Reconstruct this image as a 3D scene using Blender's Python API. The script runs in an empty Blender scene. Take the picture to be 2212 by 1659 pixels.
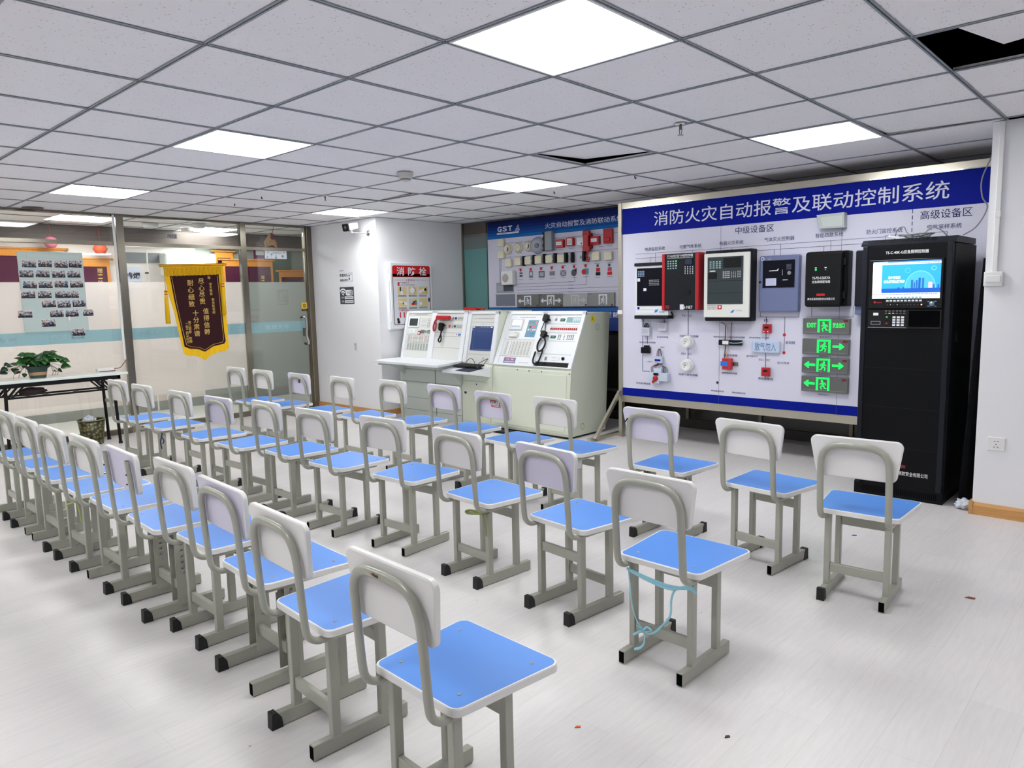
import bpy, bmesh, math, random
from mathutils import Matrix, Vector
# ---------------------------------------------------------------- camera, world, light level
scene = bpy.context.scene
COL = scene.collection
scene.view_settings.view_transform = 'Standard'
scene.view_settings.look = 'None'
scene.view_settings.gamma = 1.0
scene.view_settings.use_curve_mapping = False
scene.view_settings.exposure = EXPOSURE = 0.0
scene.cycles.diffuse_bounces = 8
H = 2.239                      # ceiling height

def make_camera():
    yaw, pitch, roll = 0.7518, -0.1200, -0.0212
    f = Vector((-math.sin(yaw)*math.cos(pitch), math.cos(yaw)*math.cos(pitch), math.sin(pitch)))
    r = Vector((math.cos(yaw), math.sin(yaw), 0)); u = r.cross(f)
    c, s = math.cos(roll), math.sin(roll)
    r2, u2 = c*r + s*u, -s*r + c*u
    cam = bpy.data.cameras.new('camera'); cam.sensor_width = 36.0
    cam.lens = 1570.72/2212*36.0; cam.clip_start = 0.02; cam.clip_end = 60
    o = bpy.data.objects.new('camera', cam); COL.objects.link(o)
    m = Matrix((( r2.x, u2.x, -f.x, 2.6155), (r2.y, u2.y, -f.y, -1.2453), (r2.z, u2.z, -f.z, 1.334), (0, 0, 0, 1)))
    o.matrix_world = m
    scene.camera = o
make_camera()
w = bpy.data.worlds.new('world'); scene.world = w; w.use_nodes = True
w.node_tree.nodes['Background'].inputs[0].default_value = (0.75, 0.76, 0.8, 1)
w.node_tree.nodes['Background'].inputs[1].default_value = 0.03
LAMP = 20.0                     # ceiling panel strength
LAMP_COLOUR = (0.985, 1.0, 0.965)

# ---------------------------------------------------------------- helpers
def lin(c):
    return c/12.92 if c <= 0.04045 else ((c+0.055)/1.055)**2.4
def rgb(r, g, b):
    return (lin(r/255), lin(g/255), lin(b/255), 1)
MATS = {}
def mat(name, col, rough=0.5, metal=0.0, spec=0.5, emit=0.0, noise=0.0, nscale=6.0, bump=0.0, bscale=200.0, coat=0.0, stretch=None):
    if name in MATS: return MATS[name]
    m = bpy.data.materials.new(name); m.use_nodes = True
    nt = m.node_tree; b = nt.nodes['Principled BSDF']
    c = col if len(col) == 4 else rgb(*col)
    b.inputs['Base Color'].default_value = c
    b.inputs['Roughness'].default_value = rough
    b.inputs['Metallic'].default_value = metal
    b.inputs['Specular IOR Level'].default_value = spec
    b.inputs['Coat Weight'].default_value = coat
    if emit:
        b.inputs['Emission Color'].default_value = c
        b.inputs['Emission Strength'].default_value = emit
    if noise or bump:
        tc = nt.nodes.new('ShaderNodeTexCoord'); mp = nt.nodes.new('ShaderNodeMapping')
        nt.links.new(tc.outputs['Object'], mp.inputs[0])
        if stretch: mp.inputs['Scale'].default_value = stretch
    if noise:
        n = nt.nodes.new('ShaderNodeTexNoise'); n.inputs['Scale'].default_value = nscale; n.inputs['Detail'].default_value = 5
        nt.links.new(mp.outputs[0], n.inputs['Vector'])
        mx = nt.nodes.new('ShaderNodeMix'); mx.data_type = 'RGBA'
        mx.inputs[6].default_value = tuple(x*(1-noise) for x in c[:3]) + (1,)
        mx.inputs[7].default_value = tuple(min(1, x*(1+noise)) for x in c[:3]) + (1,)
        nt.links.new(n.outputs['Fac'], mx.inputs[0]); nt.links.new(mx.outputs[2], b.inputs['Base Color'])
    if bump:
        n2 = nt.nodes.new('ShaderNodeTexNoise'); n2.inputs['Scale'].default_value = bscale
        nt.links.new(mp.outputs[0], n2.inputs['Vector'])
        bp = nt.nodes.new('ShaderNodeBump'); bp.inputs['Strength'].default_value = bump; bp.inputs['Distance'].default_value = 0.002
        nt.links.new(n2.outputs['Fac'], bp.inputs['Height']); nt.links.new(bp.outputs[0], b.inputs['Normal'])
    MATS[name] = m
    return m

TXT = {}
def glyphs(s, bold=0.0):
    k = (s, bold)
    if k not in TXT:
        cu = bpy.data.curves.new('t', 'FONT'); cu.body = s; cu.size = 1.0; cu.offset = bold; cu.resolution_u = 3
        o = bpy.data.objects.new('t', cu); COL.objects.link(o)
        dg = bpy.context.evaluated_depsgraph_get(); dg.update()
        me = bpy.data.meshes.new_from_object(o.evaluated_get(dg))
        vs = [v.co.to_2d().to_tuple() for v in me.vertices]; fs = [tuple(p.vertices) for p in me.polygons]
        bpy.data.objects.remove(o); bpy.data.curves.remove(cu); bpy.data.meshes.remove(me)
        TXT[k] = (vs, fs)
    return TXT[k]

class MB:
    """collects shapes for ONE mesh object; local frame x right, y away from the viewer, z up"""
    def __init__(s, X=None): s.v = []; s.f = []; s.mi = []; s.sm = []; s.mats = []; s.X = X
    def add(s, vs, fs, m, smooth=False):
        if m not in s.mats: s.mats.append(m)
        k = s.mats.index(m); o = len(s.v)
        for v in vs:
            v = Vector(v); s.v.append(s.X @ v if s.X else v)
        for f in fs: s.f.append(tuple(i+o for i in f)); s.mi.append(k); s.sm.append(smooth)
        return s
    def box(s, a, b, m, bev=0.0, seg=2):
        x0, x1 = sorted((a[0], b[0])); y0, y1 = sorted((a[1], b[1])); z0, z1 = sorted((a[2], b[2]))
        if not bev:
            vs = [(x0,y0,z0),(x1,y0,z0),(x1,y1,z0),(x0,y1,z0),(x0,y0,z1),(x1,y0,z1),(x1,y1,z1),(x0,y1,z1)]
            return s.add(vs, [(0,3,2,1),(4,5,6,7),(0,1,5,4),(1,2,6,5),(2,3,7,6),(3,0,4,7)], m)
        bm = bmesh.new(); bmesh.ops.create_cube(bm, size=1)
        for v in bm.verts: v.co = Vector(((x0+x1)/2+v.co.x*(x1-x0), (y0+y1)/2+v.co.y*(y1-y0), (z0+z1)/2+v.co.z*(z1-z0)))
        bmesh.ops.bevel(bm, geom=bm.edges[:], offset=bev, segments=seg, affect='EDGES', profile=0.5)
        bm.verts.index_update()
        s.add([v.co.copy() for v in bm.verts], [tuple(v.index for v in f.verts) for f in bm.faces], m, False); bm.free()
        return s
    def prism(s, poly, y0, y1, m, axis='y', smooth=False):
        """polygon (a,b) extruded: axis y -> (x,z) polygon; axis x -> (y,z); axis z -> (x,y)"""
        n = len(poly)
        def P(a, b, t): return {'y': (a, t, b), 'x': (t, a, b), 'z': (a, b, t)}[axis]
        vs = [P(a, b, y0) for a, b in poly] + [P(a, b, y1) for a, b in poly]
        fs = [tuple(range(n)), tuple(range(2*n-1, n-1, -1))] + [(i, i+n, (i+1) % n + n, (i+1) % n) for i in range(n)]
        return s.add(vs, fs, m, smooth)
    def flat(s, poly, y, m):
        return s.add([(a, y, b) for a, b in poly], [tuple(range(len(poly)))], m)
    def rect(s, x0, x1, z0, z1, m, y=-0.001):
        return s.flat([(x0, z0), (x1, z0), (x1, z1), (x0, z1)], y, m)
    def cyl(s, p, q, r, m, n=16, r2=None, cap=True, smooth=True):
        p, q = Vector(p), Vector(q); d = (q-p).normalized()
        a = d.orthogonal().normalized(); b = d.cross(a); r2 = r if r2 is None else r2
        vs = [p+(a*math.cos(t)+b*math.sin(t))*r for t in [2*math.pi*i/n for i in range(n)]]
        vs += [q+(a*math.cos(t)+b*math.sin(t))*r2 for t in [2*math.pi*i/n for i in range(n)]]
        s.add(vs, [(i, (i+1) % n, (i+1) % n+n, i+n) for i in range(n)], m, smooth)
        if cap: s.add(vs, [tuple(range(n-1, -1, -1)), tuple(range(n, 2*n))], m)
        return s
    def disc(s, x, z, r, m, y=-0.001, n=20):
        return s.flat([(x+r*math.cos(2*math.pi*i/n), z+r*math.sin(2*math.pi*i/n)) for i in range(n)], y, m)
    def lathe(s, prof, m, c=(0, 0, 0), n=24, axis='z', smooth=True):
        """profile (r,h) turned round axis through c"""
        vs = []; c = Vector(c)
        for r, h in prof:
            for i in range(n):
                t = 2*math.pi*i/n; a, b = r*math.cos(t), r*math.sin(t)
                vs.append(c+Vector({'z': (a, b, h), 'y': (a, h, b), 'x': (h, a, b)}[axis]))
        fs = [(k*n+i, k*n+(i+1) % n, (k+1)*n+(i+1) % n, (k+1)*n+i) for k in range(len(prof)-1) for i in range(n)]
        return s.add(vs, fs, m, smooth)
    def tube(s, pts, r, m, n=8, closed=False, rx=None, caps=True):
        pts = [Vector(p) for p in pts]; N = len(pts); vs = []; prev = None
        for i, p in enumerate(pts):
            if closed: d = pts[(i+1) % N]-pts[i-1]
            else: d = pts[min(i+1, N-1)]-pts[max(i-1, 0)]
            d.normalize()
            if prev is None: a = d.orthogonal().normalized() if rx is None else (Vector(rx[0])-d*d.dot(Vector(rx[0]))).normalized()
            else: a = (prev-d*d.dot(prev)).normalized()
            prev = a; b = d.cross(a)
            ra, rb = (r, r) if rx is None else (rx[1], rx[2])
            for k in range(n):
                t = 2*math.pi*k/n; vs.append(p+a*math.cos(t)*ra+b*math.sin(t)*rb)
        fs = []
        for i in range(N if closed else N-1):
            j = (i+1) % N
            fs += [(i*n+k, i*n+(k+1) % n, j*n+(k+1) % n, j*n+k) for k in range(n)]
        s.add(vs, fs, m, True)
        if caps and not closed: s.add(vs, [tuple(range(n-1, -1, -1)), tuple(range((N-1)*n, N*n))], m)
        return s
    def bar(s, p, q, w, h, m, up=(0, 0, 1)):
        p, q = Vector(p), Vector(q); d = (q-p).normalized(); a = d.cross(Vector(up))
        if a.length < 1e-4: a = d.cross(Vector((0, 1, 0)))
        a.normalize(); b = a.cross(d)
        vs = [c+a*i*w/2+b*j*h/2 for c in (p, q) for i, j in ((-1, -1), (1, -1), (1, 1), (-1, 1))]
        return s.add(vs, [(3,2,1,0),(4,5,6,7),(0,1,5,4),(1,2,6,5),(2,3,7,6),(3,0,4,7)], m)
    def text(s, t, x0, x1, z0, z1, m, y=-0.0015, bold=0.0, mirror=False):
        vs, fs = glyphs(t, bold)
        if not vs: return s
        ax, bx = min(v[0] for v in vs), max(v[0] for v in vs); az, bz = min(v[1] for v in vs), max(v[1] for v in vs)
        sx = (x1-x0)/max(bx-ax, 1e-6); sz = (z1-z0)/max(bz-az, 1e-6)
        return s.add([((x1-(v[0]-ax)*sx) if mirror else (x0+(v[0]-ax)*sx), y, z0+(v[1]-az)*sz) for v in vs], fs, m)
    def column(s, t, x, z1, size, pitch, m, y=-0.0015, bold=0.0):
        """characters one under another"""
        for i, ch in enumerate(t):
            if ch != ' ': s.text(ch, x-size/2, x+size/2, z1-i*pitch-size, z1-i*pitch, m, y, bold)
        return s
    def build(s, name, parent=None, loc=None, smooth=None):
        me = bpy.data.meshes.new(name); me.from_pydata([tuple(v) for v in s.v], [], s.f)
        for m in s.mats: me.materials.append(m)
        me.polygons.foreach_set('material_index', s.mi); me.polygons.foreach_set('use_smooth', s.sm); me.update()
        o = bpy.data.objects.new(name, me); COL.objects.link(o)
        if parent: o.parent = parent
        if loc: o.location = loc
        return o

def tag(o, label, cat, group=None):
    o['label'] = label; o['category'] = cat
    if group: o['group'] = group
    return o
def thing(name, label, cat, loc=(0, 0, 0), rz=0.0, group=None):
    o = bpy.data.objects.new(name, None); COL.objects.link(o); o.empty_display_size = 0.1
    o.location = loc; o.rotation_euler = (0, 0, rz)
    return tag(o, label, cat, group)
def struct(o, label=None):
    o['kind'] = 'structure'
    if label: o['label'] = label
    return o
def copy_tree(o, parent=None):
    c = o.copy(); COL.objects.link(c)
    if parent: c.parent = parent
    for ch in o.children: copy_tree(ch, c)
    return c
def rrect(x0, x1, z0, z1, r, n=5):
    p = []
    for cx, cz, a in ((x1-r, z1-r, 0), (x0+r, z1-r, 90), (x0+r, z0+r, 180), (x1-r, z0+r, 270)):
        for i in range(n+1):
            t = math.radians(a+90*i/n); p.append((cx+r*math.cos(t), cz+r*math.sin(t)))
    return p
def round_poly(pts, r, n=5):
    out = []; N = len(pts)
    for i in range(N):
        p = Vector(pts[i]); a = (Vector(pts[i-1])-p).normalized(); b = (Vector(pts[(i+1) % N])-p).normalized()
        ang = a.angle(b); d = r/math.tan(ang/2); c = p+(a+b).normalized()*(r/math.sin(ang/2))
        s, e = p+a*d-c, p+b*d-c
        a0 = math.atan2(s.y, s.x); a1 = math.atan2(e.y, e.x); da = (a1-a0+math.pi) % (2*math.pi)-math.pi
        for k in range(n+1):
            t = a0+da*k/n; out.append((c.x+r*math.cos(t), c.y+r*math.sin(t)))
    return out
def spline(pts, n=6):
    P = [Vector(p) for p in pts]; out = []
    for i in range(len(P)-1):
        a, b, c, d = P[max(i-1, 0)], P[i], P[i+1], P[min(i+2, len(P)-1)]
        for k in range(n):
            t = k/n
            out.append(0.5*((2*b)+(c-a)*t+(2*a-5*b+4*c-d)*t*t+(3*b-a-3*c+d)*t**3))
    return out+[P[-1]]

# ---------------------------------------------------------------- materials
steel = mat('brushed_steel', (152, 146, 134), 0.22, 1.0, noise=0.14, nscale=4, stretch=(1, 1, 6))
steel_dark = mat('dull_steel', (120, 112, 98), 0.4, 0.8, noise=0.15, nscale=5)
bright_steel = mat('bright_steel', (196, 190, 176), 0.3, 0.85, noise=0.08, nscale=5)
chrome = mat('chrome', (205, 205, 205), 0.12, 1.0)
wall_white = mat('white_wall_paint', (231, 231, 235), 0.75, noise=0.025, nscale=3, bump=0.12, bscale=60)
corridor_white = mat('corridor_wall_paint', (240, 232, 228), 0.7, noise=0.02)
dark_brown = mat('dark_brown_beam', (92, 82, 78), 0.6, noise=0.2, nscale=3)
grey_band = mat('grey_band', (128, 132, 138), 0.6)
void_black = mat('void_black', (4, 4, 6), 0.9, spec=0.05)
black = mat('black_plastic', (12, 12, 15), 0.4, spec=0.3)
black_soft = mat('black_rubber', (16, 17, 20), 0.6)
black_metal = mat('black_powder_coat', (9, 10, 15), 0.5, spec=0.16, noise=0.08, nscale=30)
black_trim = mat('black_trim', (22, 25, 34), 0.45, spec=0.25)
charcoal = mat('charcoal_panel', (26, 30, 36), 0.5, spec=0.2)
navy_face = mat('navy_face', (8, 9, 24), 0.4, spec=0.15)
board_white = mat('board_white', (214, 214, 232), 0.6, spec=0.25)
board_blue = mat('board_blue', (2, 24, 142), 0.6, spec=0.12)
ink = mat('navy_ink', (18, 28, 92), 0.6, spec=0.15)
thin_ink = mat('thin_line_ink', (70, 72, 120), 0.6)
white = mat('white_plastic', (228, 228, 228), 0.4)
offwhite = mat('cream_plastic', (226, 221, 198), 0.45)
paper = mat('white_paper', (232, 233, 240), 0.7)
pale_print = mat('pale_lettering', (218, 220, 238), 0.5)
white_print = mat('white_lettering', (240, 242, 246), 0.5)
black_print = mat('black_lettering', (24, 24, 30), 0.6)
grey_print = mat('grey_lettering', (120, 122, 126), 0.6)
red = mat('red_plastic', (178, 24, 34), 0.35)
red_print = mat('red_print', (196, 16, 26), 0.55)
dark_red = mat('dark_red_print', (120, 26, 44), 0.55)
console_white = mat('console_white', (228, 231, 236), 0.4)
console_panel = mat('console_panel', (216, 217, 214), 0.42)
console_green = mat('console_pale_green', (210, 216, 200), 0.42, noise=0.03, nscale=2)
console_grey = mat('console_grey_green', (196, 204, 198), 0.42, noise=0.03, nscale=2)
seam = mat('panel_seam', (130, 135, 130), 0.7)
lcd_off = mat('lcd_off', (58, 62, 62), 0.15)
lcd_green = mat('lcd_green', (24, 84, 66), 0.2)
silver = mat('silver_grey', (150, 152, 155), 0.35, 0.5)
button_white = mat('white_button', (225, 228, 235), 0.4)
blue_label = mat('blue_label', (36, 130, 205), 0.5)
teal_label = mat('teal_label', (118, 158, 170), 0.5)
slate = mat('slate_blue', (112, 122, 160), 0.4, 0.2)
yellow = mat('yellow_sticker', (240, 220, 30), 0.5)
gold = mat('gold_metal', (214, 160, 40), 0.3, 0.7)
gold_print = mat('gold_lettering', (214, 178, 90), 0.5)
fringe_yellow = mat('yellow_fringe', (250, 188, 4), 0.8, noise=0.25, nscale=60, stretch=(1, 1, 0.08), bump=0.4, bscale=90)
maroon = mat('maroon_velvet', (46, 3, 12), 0.95, noise=0.2, nscale=30)
banner_purple = mat('banner_purple', (80, 20, 52), 0.9, noise=0.1)
banner_orange = mat('banner_orange', (226, 150, 60), 0.85, noise=0.25, nscale=50)
wood = mat('wood_baseboard', (200, 148, 88), 0.45, noise=0.25, nscale=12, stretch=(0.6, 0.6, 10))
leaf_green = mat('leaf_green', (38, 92, 34), 0.4, noise=0.4, nscale=14)
leaf_dark = mat('leaf_dark', (24, 52, 34), 0.45, noise=0.3, nscale=14)
stem_mat = mat('plant_stem', (120, 96, 70), 0.7)
pot_green = mat('dark_green_pot', (36, 62, 56), 0.45)
pot_band = mat('tan_band', (168, 128, 98), 0.6)
table_white = mat('white_table_top', (222, 230, 226), 0.2, coat=0.4)
cable_grey = mat('grey_cable', (120, 124, 126), 0.5)
cable_white = mat('white_cable', (222, 222, 220), 0.5)
green_lit = mat('green_lit', (10, 255, 90), 0.5, emit=0.85)
sign_steel = mat('sign_steel', (128, 130, 126), 0.32, 0.85, noise=0.12, nscale=5)
tube_grey = mat('grey_beige_paint', (162, 163, 152), 0.3, 0.1, noise=0.05, nscale=25)
seat_blue = mat('blue_laminate', (78, 138, 222), 0.42, bump=0.05, bscale=400)
seat_edge = mat('white_edging', (226, 226, 224), 0.4)
back_white = mat('white_laminate', (228, 226, 226), 0.45, noise=0.015, nscale=6)
back_lilac = mat('lilac_laminate', (210, 206, 226), 0.45, noise=0.015, nscale=6)

def floor_material():
    m = bpy.data.materials.new('pale_plank_vinyl'); m.use_nodes = True; nt = m.node_tree; b = nt.nodes['Principled BSDF']
    N = nt.nodes.new; L = nt.links.new
    tc = N('ShaderNodeTexCoord'); mp = N('ShaderNodeMapping'); mp.inputs['Rotation'].default_value = (0, 0, math.pi/2)
    L(tc.outputs['Object'], mp.inputs[0])
    br = N('ShaderNodeTexBrick'); br.inputs['Scale'].default_value = 1.0; br.inputs['Brick Width'].default_value = 0.92; br.inputs['Row Height'].default_value = 0.155
    br.inputs['Mortar Size'].default_value = 0.0009; br.inputs['Mortar Smooth'].default_value = 0.3; br.inputs['Bias'].default_value = 0.0
    br.inputs['Color1'].default_value = rgb(217, 213, 214); br.inputs['Color2'].default_value = rgb(212, 208, 209); br.inputs['Mortar'].default_value = rgb(200, 196, 194)
    L(mp.outputs[0], br.inputs['Vector'])
    mp2 = N('ShaderNodeMapping'); mp2.inputs['Scale'].default_value = (14, 1.6, 1); L(tc.outputs['Object'], mp2.inputs[0])
    wv = N('ShaderNodeTexNoise'); wv.inputs['Scale'].default_value = 3.2; wv.inputs['Detail'].default_value = 6; wv.inputs['Distortion'].default_value = 1.6
    L(mp2.outputs[0], wv.inputs['Vector'])
    rp = N('ShaderNodeValToRGB'); rp.color_ramp.elements[0].position = 0.38; rp.color_ramp.elements[0].color = (0.80, 0.79, 0.785, 1); rp.color_ramp.elements[1].position = 0.58; rp.color_ramp.elements[1].color = (1, 1, 1, 1)
    L(wv.outputs['Fac'], rp.inputs[0])
    mx = N('ShaderNodeMix'); mx.data_type = 'RGBA'; mx.blend_type = 'MULTIPLY'; mx.inputs[0].default_value = 0.2
    L(br.outputs['Color'], mx.inputs[6]); L(rp.outputs[0], mx.inputs[7])
    mp3 = N('ShaderNodeMapping'); mp3.inputs['Scale'].default_value = (1.0, 0.2, 1); L(tc.outputs['Object'], mp3.inputs[0])
    gw = N('ShaderNodeTexWave'); gw.wave_type = 'BANDS'; gw.bands_direction = 'X'; gw.inputs['Scale'].default_value = 11; gw.inputs['Distortion'].default_value = 16; gw.inputs['Detail'].default_value = 1.5; gw.inputs['Detail Scale'].default_value = 0.55; L(mp3.outputs[0], gw.inputs['Vector'])
    rp2 = N('ShaderNodeValToRGB'); rp2.color_ramp.elements[0].position = 0.0; rp2.color_ramp.elements[0].color = (0.90, 0.895, 0.89, 1); rp2.color_ramp.elements[1].position = 0.35; rp2.color_ramp.elements[1].color = (1, 1, 1, 1)
    L(gw.outputs['Fac'], rp2.inputs[0])
    mx2 = N('ShaderNodeMix'); mx2.data_type = 'RGBA'; mx2.blend_type = 'MULTIPLY'; mx2.inputs[0].default_value = 0.22
    L(mx.outputs[2], mx2.inputs[6]); L(rp2.outputs[0], mx2.inputs[7])
    sp = N('ShaderNodeTexVoronoi'); sp.inputs['Scale'].default_value = 7.0; L(tc.outputs['Object'], sp.inputs['Vector'])
    lt = N('ShaderNodeMath'); lt.operation = 'LESS_THAN'; lt.inputs[1].default_value = 0.028; L(sp.outputs['Distance'], lt.inputs[0])
    mx3 = N('ShaderNodeMix'); mx3.data_type = 'RGBA'; mx3.inputs[7].default_value = rgb(150, 144, 138)
    L(lt.outputs[0], mx3.inputs[0]); L(mx2.outputs[2], mx3.inputs[6])
    L(mx3.outputs[2], b.inputs['Base Color'])
    b.inputs['Roughness'].default_value = 0.36
    bp = N('ShaderNodeBump'); bp.inputs['Strength'].default_value = 0.06; bp.inputs['Distance'].default_value = 0.002; L(wv.outputs['Fac'], bp.inputs['Height']); L(bp.outputs[0], b.inputs['Normal'])
    b.inputs['Specular IOR Level'].default_value = 0.5
    return m
def tile_material():
    m = bpy.data.materials.new('mineral_ceiling_tile'); m.use_nodes = True; nt = m.node_tree; b = nt.nodes['Principled BSDF']
    N = nt.nodes.new; L = nt.links.new
    tc = N('ShaderNodeTexCoord')
    mp = N('ShaderNodeMapping'); mp.inputs['Scale'].default_value = (1, 0.6, 1); mp.inputs['Rotation'].default_value = (0, 0, 0.6); L(tc.outputs['Object'], mp.inputs[0])
    v = N('ShaderNodeTexVoronoi'); v.inputs['Scale'].default_value = 75; v.inputs['Randomness'].default_value = 1.0; L(mp.outputs[0], v.inputs['Vector'])
    lt = N('ShaderNodeMath'); lt.operation = 'LESS_THAN'; lt.inputs[1].default_value = 0.17; L(v.outputs['Distance'], lt.inputs[0])
    g = N('ShaderNodeSeparateColor'); L(v.outputs['Color'], g.inputs[0])
    gt = N('ShaderNodeMath'); gt.operation = 'GREATER_THAN'; gt.inputs[1].default_value = 0.45; L(g.outputs[0], gt.inputs[0])
    mu = N('ShaderNodeMath'); mu.operation = 'MULTIPLY'; L(lt.outputs[0], mu.inputs[0]); L(gt.outputs[0], mu.inputs[1])
    n = N('ShaderNodeTexNoise'); n.inputs['Scale'].default_value = 2.5; n.inputs['Detail'].default_value = 4; L(tc.outputs['Object'], n.inputs['Vector'])
    mx = N('ShaderNodeMix'); mx.data_type = 'RGBA'; mx.inputs[6].default_value = rgb(236, 234, 236); mx.inputs[7].default_value = rgb(242, 240, 242); L(n.outputs['Fac'], mx.inputs[0])
    mx2 = N('ShaderNodeMix'); mx2.data_type = 'RGBA'; mx2.inputs[7].default_value = rgb(190, 186, 186); L(mu.outputs[0], mx2.inputs[0]); L(mx.outputs[2], mx2.inputs[6])
    L(mx2.outputs[2], b.inputs['Base Color']); b.inputs['Roughness'].default_value = 0.9; b.inputs['Specular IOR Level'].default_value = 0.2
    return m
def glass_material(name, tint=(0.96, 0.98, 0.97), ior=1.45):
    m = bpy.data.materials.new(name); m.use_nodes = True; nt = m.node_tree; nt.nodes.clear()
    o = nt.nodes.new('ShaderNodeOutputMaterial'); t = nt.nodes.new('ShaderNodeBsdfTransparent'); g = nt.nodes.new('ShaderNodeBsdfGlossy')
    f = nt.nodes.new('ShaderNodeFresnel'); f.inputs[0].default_value = ior; x = nt.nodes.new('ShaderNodeMixShader')
    t.inputs[0].default_value = tuple(tint)+(1,); g.inputs['Roughness'].default_value = 0.02
    nt.links.new(f.outputs[0], x.inputs[0]); nt.links.new(t.outputs[0], x.inputs[1]); nt.links.new(g.outputs[0], x.inputs[2]); nt.links.new(x.outputs[0], o.inputs[0])
    return m
def film_material(name, col, clear=0.25, trans=0.55):
    """frosted film: part clear, part scattering through, part scattering back"""
    m = bpy.data.materials.new(name); m.use_nodes = True; nt = m.node_tree; nt.nodes.clear()
    c = rgb(*col)
    o = nt.nodes.new('ShaderNodeOutputMaterial'); tp = nt.nodes.new('ShaderNodeBsdfTransparent'); tl = nt.nodes.new('ShaderNodeBsdfTranslucent'); df = nt.nodes.new('ShaderNodeBsdfDiffuse')
    tp.inputs[0].default_value = c; tl.inputs[0].default_value = c; df.inputs[0].default_value = c
    a = nt.nodes.new('ShaderNodeMixShader'); a.inputs[0].default_value = trans; b = nt.nodes.new('ShaderNodeMixShader'); b.inputs[0].default_value = clear
    nt.links.new(df.outputs[0], a.inputs[1]); nt.links.new(tl.outputs[0], a.inputs[2]); nt.links.new(a.outputs[0], b.inputs[1]); nt.links.new(tp.outputs[0], b.inputs[2]); nt.links.new(b.outputs[0], o.inputs[0])
    return m
def photo_material():
    """snapshot-like mottling, different on every print"""
    m = bpy.data.materials.new('snapshot_print'); m.use_nodes = True; nt = m.node_tree; b = nt.nodes['Principled BSDF']
    N = nt.nodes.new; L = nt.links.new
    tc = N('ShaderNodeTexCoord'); oi = N('ShaderNodeObjectInfo'); ad = N('ShaderNodeVectorMath'); ad.operation = 'ADD'
    mu = N('ShaderNodeVectorMath'); mu.operation = 'SCALE'; mu.inputs['Scale'].default_value = 40; cb = N('ShaderNodeCombineXYZ')
    L(oi.outputs['Random'], cb.inputs[0]); L(oi.outputs['Random'], cb.inputs[2]); L(cb.outputs[0], mu.inputs[0]); L(tc.outputs['Object'], ad.inputs[0]); L(mu.outputs[0], ad.inputs[1])
    n = N('ShaderNodeTexNoise'); n.inputs['Scale'].default_value = 60; n.inputs['Detail'].default_value = 3; L(ad.outputs[0], n.inputs['Vector'])
    sx = N('ShaderNodeSeparateXYZ'); L(tc.outputs['Object'], sx.inputs[0])
    ma = N('ShaderNodeMath'); ma.operation = 'MULTIPLY_ADD'; ma.inputs[1].default_value = 5.0; L(sx.outputs[2], ma.inputs[0]); L(n.outputs['Fac'], ma.inputs[2])
    r = N('ShaderNodeValToRGB'); e = r.color_ramp.elements
    e[0].position = 0.38; e[0].color = rgb(14, 16, 24); e[1].position = 0.70; e[1].color = rgb(206, 198, 200)
    k = e.new(0.46); k.color = rgb(50, 56, 74); k = e.new(0.52); k.color = rgb(150, 138, 134); k = e.new(0.60); k.color = rgb(178, 176, 184)
    L(ma.outputs[0], r.inputs[0])
    n2 = N('ShaderNodeTexNoise'); n2.inputs['Scale'].default_value = 24; L(ad.outputs[0], n2.inputs['Vector'])
    hs = N('ShaderNodeValToRGB'); e = hs.color_ramp.elements; e[0].position = 0.36; e[0].color = rgb(120, 170, 230); e[1].position = 0.62; e[1].color = rgb(250, 220, 200); k = e.new(0.48); k.color = (1, 1, 1, 1); L(n2.outputs['Fac'], hs.inputs[0])
    mx = N('ShaderNodeMix'); mx.data_type = 'RGBA'; mx.blend_type = 'MULTIPLY'; mx.inputs[0].default_value = 0.8; L(r.outputs[0], mx.inputs[6]); L(hs.outputs[0], mx.inputs[7])
    L(mx.outputs[2], b.inputs['Base Color']); b.inputs['Roughness'].default_value = 0.4
    return m
floor_mat = floor_material(); tile_mat = tile_material()
corridor_floor = mat('corridor_floor_tile', (226, 224, 220), 0.12, noise=0.03, nscale=2)
clear_glass = glass_material('clear_glass')
film_left = film_material('frosted_film', (246, 238, 236), 0.20, 0.6)
film_door = film_material('frosted_door_film', (160, 166, 162), 0.10, 0.7)  # frosted film greyed in colour to carry the dim corridor behind the door
stripe_mat = film_material('pale_blue_stripe', (158, 196, 210), 0.06, 0.5)
stripe_print = mat('stripe_lettering', (186, 214, 224), 0.6)
teal_glass = mat('teal_frosted_glass', (96, 142, 142), 0.25)
photo_mat = photo_material()
lamp_mat = mat('lamp_diffuser', tuple(LAMP_COLOUR)+(1,), 0.5, emit=LAMP)
lamp_frame = mat('lamp_frame', (226, 226, 228), 0.4)
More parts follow.
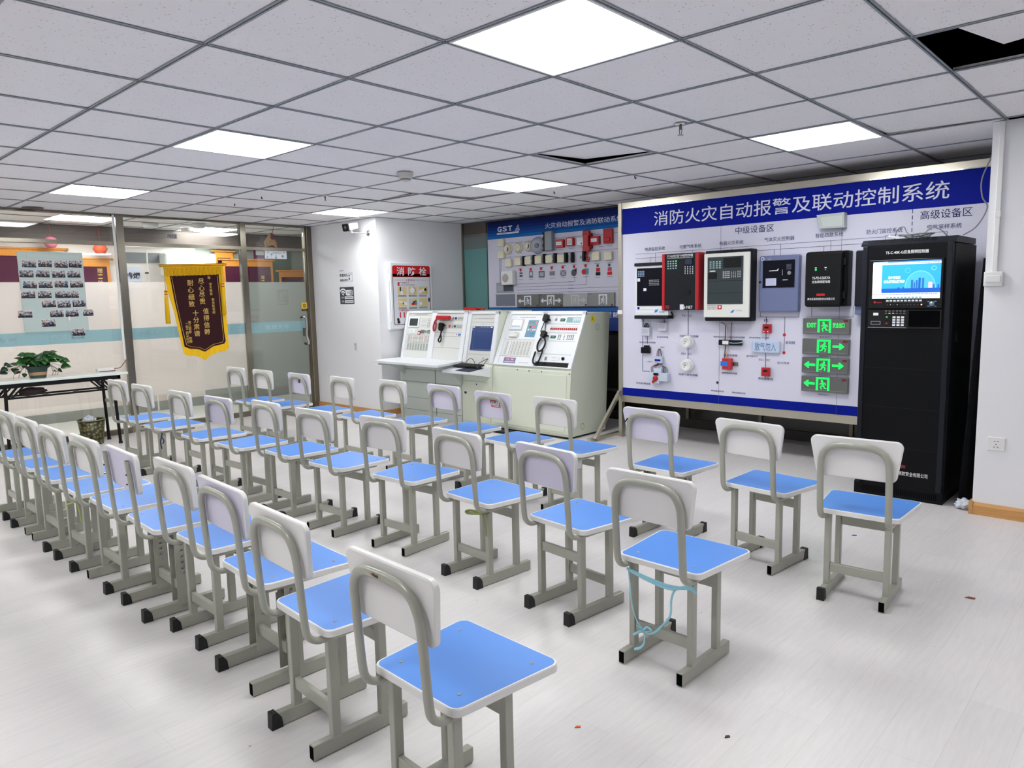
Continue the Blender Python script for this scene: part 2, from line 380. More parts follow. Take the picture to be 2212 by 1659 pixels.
# ---------------------------------------------------------------- large structure
GX = -5.449                    # glass partition plane
FX = -6.85                     # far wall of the corridor
BW = 5.16                      # back wall plane
PY, PX = 3.771, -4.10          # white pillar at the left
RX, RY = 1.737, 3.661          # white pillar at the right
XE, YS = 5.4, -4.2             # room limits behind the camera
def room():
    struct(MB().box((GX-0.03, YS, -0.05), (XE, BW+0.05, 0), floor_mat).build('floor'), 'pale wood-look vinyl floor of the classroom')
    struct(MB().box((FX-0.05, YS, -0.05), (GX-0.03, BW+0.05, 0), corridor_floor).build('floor'), 'glossy white floor of the corridor behind the glass')
    struct(MB().box((GX, PY, 0), (PX, BW, H), wall_white).build('wall_left'), 'white pillar between the glass door and the consoles')
    struct(MB().box((RX, RY, 0), (XE, BW, H), wall_white).build('wall_right'), 'white wall at the right with switch and socket')
    wb = MB().box((PX, BW, 0), (RX+0.1, BW+0.05, H), mat('dark_glazed_wall', (38, 35, 34), 0.12))
    wb.box((PX, BW-0.012, 0), (RX, BW, 0.09), mat('dark_skirting', (50, 46, 44), 0.5))
    for x in (-1.0, -0.25, 0.55, 1.3): wb.box((x, BW-0.02, 0.09), (x+0.03, BW, 1.2), steel_dark)
    wb.box((PX, BW-0.02, 0.30), (RX, BW, 0.33), mat('brown_rail', (70, 58, 50), 0.5))
    struct(wb.build('wall_back'), 'dark glazed wall behind the display boards')
    struct(MB().box((XE, YS, 0), (XE+0.05, BW, H), wall_white).build('wall_east'), 'white wall behind the camera')
    struct(MB().box((GX, YS-0.05, 0), (XE, YS, H), wall_white).build('wall_south'), 'white wall beside the camera')
    # corridor shell
    wf = MB().box((FX-0.05, YS, 0), (FX, 2.95, H), corridor_white)
    wf.box((FX-0.05, 2.95, 0), (FX, BW, H), mat('unlit_corridor_wall', (168, 172, 166), 0.7))  # grey colour carries the dimness of the unlit stretch behind the door
    wf.box((FX, YS, 0), (FX+0.015, BW, 0.115), mat('grey_skirting', (150, 152, 148), 0.4))
    struct(MB().box((FX, YS, 2.06), (FX+0.10, BW, H), dark_brown).build('trim_7'), 'dark brown beam along the top of the corridor wall')
    wf.box((FX, 2.03, 1.84), (FX+0.02, 2.52, 1.96), grey_band)
    wf.box((FX, 3.90, 1.60), (FX+0.012, 4.30, 2.06), mat('green_panel', (100, 124, 110), 0.6))
    wf.box((FX, 1.75, 0.115), (FX+0.01, 2.45, 0.29), mat('marbled_box', (214, 200, 194), 0.4, noise=0.12, nscale=20))
    struct(wf.build('wall_corridor'), 'pale corridor wall seen through the glass partition')
    struct(MB().box((FX, YS-0.05, 0), (GX, YS, H), corridor_white).build('wall_corridor_end'))
    struct(MB().box((FX, BW, 0), (GX, BW+0.05, H), mat('unlit_corridor_wall', (168, 172, 166), 0.7)).build('wall_corridor_end'))
    # baseboards
    b = MB().box((GX+0.03, PY-0.014, 0), (PX+0.014, PY, 0.065), wood); b.box((PX, PY-0.014, 0), (PX+0.014, 4.02, 0.065), wood)
    struct(b.build('baseboard_left'), 'wooden baseboard round the left pillar')
    b = MB().prism([(RY, 0), (RY, 0.072), (RY-0.008, 0.07), (RY-0.016, 0.055), (RY-0.018, 0)], RX-0.012, XE, wood, 'x'); b.box((RX-0.014, RY-0.02, 0), (RX+0.006, RY+0.05, 0.076), wood)
    struct(b.build('baseboard_right'), 'wooden baseboard below the socket on the right wall')
room()

LIGHTS = [(0.6, 0.6), (-1.8, 0.6), (-4.2, 0.6), (0.6, 3.0), (-1.8, 3.0), (-4.2, 3.0), (-6.3, 1.1), (-6.75, 2.66),
          (3.0, 0.6), (0.6, -1.8), (-1.8, -1.8), (-4.2, -1.8), (-6.6, -0.6), (-6.6, -2.4)]  # final corridor pair added out of view, to brighten the frosted film
LIGHT_LABELS = {0: 'big square ceiling light panel nearest the camera at the top edge', 1: 'square ceiling light panel above the middle of the left chairs',
    2: 'square ceiling light panel far left before the glass partition', 3: 'square ceiling light panel at the right in front of the black cabinet',
    4: 'square ceiling light panel above the consoles between the detector and the wall board', 5: 'square ceiling light panel beside the left white pillar',
    6: 'square ceiling light panel in the corridor left of the first steel post', 7: 'square ceiling light panel in the corridor seen through the glass above the pennant'}
def ceiling():
    x0, x1, y0, y1 = -12, 9, -7, 9
    skip = {(round(x/0.6), round(y/0.6)) for x, y in LIGHTS if x > GX-0.5}
    tilts = {(-1, 4): (0, 0, 0.0, 0.03), (-5, 4): (0, 0, 0.022, 0.004), (-6, 5): (0.0, 0.012, 0.012, 0.0), (-4, 5): (0.01, 0.0, 0.0, 0.014), (2, 5): (0.0, 0.012, 0.0, 0.012), (-3, 6): (0.012, 0.0, 0.012, 0.0), (-8, 3): (0.0, 0.0, 0.01, 0.012), (-7, 5): (0.0, 0.01, 0.012, 0.0)}
    tiles = MB(); rng = random.Random(3)
    for i in range(x0, x1):
        for j in range(y0, y1):
            if (i, j) in skip or (i, j) == (3, 3): continue
            ax, bx, ay, by = i*0.6+0.004, i*0.6+0.596, j*0.6+0.004, j*0.6+0.596
            by = min(by, BW)
            if ax < FX: ax = FX
            if bx <= ax or by <= ay: continue
            if bx > RX+0.02 and by > RY+0.02 and ax >= RX: continue
            t = tilts.get((i, j), (0, 0, 0, 0)); zb = H+0.004+rng.uniform(0, 0.0012)
            c = [(ax, ay, zb+t[0]), (bx, ay, zb+t[1]), (bx, by, zb+t[2]), (ax, by, zb+t[3])]
            if (i, j) == (-1, 4): c = [(ax, ay, zb+0.012), (bx, ay, zb), (bx, by, zb+0.016), (ax, by, zb+0.042)]
            tiles.add(c+[(x, y, z+0.014) for x, y, z in c], [(3, 2, 1, 0), (4, 5, 6, 7), (0, 1, 5, 4), (1, 2, 6, 5), (2, 3, 7, 6), (3, 0, 4, 7)], tile_mat)
    co = struct(tiles.build('ceiling'), 'suspended ceiling of pitted mineral tiles')
    bar = mat('ceiling_bar', (146, 152, 158), 0.45, 0.2); slot = mat('ceiling_bar_slot', (34, 36, 42), 0.7)
    g = MB(); w, s = 0.0105, 0.0028
    def run(a, b, c, along):
        for lo, hi, m, z in ((c-w, c-s, bar, H), (c+s, c+w, bar, H), (c-s, c+s, slot, H+0.004)):
            if along == 'x': g.box((a, lo, z), (b, hi, z+0.003), m)
            else: g.box((lo, a, z), (hi, b, z+0.003), m)
    for j in range(y0, y1): run(FX, XE, j*0.6, 'x')
    for i in range(x0+1, x1): run(YS, BW, i*0.6, 'y')
    go = g.build('ceiling_grid', co); struct(go)
    v = MB().box((FX, YS, H+0.30), (XE, BW, H+0.34), void_black)
    for a, b in (((FX, YS, H+0.02), (XE, YS+0.02, H+0.3)), ((FX, BW-0.02, H+0.02), (XE, BW, H+0.3)), ((FX, YS, H+0.02), (FX+0.02, BW, H+0.3)), ((XE-0.02, YS, H+0.02), (XE, BW, H+0.3))): v.box(a, b, void_black)
    struct(v.build('ceiling'), 'dark void above the open ceiling tile')
    t = MB().box((-0.285, -0.29, 0), (0.285, 0.29, 0.014), tile_mat).build('ceiling_tile'); t.location = (2.235, 1.985, H+0.045); t.rotation_euler = (math.radians(3.5), math.radians(-3), math.radians(-9))
    tag(t, 'displaced ceiling tile lying askew over the dark open gap at the top right', 'ceiling tile')
ceiling()

def lamps():
    proto = None
    for k, (x, y) in enumerate(LIGHTS):
        lab = LIGHT_LABELS.get(k, 'square ceiling light panel behind or beside the camera, outside the view')
        if proto is None:
            o = proto = thing('ceiling_light', lab, 'ceiling light', (x+0.3, y+0.3, H), 0, 'square ceiling light panels')
            f = MB(); a, b = 0.292, 0.281
            for p, q in (((-a, -a, -0.002), (a, -b, 0.012)), ((-a, b, -0.002), (a, a, 0.012)), ((-a, -b, -0.002), (-b, b, 0.012)), ((b, -b, -0.002), (a, b, 0.012))): f.box(p, q, lamp_frame)
            f.box((-a, -a, 0.012), (a, a, 0.02), lamp_frame); f.build('frame', o)
            MB().box((-b, -b, 0.0), (b, b, 0.011), lamp_mat).build('diffuser', o)
        else:
            o = copy_tree(proto); o.location = (x+0.3, y+0.3, H); o['label'] = lab
        if k >= 8: o['label'] = 'square ceiling light panel outside the view'
lamps()

def ceiling_fixtures():
    d = thing('smoke_detector', 'white domed smoke detector on the ceiling tiles above the console', 'smoke detector', (-1.62, 2.20, H))
    MB().lathe([(0, 0), (0.058, 0), (0.06, -0.014), (0.055, -0.022)], mat('aged_white_plastic', (206, 202, 196), 0.45)).build('base', d)
    MB().lathe([(0.053, -0.022), (0.051, -0.038), (0.038, -0.046), (0.037, -0.058), (0.02, -0.063), (0, -0.063)], mat('aged_white_plastic', (206, 202, 196), 0.45)).lathe([(0.0388, -0.048), (0.0388, -0.053)], black).build('sensor_head', d)
    def sprinkler(x, y, lab, s=1.0):
        k = thing('sprinkler', lab, 'sprinkler', (x, y, H), 0, 'ceiling sprinklers')
        MB().lathe([(0, 0), (0.036*s, -0.002), (0.034*s, -0.006), (0.012*s, -0.012), (0, -0.012)], chrome).build('escutcheon', k)
        b = MB().cyl((0, 0, -0.01), (0, 0, -0.03*s), 0.008*s, steel_dark); b.bar((-0.009*s, 0, -0.028*s), (-0.004*s, 0, -0.056*s), 0.003, 0.003, steel_dark); b.bar((0.009*s, 0, -0.028*s), (0.004*s, 0, -0.056*s), 0.003, 0.003, steel_dark)
        b.build('head', k)
        MB().cyl((0, 0, -0.055*s), (0, 0, -0.058*s), 0.016*s, chrome).build('deflector', k)
    sprinkler(0.53, 2.36, 'chrome sprinkler head hanging near the right light panel', 1.05)
    sprinkler(-2.97, 2.40, 'small chrome sprinkler head on the ceiling left of the light by the pillar', 0.8)
    for x, y, lab in ((-0.62, 3.66, 'tiny dark ceiling hook just before the tall wall board'), (-3.93, 2.05, 'tiny dark ceiling hook left of the far sprinkler'), (-3.37, 2.02, 'tiny dark ceiling hook below the far sprinkler'), (-1.55, 3.80, 'tiny dark ceiling hook over the narrow board')):
        h = MB().tube([(0, 0, 0), (0, 0, -0.012), (0.008, 0, -0.02), (0.014, 0, -0.012)], 0.004, black, 6).build('ceiling_hook'); h.location = (x, y, H); tag(h, lab, 'hook', 'ceiling hooks')
    v = thing('ceiling_speaker', 'round flat dark ceiling speaker at the far left', 'speaker', (-5.30, 0.78, H))
    MB().lathe([(0, -0.006), (0.075, -0.006), (0.085, -0.003), (0.088, 0)], mat('speaker_grille', (96, 92, 90), 0.6)).build('grille', v)
    for x, y, r, lab in ((-6.11, 2.13, 0.085, 'round white ceiling diffuser in the corridor nearest the first post'), (-6.36, 2.65, 0.07, 'small round detector on the corridor ceiling above the light'), (-5.86, 2.57, 0.075, 'round ceiling diffuser in the corridor beside the steel post')):
        o = MB().lathe([(0, -0.045), (r*0.8, -0.045), (r, -0.03), (r, 0)], white).build('ceiling_diffuser'); o.location = (x, y, H); tag(o, lab, 'ceiling diffuser', 'round corridor ceiling fittings')
ceiling_fixtures()

# ---------------------------------------------------------------- glass partition (local x = world y, local y = into the corridor)
GM = math.pi/2
def partition():
    fr = MB()
    def post(y0, y1, z1=H): fr.box((GX-0.04, y0, 0), (GX+0.035, y1, z1), steel)
    for y0, y1 in ((-3.2, -3.13), (-0.95, -0.88), (1.523, 1.596)): post(y0, y1)
    struct(fr.build('trim_1'), 'brushed steel posts of the glass partition')
    p2 = MB().box((GX-0.04, 2.846, 0), (GX+0.03, 2.912, H), steel); struct(p2.build('trim_2'), 'brushed steel post beside the glass door')
    p3 = MB().box((GX-0.04, 3.676, 0), (GX+0.03, PY-0.001, H), steel_dark); p3.box((GX+0.03, 3.69, 0), (GX+0.04, 3.705, H), steel); struct(p3.build('trim_3'), 'steel door jamb against the white pillar')
    r = MB()
    for y0, y1 in ((YS, 1.523), (1.596, 2.846), (2.912, 3.676)):
        r.box((GX-0.03, y0, 1.932), (GX+0.028, y1, 1.968), steel)
        r.box((GX-0.03, y0, 2.222), (GX+0.02, y1, H), steel)
    struct(r.build('trim_4'), 'steel transom rail of the glass partition')
    s = MB().box((GX-0.035, YS, 0), (GX+0.035, 1.523, 0.05), steel_dark); s.box((GX-0.035, 1.596, 0), (GX+0.035, 2.846, 0.05), steel_dark)
    struct(s.build('trim_5'), 'dull steel sill below the glass partition')
    def bay(name, label, a, b, zb, film, texts):
        o = struct(bpy.data.objects.new(name, None), label); COL.objects.link(o); o.location = (GX, a, 0); o.rotation_euler = (0, 0, GM); W = b-a
        struct(MB().box((0.002, -0.004, zb), (W-0.002, 0.004, 1.932), clear_glass).build('glass_pane', o))
        struct(MB().box((0.002, -0.004, 1.968), (W-0.002, 0.004, 2.222), clear_glass).build('transom_pane', o))
        f = MB()
        f.add([(0.002, 0.006, 0.36), (W-0.002, 0.006, 0.36), (W-0.002, 0.006, 0.965), (0.002, 0.006, 0.965)], [(0, 1, 2, 3)], film)
        f.add([(0.002, 0.006, 1.088), (W-0.002, 0.006, 1.088), (W-0.002, 0.006, 1.562), (0.002, 0.006, 1.562)], [(0, 1, 2, 3)], film)
        struct(f.build('frosted_film', o))
        st = MB().add([(0.002, 0.006, 0.965), (W-0.002, 0.006, 0.965), (W-0.002, 0.006, 1.088), (0.002, 0.006, 1.088)], [(0, 1, 2, 3)], stripe_mat)
        for x0, x1 in texts: st.text('学天教育', x0-a, x1-a, 1.0, 1.055, stripe_print, 0.0052, mirror=True)
        struct(st.build('printed_stripe', o))
        return o
    bay('window_1', 'left glass bay with frosted film and pale blue stripe behind the table', -0.88, 1.523, 0.05, film_left, ((0.28, 0.58), (0.86, 1.16)))
    bay('window_2', 'glass bay with frosted film behind the pennant', 1.596, 2.846, 0.05, film_left, ((1.70, 1.96), (2.55, 2.80)))
    bay('window_3', 'glass bay outside the view', -3.13, -0.95, 0.05, film_left, ())
    d = bay('door_1', 'frosted glass door with tubular handle beside the white pillar', 2.916, 3.672, 0.03, film_door, ((3.10, 3.42),))
    h = MB().tube(spline([(0.665, -0.006, 1.13), (0.672, -0.05, 1.14), (0.70, -0.06, 1.11), (0.705, -0.06, 1.0), (0.70, -0.06, 0.90), (0.725, -0.06, 0.82), (0.715, -0.05, 0.80), (0.70, -0.006, 0.805)], 5), 0.014, chrome, 10)
    struct(h.build('door_handle', d))
    struct(MB().box((0.69, -0.012, 0.90), (0.752, 0.012, 1.0), steel_dark).build('lock_plate', d)); struct(MB().box((0, -0.02, 0.0), (0.05, 0.02, 0.08), steel_dark).build('pivot', d))
    struct(MB().box((0.0, -0.012, 0.0), (0.752, 0.012, 0.03), steel_dark).build('bottom_rail', d))
partition()

def glass_items():
    def on_glass(name, label, cat, y, z, group=None, off=-0.0055):
        return thing(name, label, cat, (GX-off, y, z), GM, group)
    n = on_glass('number_plate', 'small white room number plate on the transom glass above the pennant', 'number plate', 2.08, 2.05)
    MB().box((-0.058, -0.002, -0.026), (0.058, 0.0, 0.026), mat('grey_plate', (180, 178, 178), 0.5)).build('plate', n); MB().text('7013', -0.046, 0.046, -0.016, 0.016, mat('brown_grey_print', (92, 74, 70), 0.6), -0.0035, 0.012).build('lettering', n)
    n = on_glass('paper_notice', 'white paper notice with pale blue drops taped high on the glass door', 'notice', 3.29, 1.887)
    k = MB().box((-0.142, -0.0015, -0.05), (0.142, 0, 0.05), paper)
    k.build('sheet', n); k = MB(); bl = mat('pale_blue_print', (132, 172, 180), 0.6)
    for x, z, r in ((-0.10, 0.025, 0.009), (-0.11, -0.03, 0.01), (-0.055, 0.0, 0.013), (0.0, -0.035, 0.014), (0.09, -0.018, 0.018), (0.11, 0.025, 0.01), (-0.06, -0.03, 0.006), (0.0, -0.012, 0.007)): k.disc(x, z, r, bl, -0.0025, 10)
    k.text('温馨提示', -0.045, 0.085, 0.008, 0.032, bl, -0.0025); k.build('print', n)
    n = on_glass('door_sticker', 'yellow and black pull sticker on the glass door above the handle', 'sticker', 3.638, 1.25)
    MB().rect(-0.04, 0.04, -0.015, 0.062, mat('mustard_sticker', (214, 180, 60), 0.5)).rect(-0.04, 0.04, -0.042, -0.015, black_print).build('sheet', n)
    MB().text('拉', -0.022, 0.022, 0.0, 0.047, black_print, -0.002, 0.02).text('PULL', -0.024, 0.024, -0.035, -0.022, gold_print, -0.002).build('lettering', n)
    n = on_glass('whiteboard', 'pale green glass notice board covered in snapshots left of the steel post', 'notice board', 0.92, 1.09, off=-0.02)
    MB().box((-0.275, -0.012, 0.0), (0.275, 0.0, 0.76), mat('pale_green_board', (184, 200, 197), 0.3), 0.004).build('panel', n)
    MB().box((-0.2, -0.0145, 0.70), (0.24, -0.012, 0.735), mat('pale_green_strip', (188, 204, 200), 0.3)).build('label_strip', n)
    MB().box((0.10, -0.02, 0.10), (0.115, -0.012, 0.14), white).build('clip', n)
    P = [(0.734, 1.732), (0.865, 1.736), (1.001, 1.733), (1.122, 1.736), (0.705, 1.64), (0.838, 1.641), (0.971, 1.638), (1.104, 1.639), (0.724, 1.538), (0.854, 1.539), (0.987, 1.543), (1.119, 1.542), (0.703, 1.445), (0.838, 1.444), (0.982, 1.443), (1.084, 1.441), (0.867, 1.356), (0.995, 1.35), (1.126, 1.354), (0.663, 1.263), (0.926, 1.261), (1.056, 1.26), (1.2, 1.261), (0.848, 1.171), (1.099, 1.071)]
    rows = [4, 4, 4, 4, 3, 4, 1, 1]; rn = ['top', 'second', 'third', 'fourth', 'fifth', 'sixth', 'seventh', 'lowest']; on = ['first', 'second', 'third', 'fourth']
    k = 0; proto = None; rng = random.Random(5)
    for r, cnt in enumerate(rows):
        for c in range(cnt):
            y, z = P[k]
            if cnt == 1: lab = 'colour snapshot alone in the %s row of the green notice board' % rn[r]
            else: lab = 'colour snapshot, %s from the left in the %s row of the green notice board' % (on[c], rn[r])
            if proto is None:
                o = proto = MB().box((-0.06, -0.001, -0.037), (0.06, 0, 0.037), paper).rect(-0.058, 0.058, -0.034, 0.035, photo_mat, -0.0015).build('snapshot')
            else:
                o = proto.copy(); COL.objects.link(o)
            o.location = (GX+0.0335, y, z); o.rotation_euler = (0, rng.uniform(-0.03, 0.03), GM)
            if k in (15, 22): o.scale = (0.8, 1, 0.95)
            tag(o, lab, 'photograph', 'snapshots on the glass partition'); k += 1
    # award pennant hanging from the glass
    p = thing('pennant', 'maroon velvet award pennant with yellow fringe and gold writing hanging on the glass', 'pennant', (GX+0.06, 2.265, 0.70), GM)
    r = MB().cyl((-0.33, 0, 1.035), (0.345, 0, 1.06), 0.012, gold, 12)
    for sx, zz in ((-0.335, 1.034), (0.35, 1.06)): r.lathe([(0.0, -0.03), (0.012, -0.022), (0.02, -0.008), (0.012, 0.004), (0.018, 0.014), (0.006, 0.028), (0, 0.04)], gold, (sx, 0, zz), 12, 'x')
    r.build('rod', p)
    out = [(-0.315, 1.03), (0.335, 1.055), (0.345, 0.85), (0.34, 0.5), (0.345, 0.12), (0.30, 0.085), (0.20, 0.075), (0.12, 0.045), (0.06, 0.0), (0.01, 0.035), (-0.05, 0.06), (-0.12, 0.06), (-0.165, 0.09), (-0.20, 0.30), (-0.235, 0.55), (-0.285, 0.75), (-0.31, 0.95)]
    MB().prism(out, 0.0, 0.008, fringe_yellow).build('fringe', p)
    inn = [(-0.255, 0.925), (0.28, 0.945), (0.285, 0.7), (0.30, 0.3), (0.31, 0.20), (0.29, 0.17), (0.16, 0.15), (0.065, 0.095), (-0.01, 0.13), (-0.10, 0.14), (-0.155, 0.165), (-0.185, 0.4), (-0.225, 0.66)]
    MB().prism(inn, -0.004, -0.0005, maroon).build('cloth', p)
    g = MB()
    line = [(-0.24, 0.915), (-0.205, 0.62), (-0.165, 0.35), (-0.135, 0.185), (-0.09, 0.16), (-0.005, 0.15), (0.065, 0.115), (0.16, 0.17), (0.27, 0.19), (0.285, 0.23), (0.275, 0.5), (0.262, 0.93)]
    for i in range(len(line)-1): g.bar((line[i][0], -0.006, line[i][1]), (line[i+1][0], -0.006, line[i+1][1]), 0.003, 0.006, gold_print, (0, 1, 0))
    for t, x, z, s, d in (('尽心尽责', 0.075, 0.90, 0.064, 0.072), ('值得信赖', 0.105, 0.575, 0.064, 0.076), ('耐心细致', -0.045, 0.885, 0.064, 0.076), ('十分肃谱', -0.01, 0.555, 0.064, 0.074)):
        g.column(t, x, z, s, d, gold_print, -0.006, 0.005)
    g.column('赠', 0.165, 0.925, 0.03, 0.035, gold_print, -0.006, 0.004); g.column('学天教育', 0.178, 0.855, 0.032, 0.036, gold_print, -0.006, 0.004); g.column('教务张老师', 0.195, 0.685, 0.032, 0.036, gold_print, -0.006, 0.004)
    g.column('锦江丽都 敬赠', -0.085, 0.44, 0.03, 0.0345, gold_print, -0.006, 0.004); g.column('二零二四年四月', -0.117, 0.415, 0.028, 0.0315, gold_print, -0.006, 0.004)
    g.build('lettering', p)
    fr = MB()
    for i in range(44):
        x = -0.30+i*0.0143; z = 1.03+0.038*(x+0.3)
        fr.tube([(x, -0.008, z-0.02), (x+0.001, -0.011, z-0.06), (x, -0.009, z-0.105+0.006*math.sin(i*2.1))], 0.0058, fringe_yellow, 5)
    fr.build('top_fringe', p)
    for x, z0, z1 in ((-0.315, 1.02, 0.42), (0.31, 1.03, 0.50)):
        ts = MB().tube([(x, -0.012, z0), (x, -0.014, z1+0.36)], 0.004, gold_print, 6)
        ts.lathe([(0.008, 0.36), (0.016, 0.35), (0.016, 0.30), (0.02, 0.27), (0.026, 0.0), (0, 0.0)], fringe_yellow, (x, -0.016, z1-0.0), 10)
        ts.lathe([(0.0168, 0.345), (0.0168, 0.335)], red, (x, -0.016, z1), 10); ts.lathe([(0.0168, 0.318), (0.0168, 0.308)], red, (x, -0.016, z1), 10)
        ts.build('tassel', p)
    MB().tube([(-0.26, 0.0, 1.05), (-0.02, 0.02, 1.22), (0.30, 0.0, 1.06)], 0.0015, gold_print, 5).build('hanging_string', p)
    # cable and trunking down the first post
    c = thing('wall_trunking', 'thin white cable trunking running down the first steel post to the table', 'cable trunking', (GX+0.042, 1.50, 0))
    MB().box((-0.006, -0.011, 0.77), (0.006, 0.011, 2.235), white, 0.002).build('cover', c)
    MB().tube(spline([(0, 0, 0.775), (0.01, 0.0, 0.755), (0.03, -0.03, 0.73), (0.12, -0.10, 0.70), (0.20, -0.22, 0.702)], 6), 0.004, mat('red_brown_cable', (120, 60, 60), 0.5), 6).build('cable', c)
glass_items()

def corridor_items():
    def flag(name, label, y0, y1, zt, zb, x=FX+0.05, body=banner_purple, txt=None, group='banners in the corridor'):
        o = thing(name, label, 'banner', (x, (y0+y1)/2, zb), GM, group); W = (y1-y0)/2; Hh = zt-zb
        MB().box((-W, 0, 0), (W, 0.006, Hh-0.03), banner_orange).build('fringe', o)
        MB().box((-W+0.035, -0.004, 0.03), (W-0.035, 0, Hh-0.10), body).build('cloth', o)
        r = MB().cyl((-W-0.03, 0, Hh-0.015), (W+0.03, 0, Hh-0.015), 0.012, banner_orange, 10)
        for s in (-1, 1): r.lathe([(0, -0.02), (0.014, -0.01), (0.016, 0.0), (0, 0.02)], gold, (s*(W+0.035), 0, Hh-0.015), 10, 'x')
        r.build('rod', o)
        if txt:
            t = MB()
            for s, x0, z, sz in txt: t.column(s, x0, Hh-z, sz, sz*1.25, gold_print, -0.006, 0.005)
            t.build('lettering', o)
    flag('banner', 'wide purple banner with orange rod at the far left behind the glass', 0.50, 1.43, 1.985, 1.0)
    flag('banner', 'purple banner with gold writing right of the green notice board, behind the glass', 1.18, 1.885, 1.88, 0.95, FX+0.085, txt=(('赠：哈尔', 0.24, 0.12, 0.055), ('高', 0.02, 0.20, 0.07)))
#=(('赠：哈尔', 0.24, 0.12, 0.055), ('高', 0.02, 0.20, 0.07)))
    flag('banner', 'small purple banner high up behind the glass right of the pennant', 3.19, 3.44, 2.02, 1.70, FX+0.03)
    flag('banner', 'purple banner with orange fringe behind the door glass, left of two', 3.27, 3.99, 1.91, 1.0, FX+0.06, txt=(('赠：哈尔', 0.20, 0.22, 0.05),))
    flag('banner', 'purple banner with orange fringe behind the door glass, right and lower of two', 4.06, 4.74, 1.77, 0.9, FX+0.10)
    for y, z, r, m, lab in ((1.755, 1.975, 0.078, mat('orange_lantern', (232, 96, 62), 0.6), 'orange red paper lantern hanging above the corridor banner'), (1.26, 2.03, 0.075, mat('pink_lantern', (196, 110, 130), 0.6), 'pinkish lantern half hidden above the wide corridor banner')):
        o = thing('paper_lantern', lab, 'lantern', (FX+0.22, y, z), 0, 'corridor lanterns')
        MB().lathe([(0.02, -r*0.82), (r*0.6, -r*0.7), (r, 0), (r*0.6, r*0.7), (0.02, r*0.82)], m, n=20).build('shade', o); MB().tube([(0, 0, r*0.8), (0, 0, H-z)], 0.003, red, 5).build('cord', o)
    o = thing('paper_sign', 'white paper sign with two black characters on the corridor wall', 'sign', (FX, 2.155, 1.42), GM)
    MB().box((-0.105, -0.003, 0), (0.105, 0, 0.37), mat('blue_white_paper', (214, 220, 240), 0.6)).build('sheet', o); MB().text('排烟', -0.075, 0.09, 0.22, 0.30, black_print, -0.005, 0.025).build('lettering', o)
    o = thing('air_conditioner', 'white wall mounted air conditioner behind the top of the pennant', 'air conditioner', (FX, 2.81, 1.68), GM)
    MB().box((-0.325, -0.19, 0.0), (0.325, 0, 0.275), mat('pale_green_white', (222, 230, 226), 0.35), 0.02).build('casing', o); MB().box((-0.30, -0.194, 0.0), (0.30, -0.17, 0.05), grey_band).build('louvre', o); MB().rect(-0.15, 0.1, 0.20, 0.215, mat('pale_teal_print', (170, 204, 200), 0.5), -0.1905).build('label_strip', o)
    o = thing('poster', 'purple and white poster behind the door glass above the orange fringe', 'poster', (FX, 3.84, 1.85), GM)
    MB().box((-0.09, -0.003, 0), (0.09, 0, 0.25), mat('purple_poster', (128, 60, 96), 0.6)).build('sheet', o); MB().rect(-0.06, 0.06, 0.12, 0.22, paper, -0.004).rect(-0.075, 0.075, 0.03, 0.075, mat('lilac_print', (196, 170, 196), 0.6), -0.004).build('print', o)
    o = thing('paper_ornament', 'red and yellow folded paper ornament hanging on the transom glass over the door', 'ornament', (GX-0.05, 3.27, 1.975), GM)
    MB().prism([(-0.075, 0.0), (-0.085, 0.06), (-0.05, 0.11), (-0.01, 0.17), (0.035, 0.16), (0.05, 0.10), (0.075, 0.05), (0.07, 0.0), (0.02, 0.03)], 0, 0.01, mat('gold_red_paper', (196, 150, 110), 0.6, noise=0.5, nscale=22)).build('paper', o)
    MB().prism([(-0.0, 0.17), (0.04, 0.16), (0.045, 0.09), (0.0, 0.10)], -0.004, 0, dark_red).build('red_fold', o); MB().tube([(0.02, 0, 0.16), (0.05, 0, 0.25)], 0.003, red, 5).build('cord', o)
    o = thing('pendant_rod', 'thin white pole beside the two character paper sign', 'pole', (FX+0.12, 2.30, 0)); MB().cyl((0, 0, 0), (0, 0, 1.98), 0.01, cable_white, 8).build('pole', o); MB().box((-0.02, -0.03, 1.70), (0.02, 0.0, 1.72), steel).build('hook', o)
corridor_items()
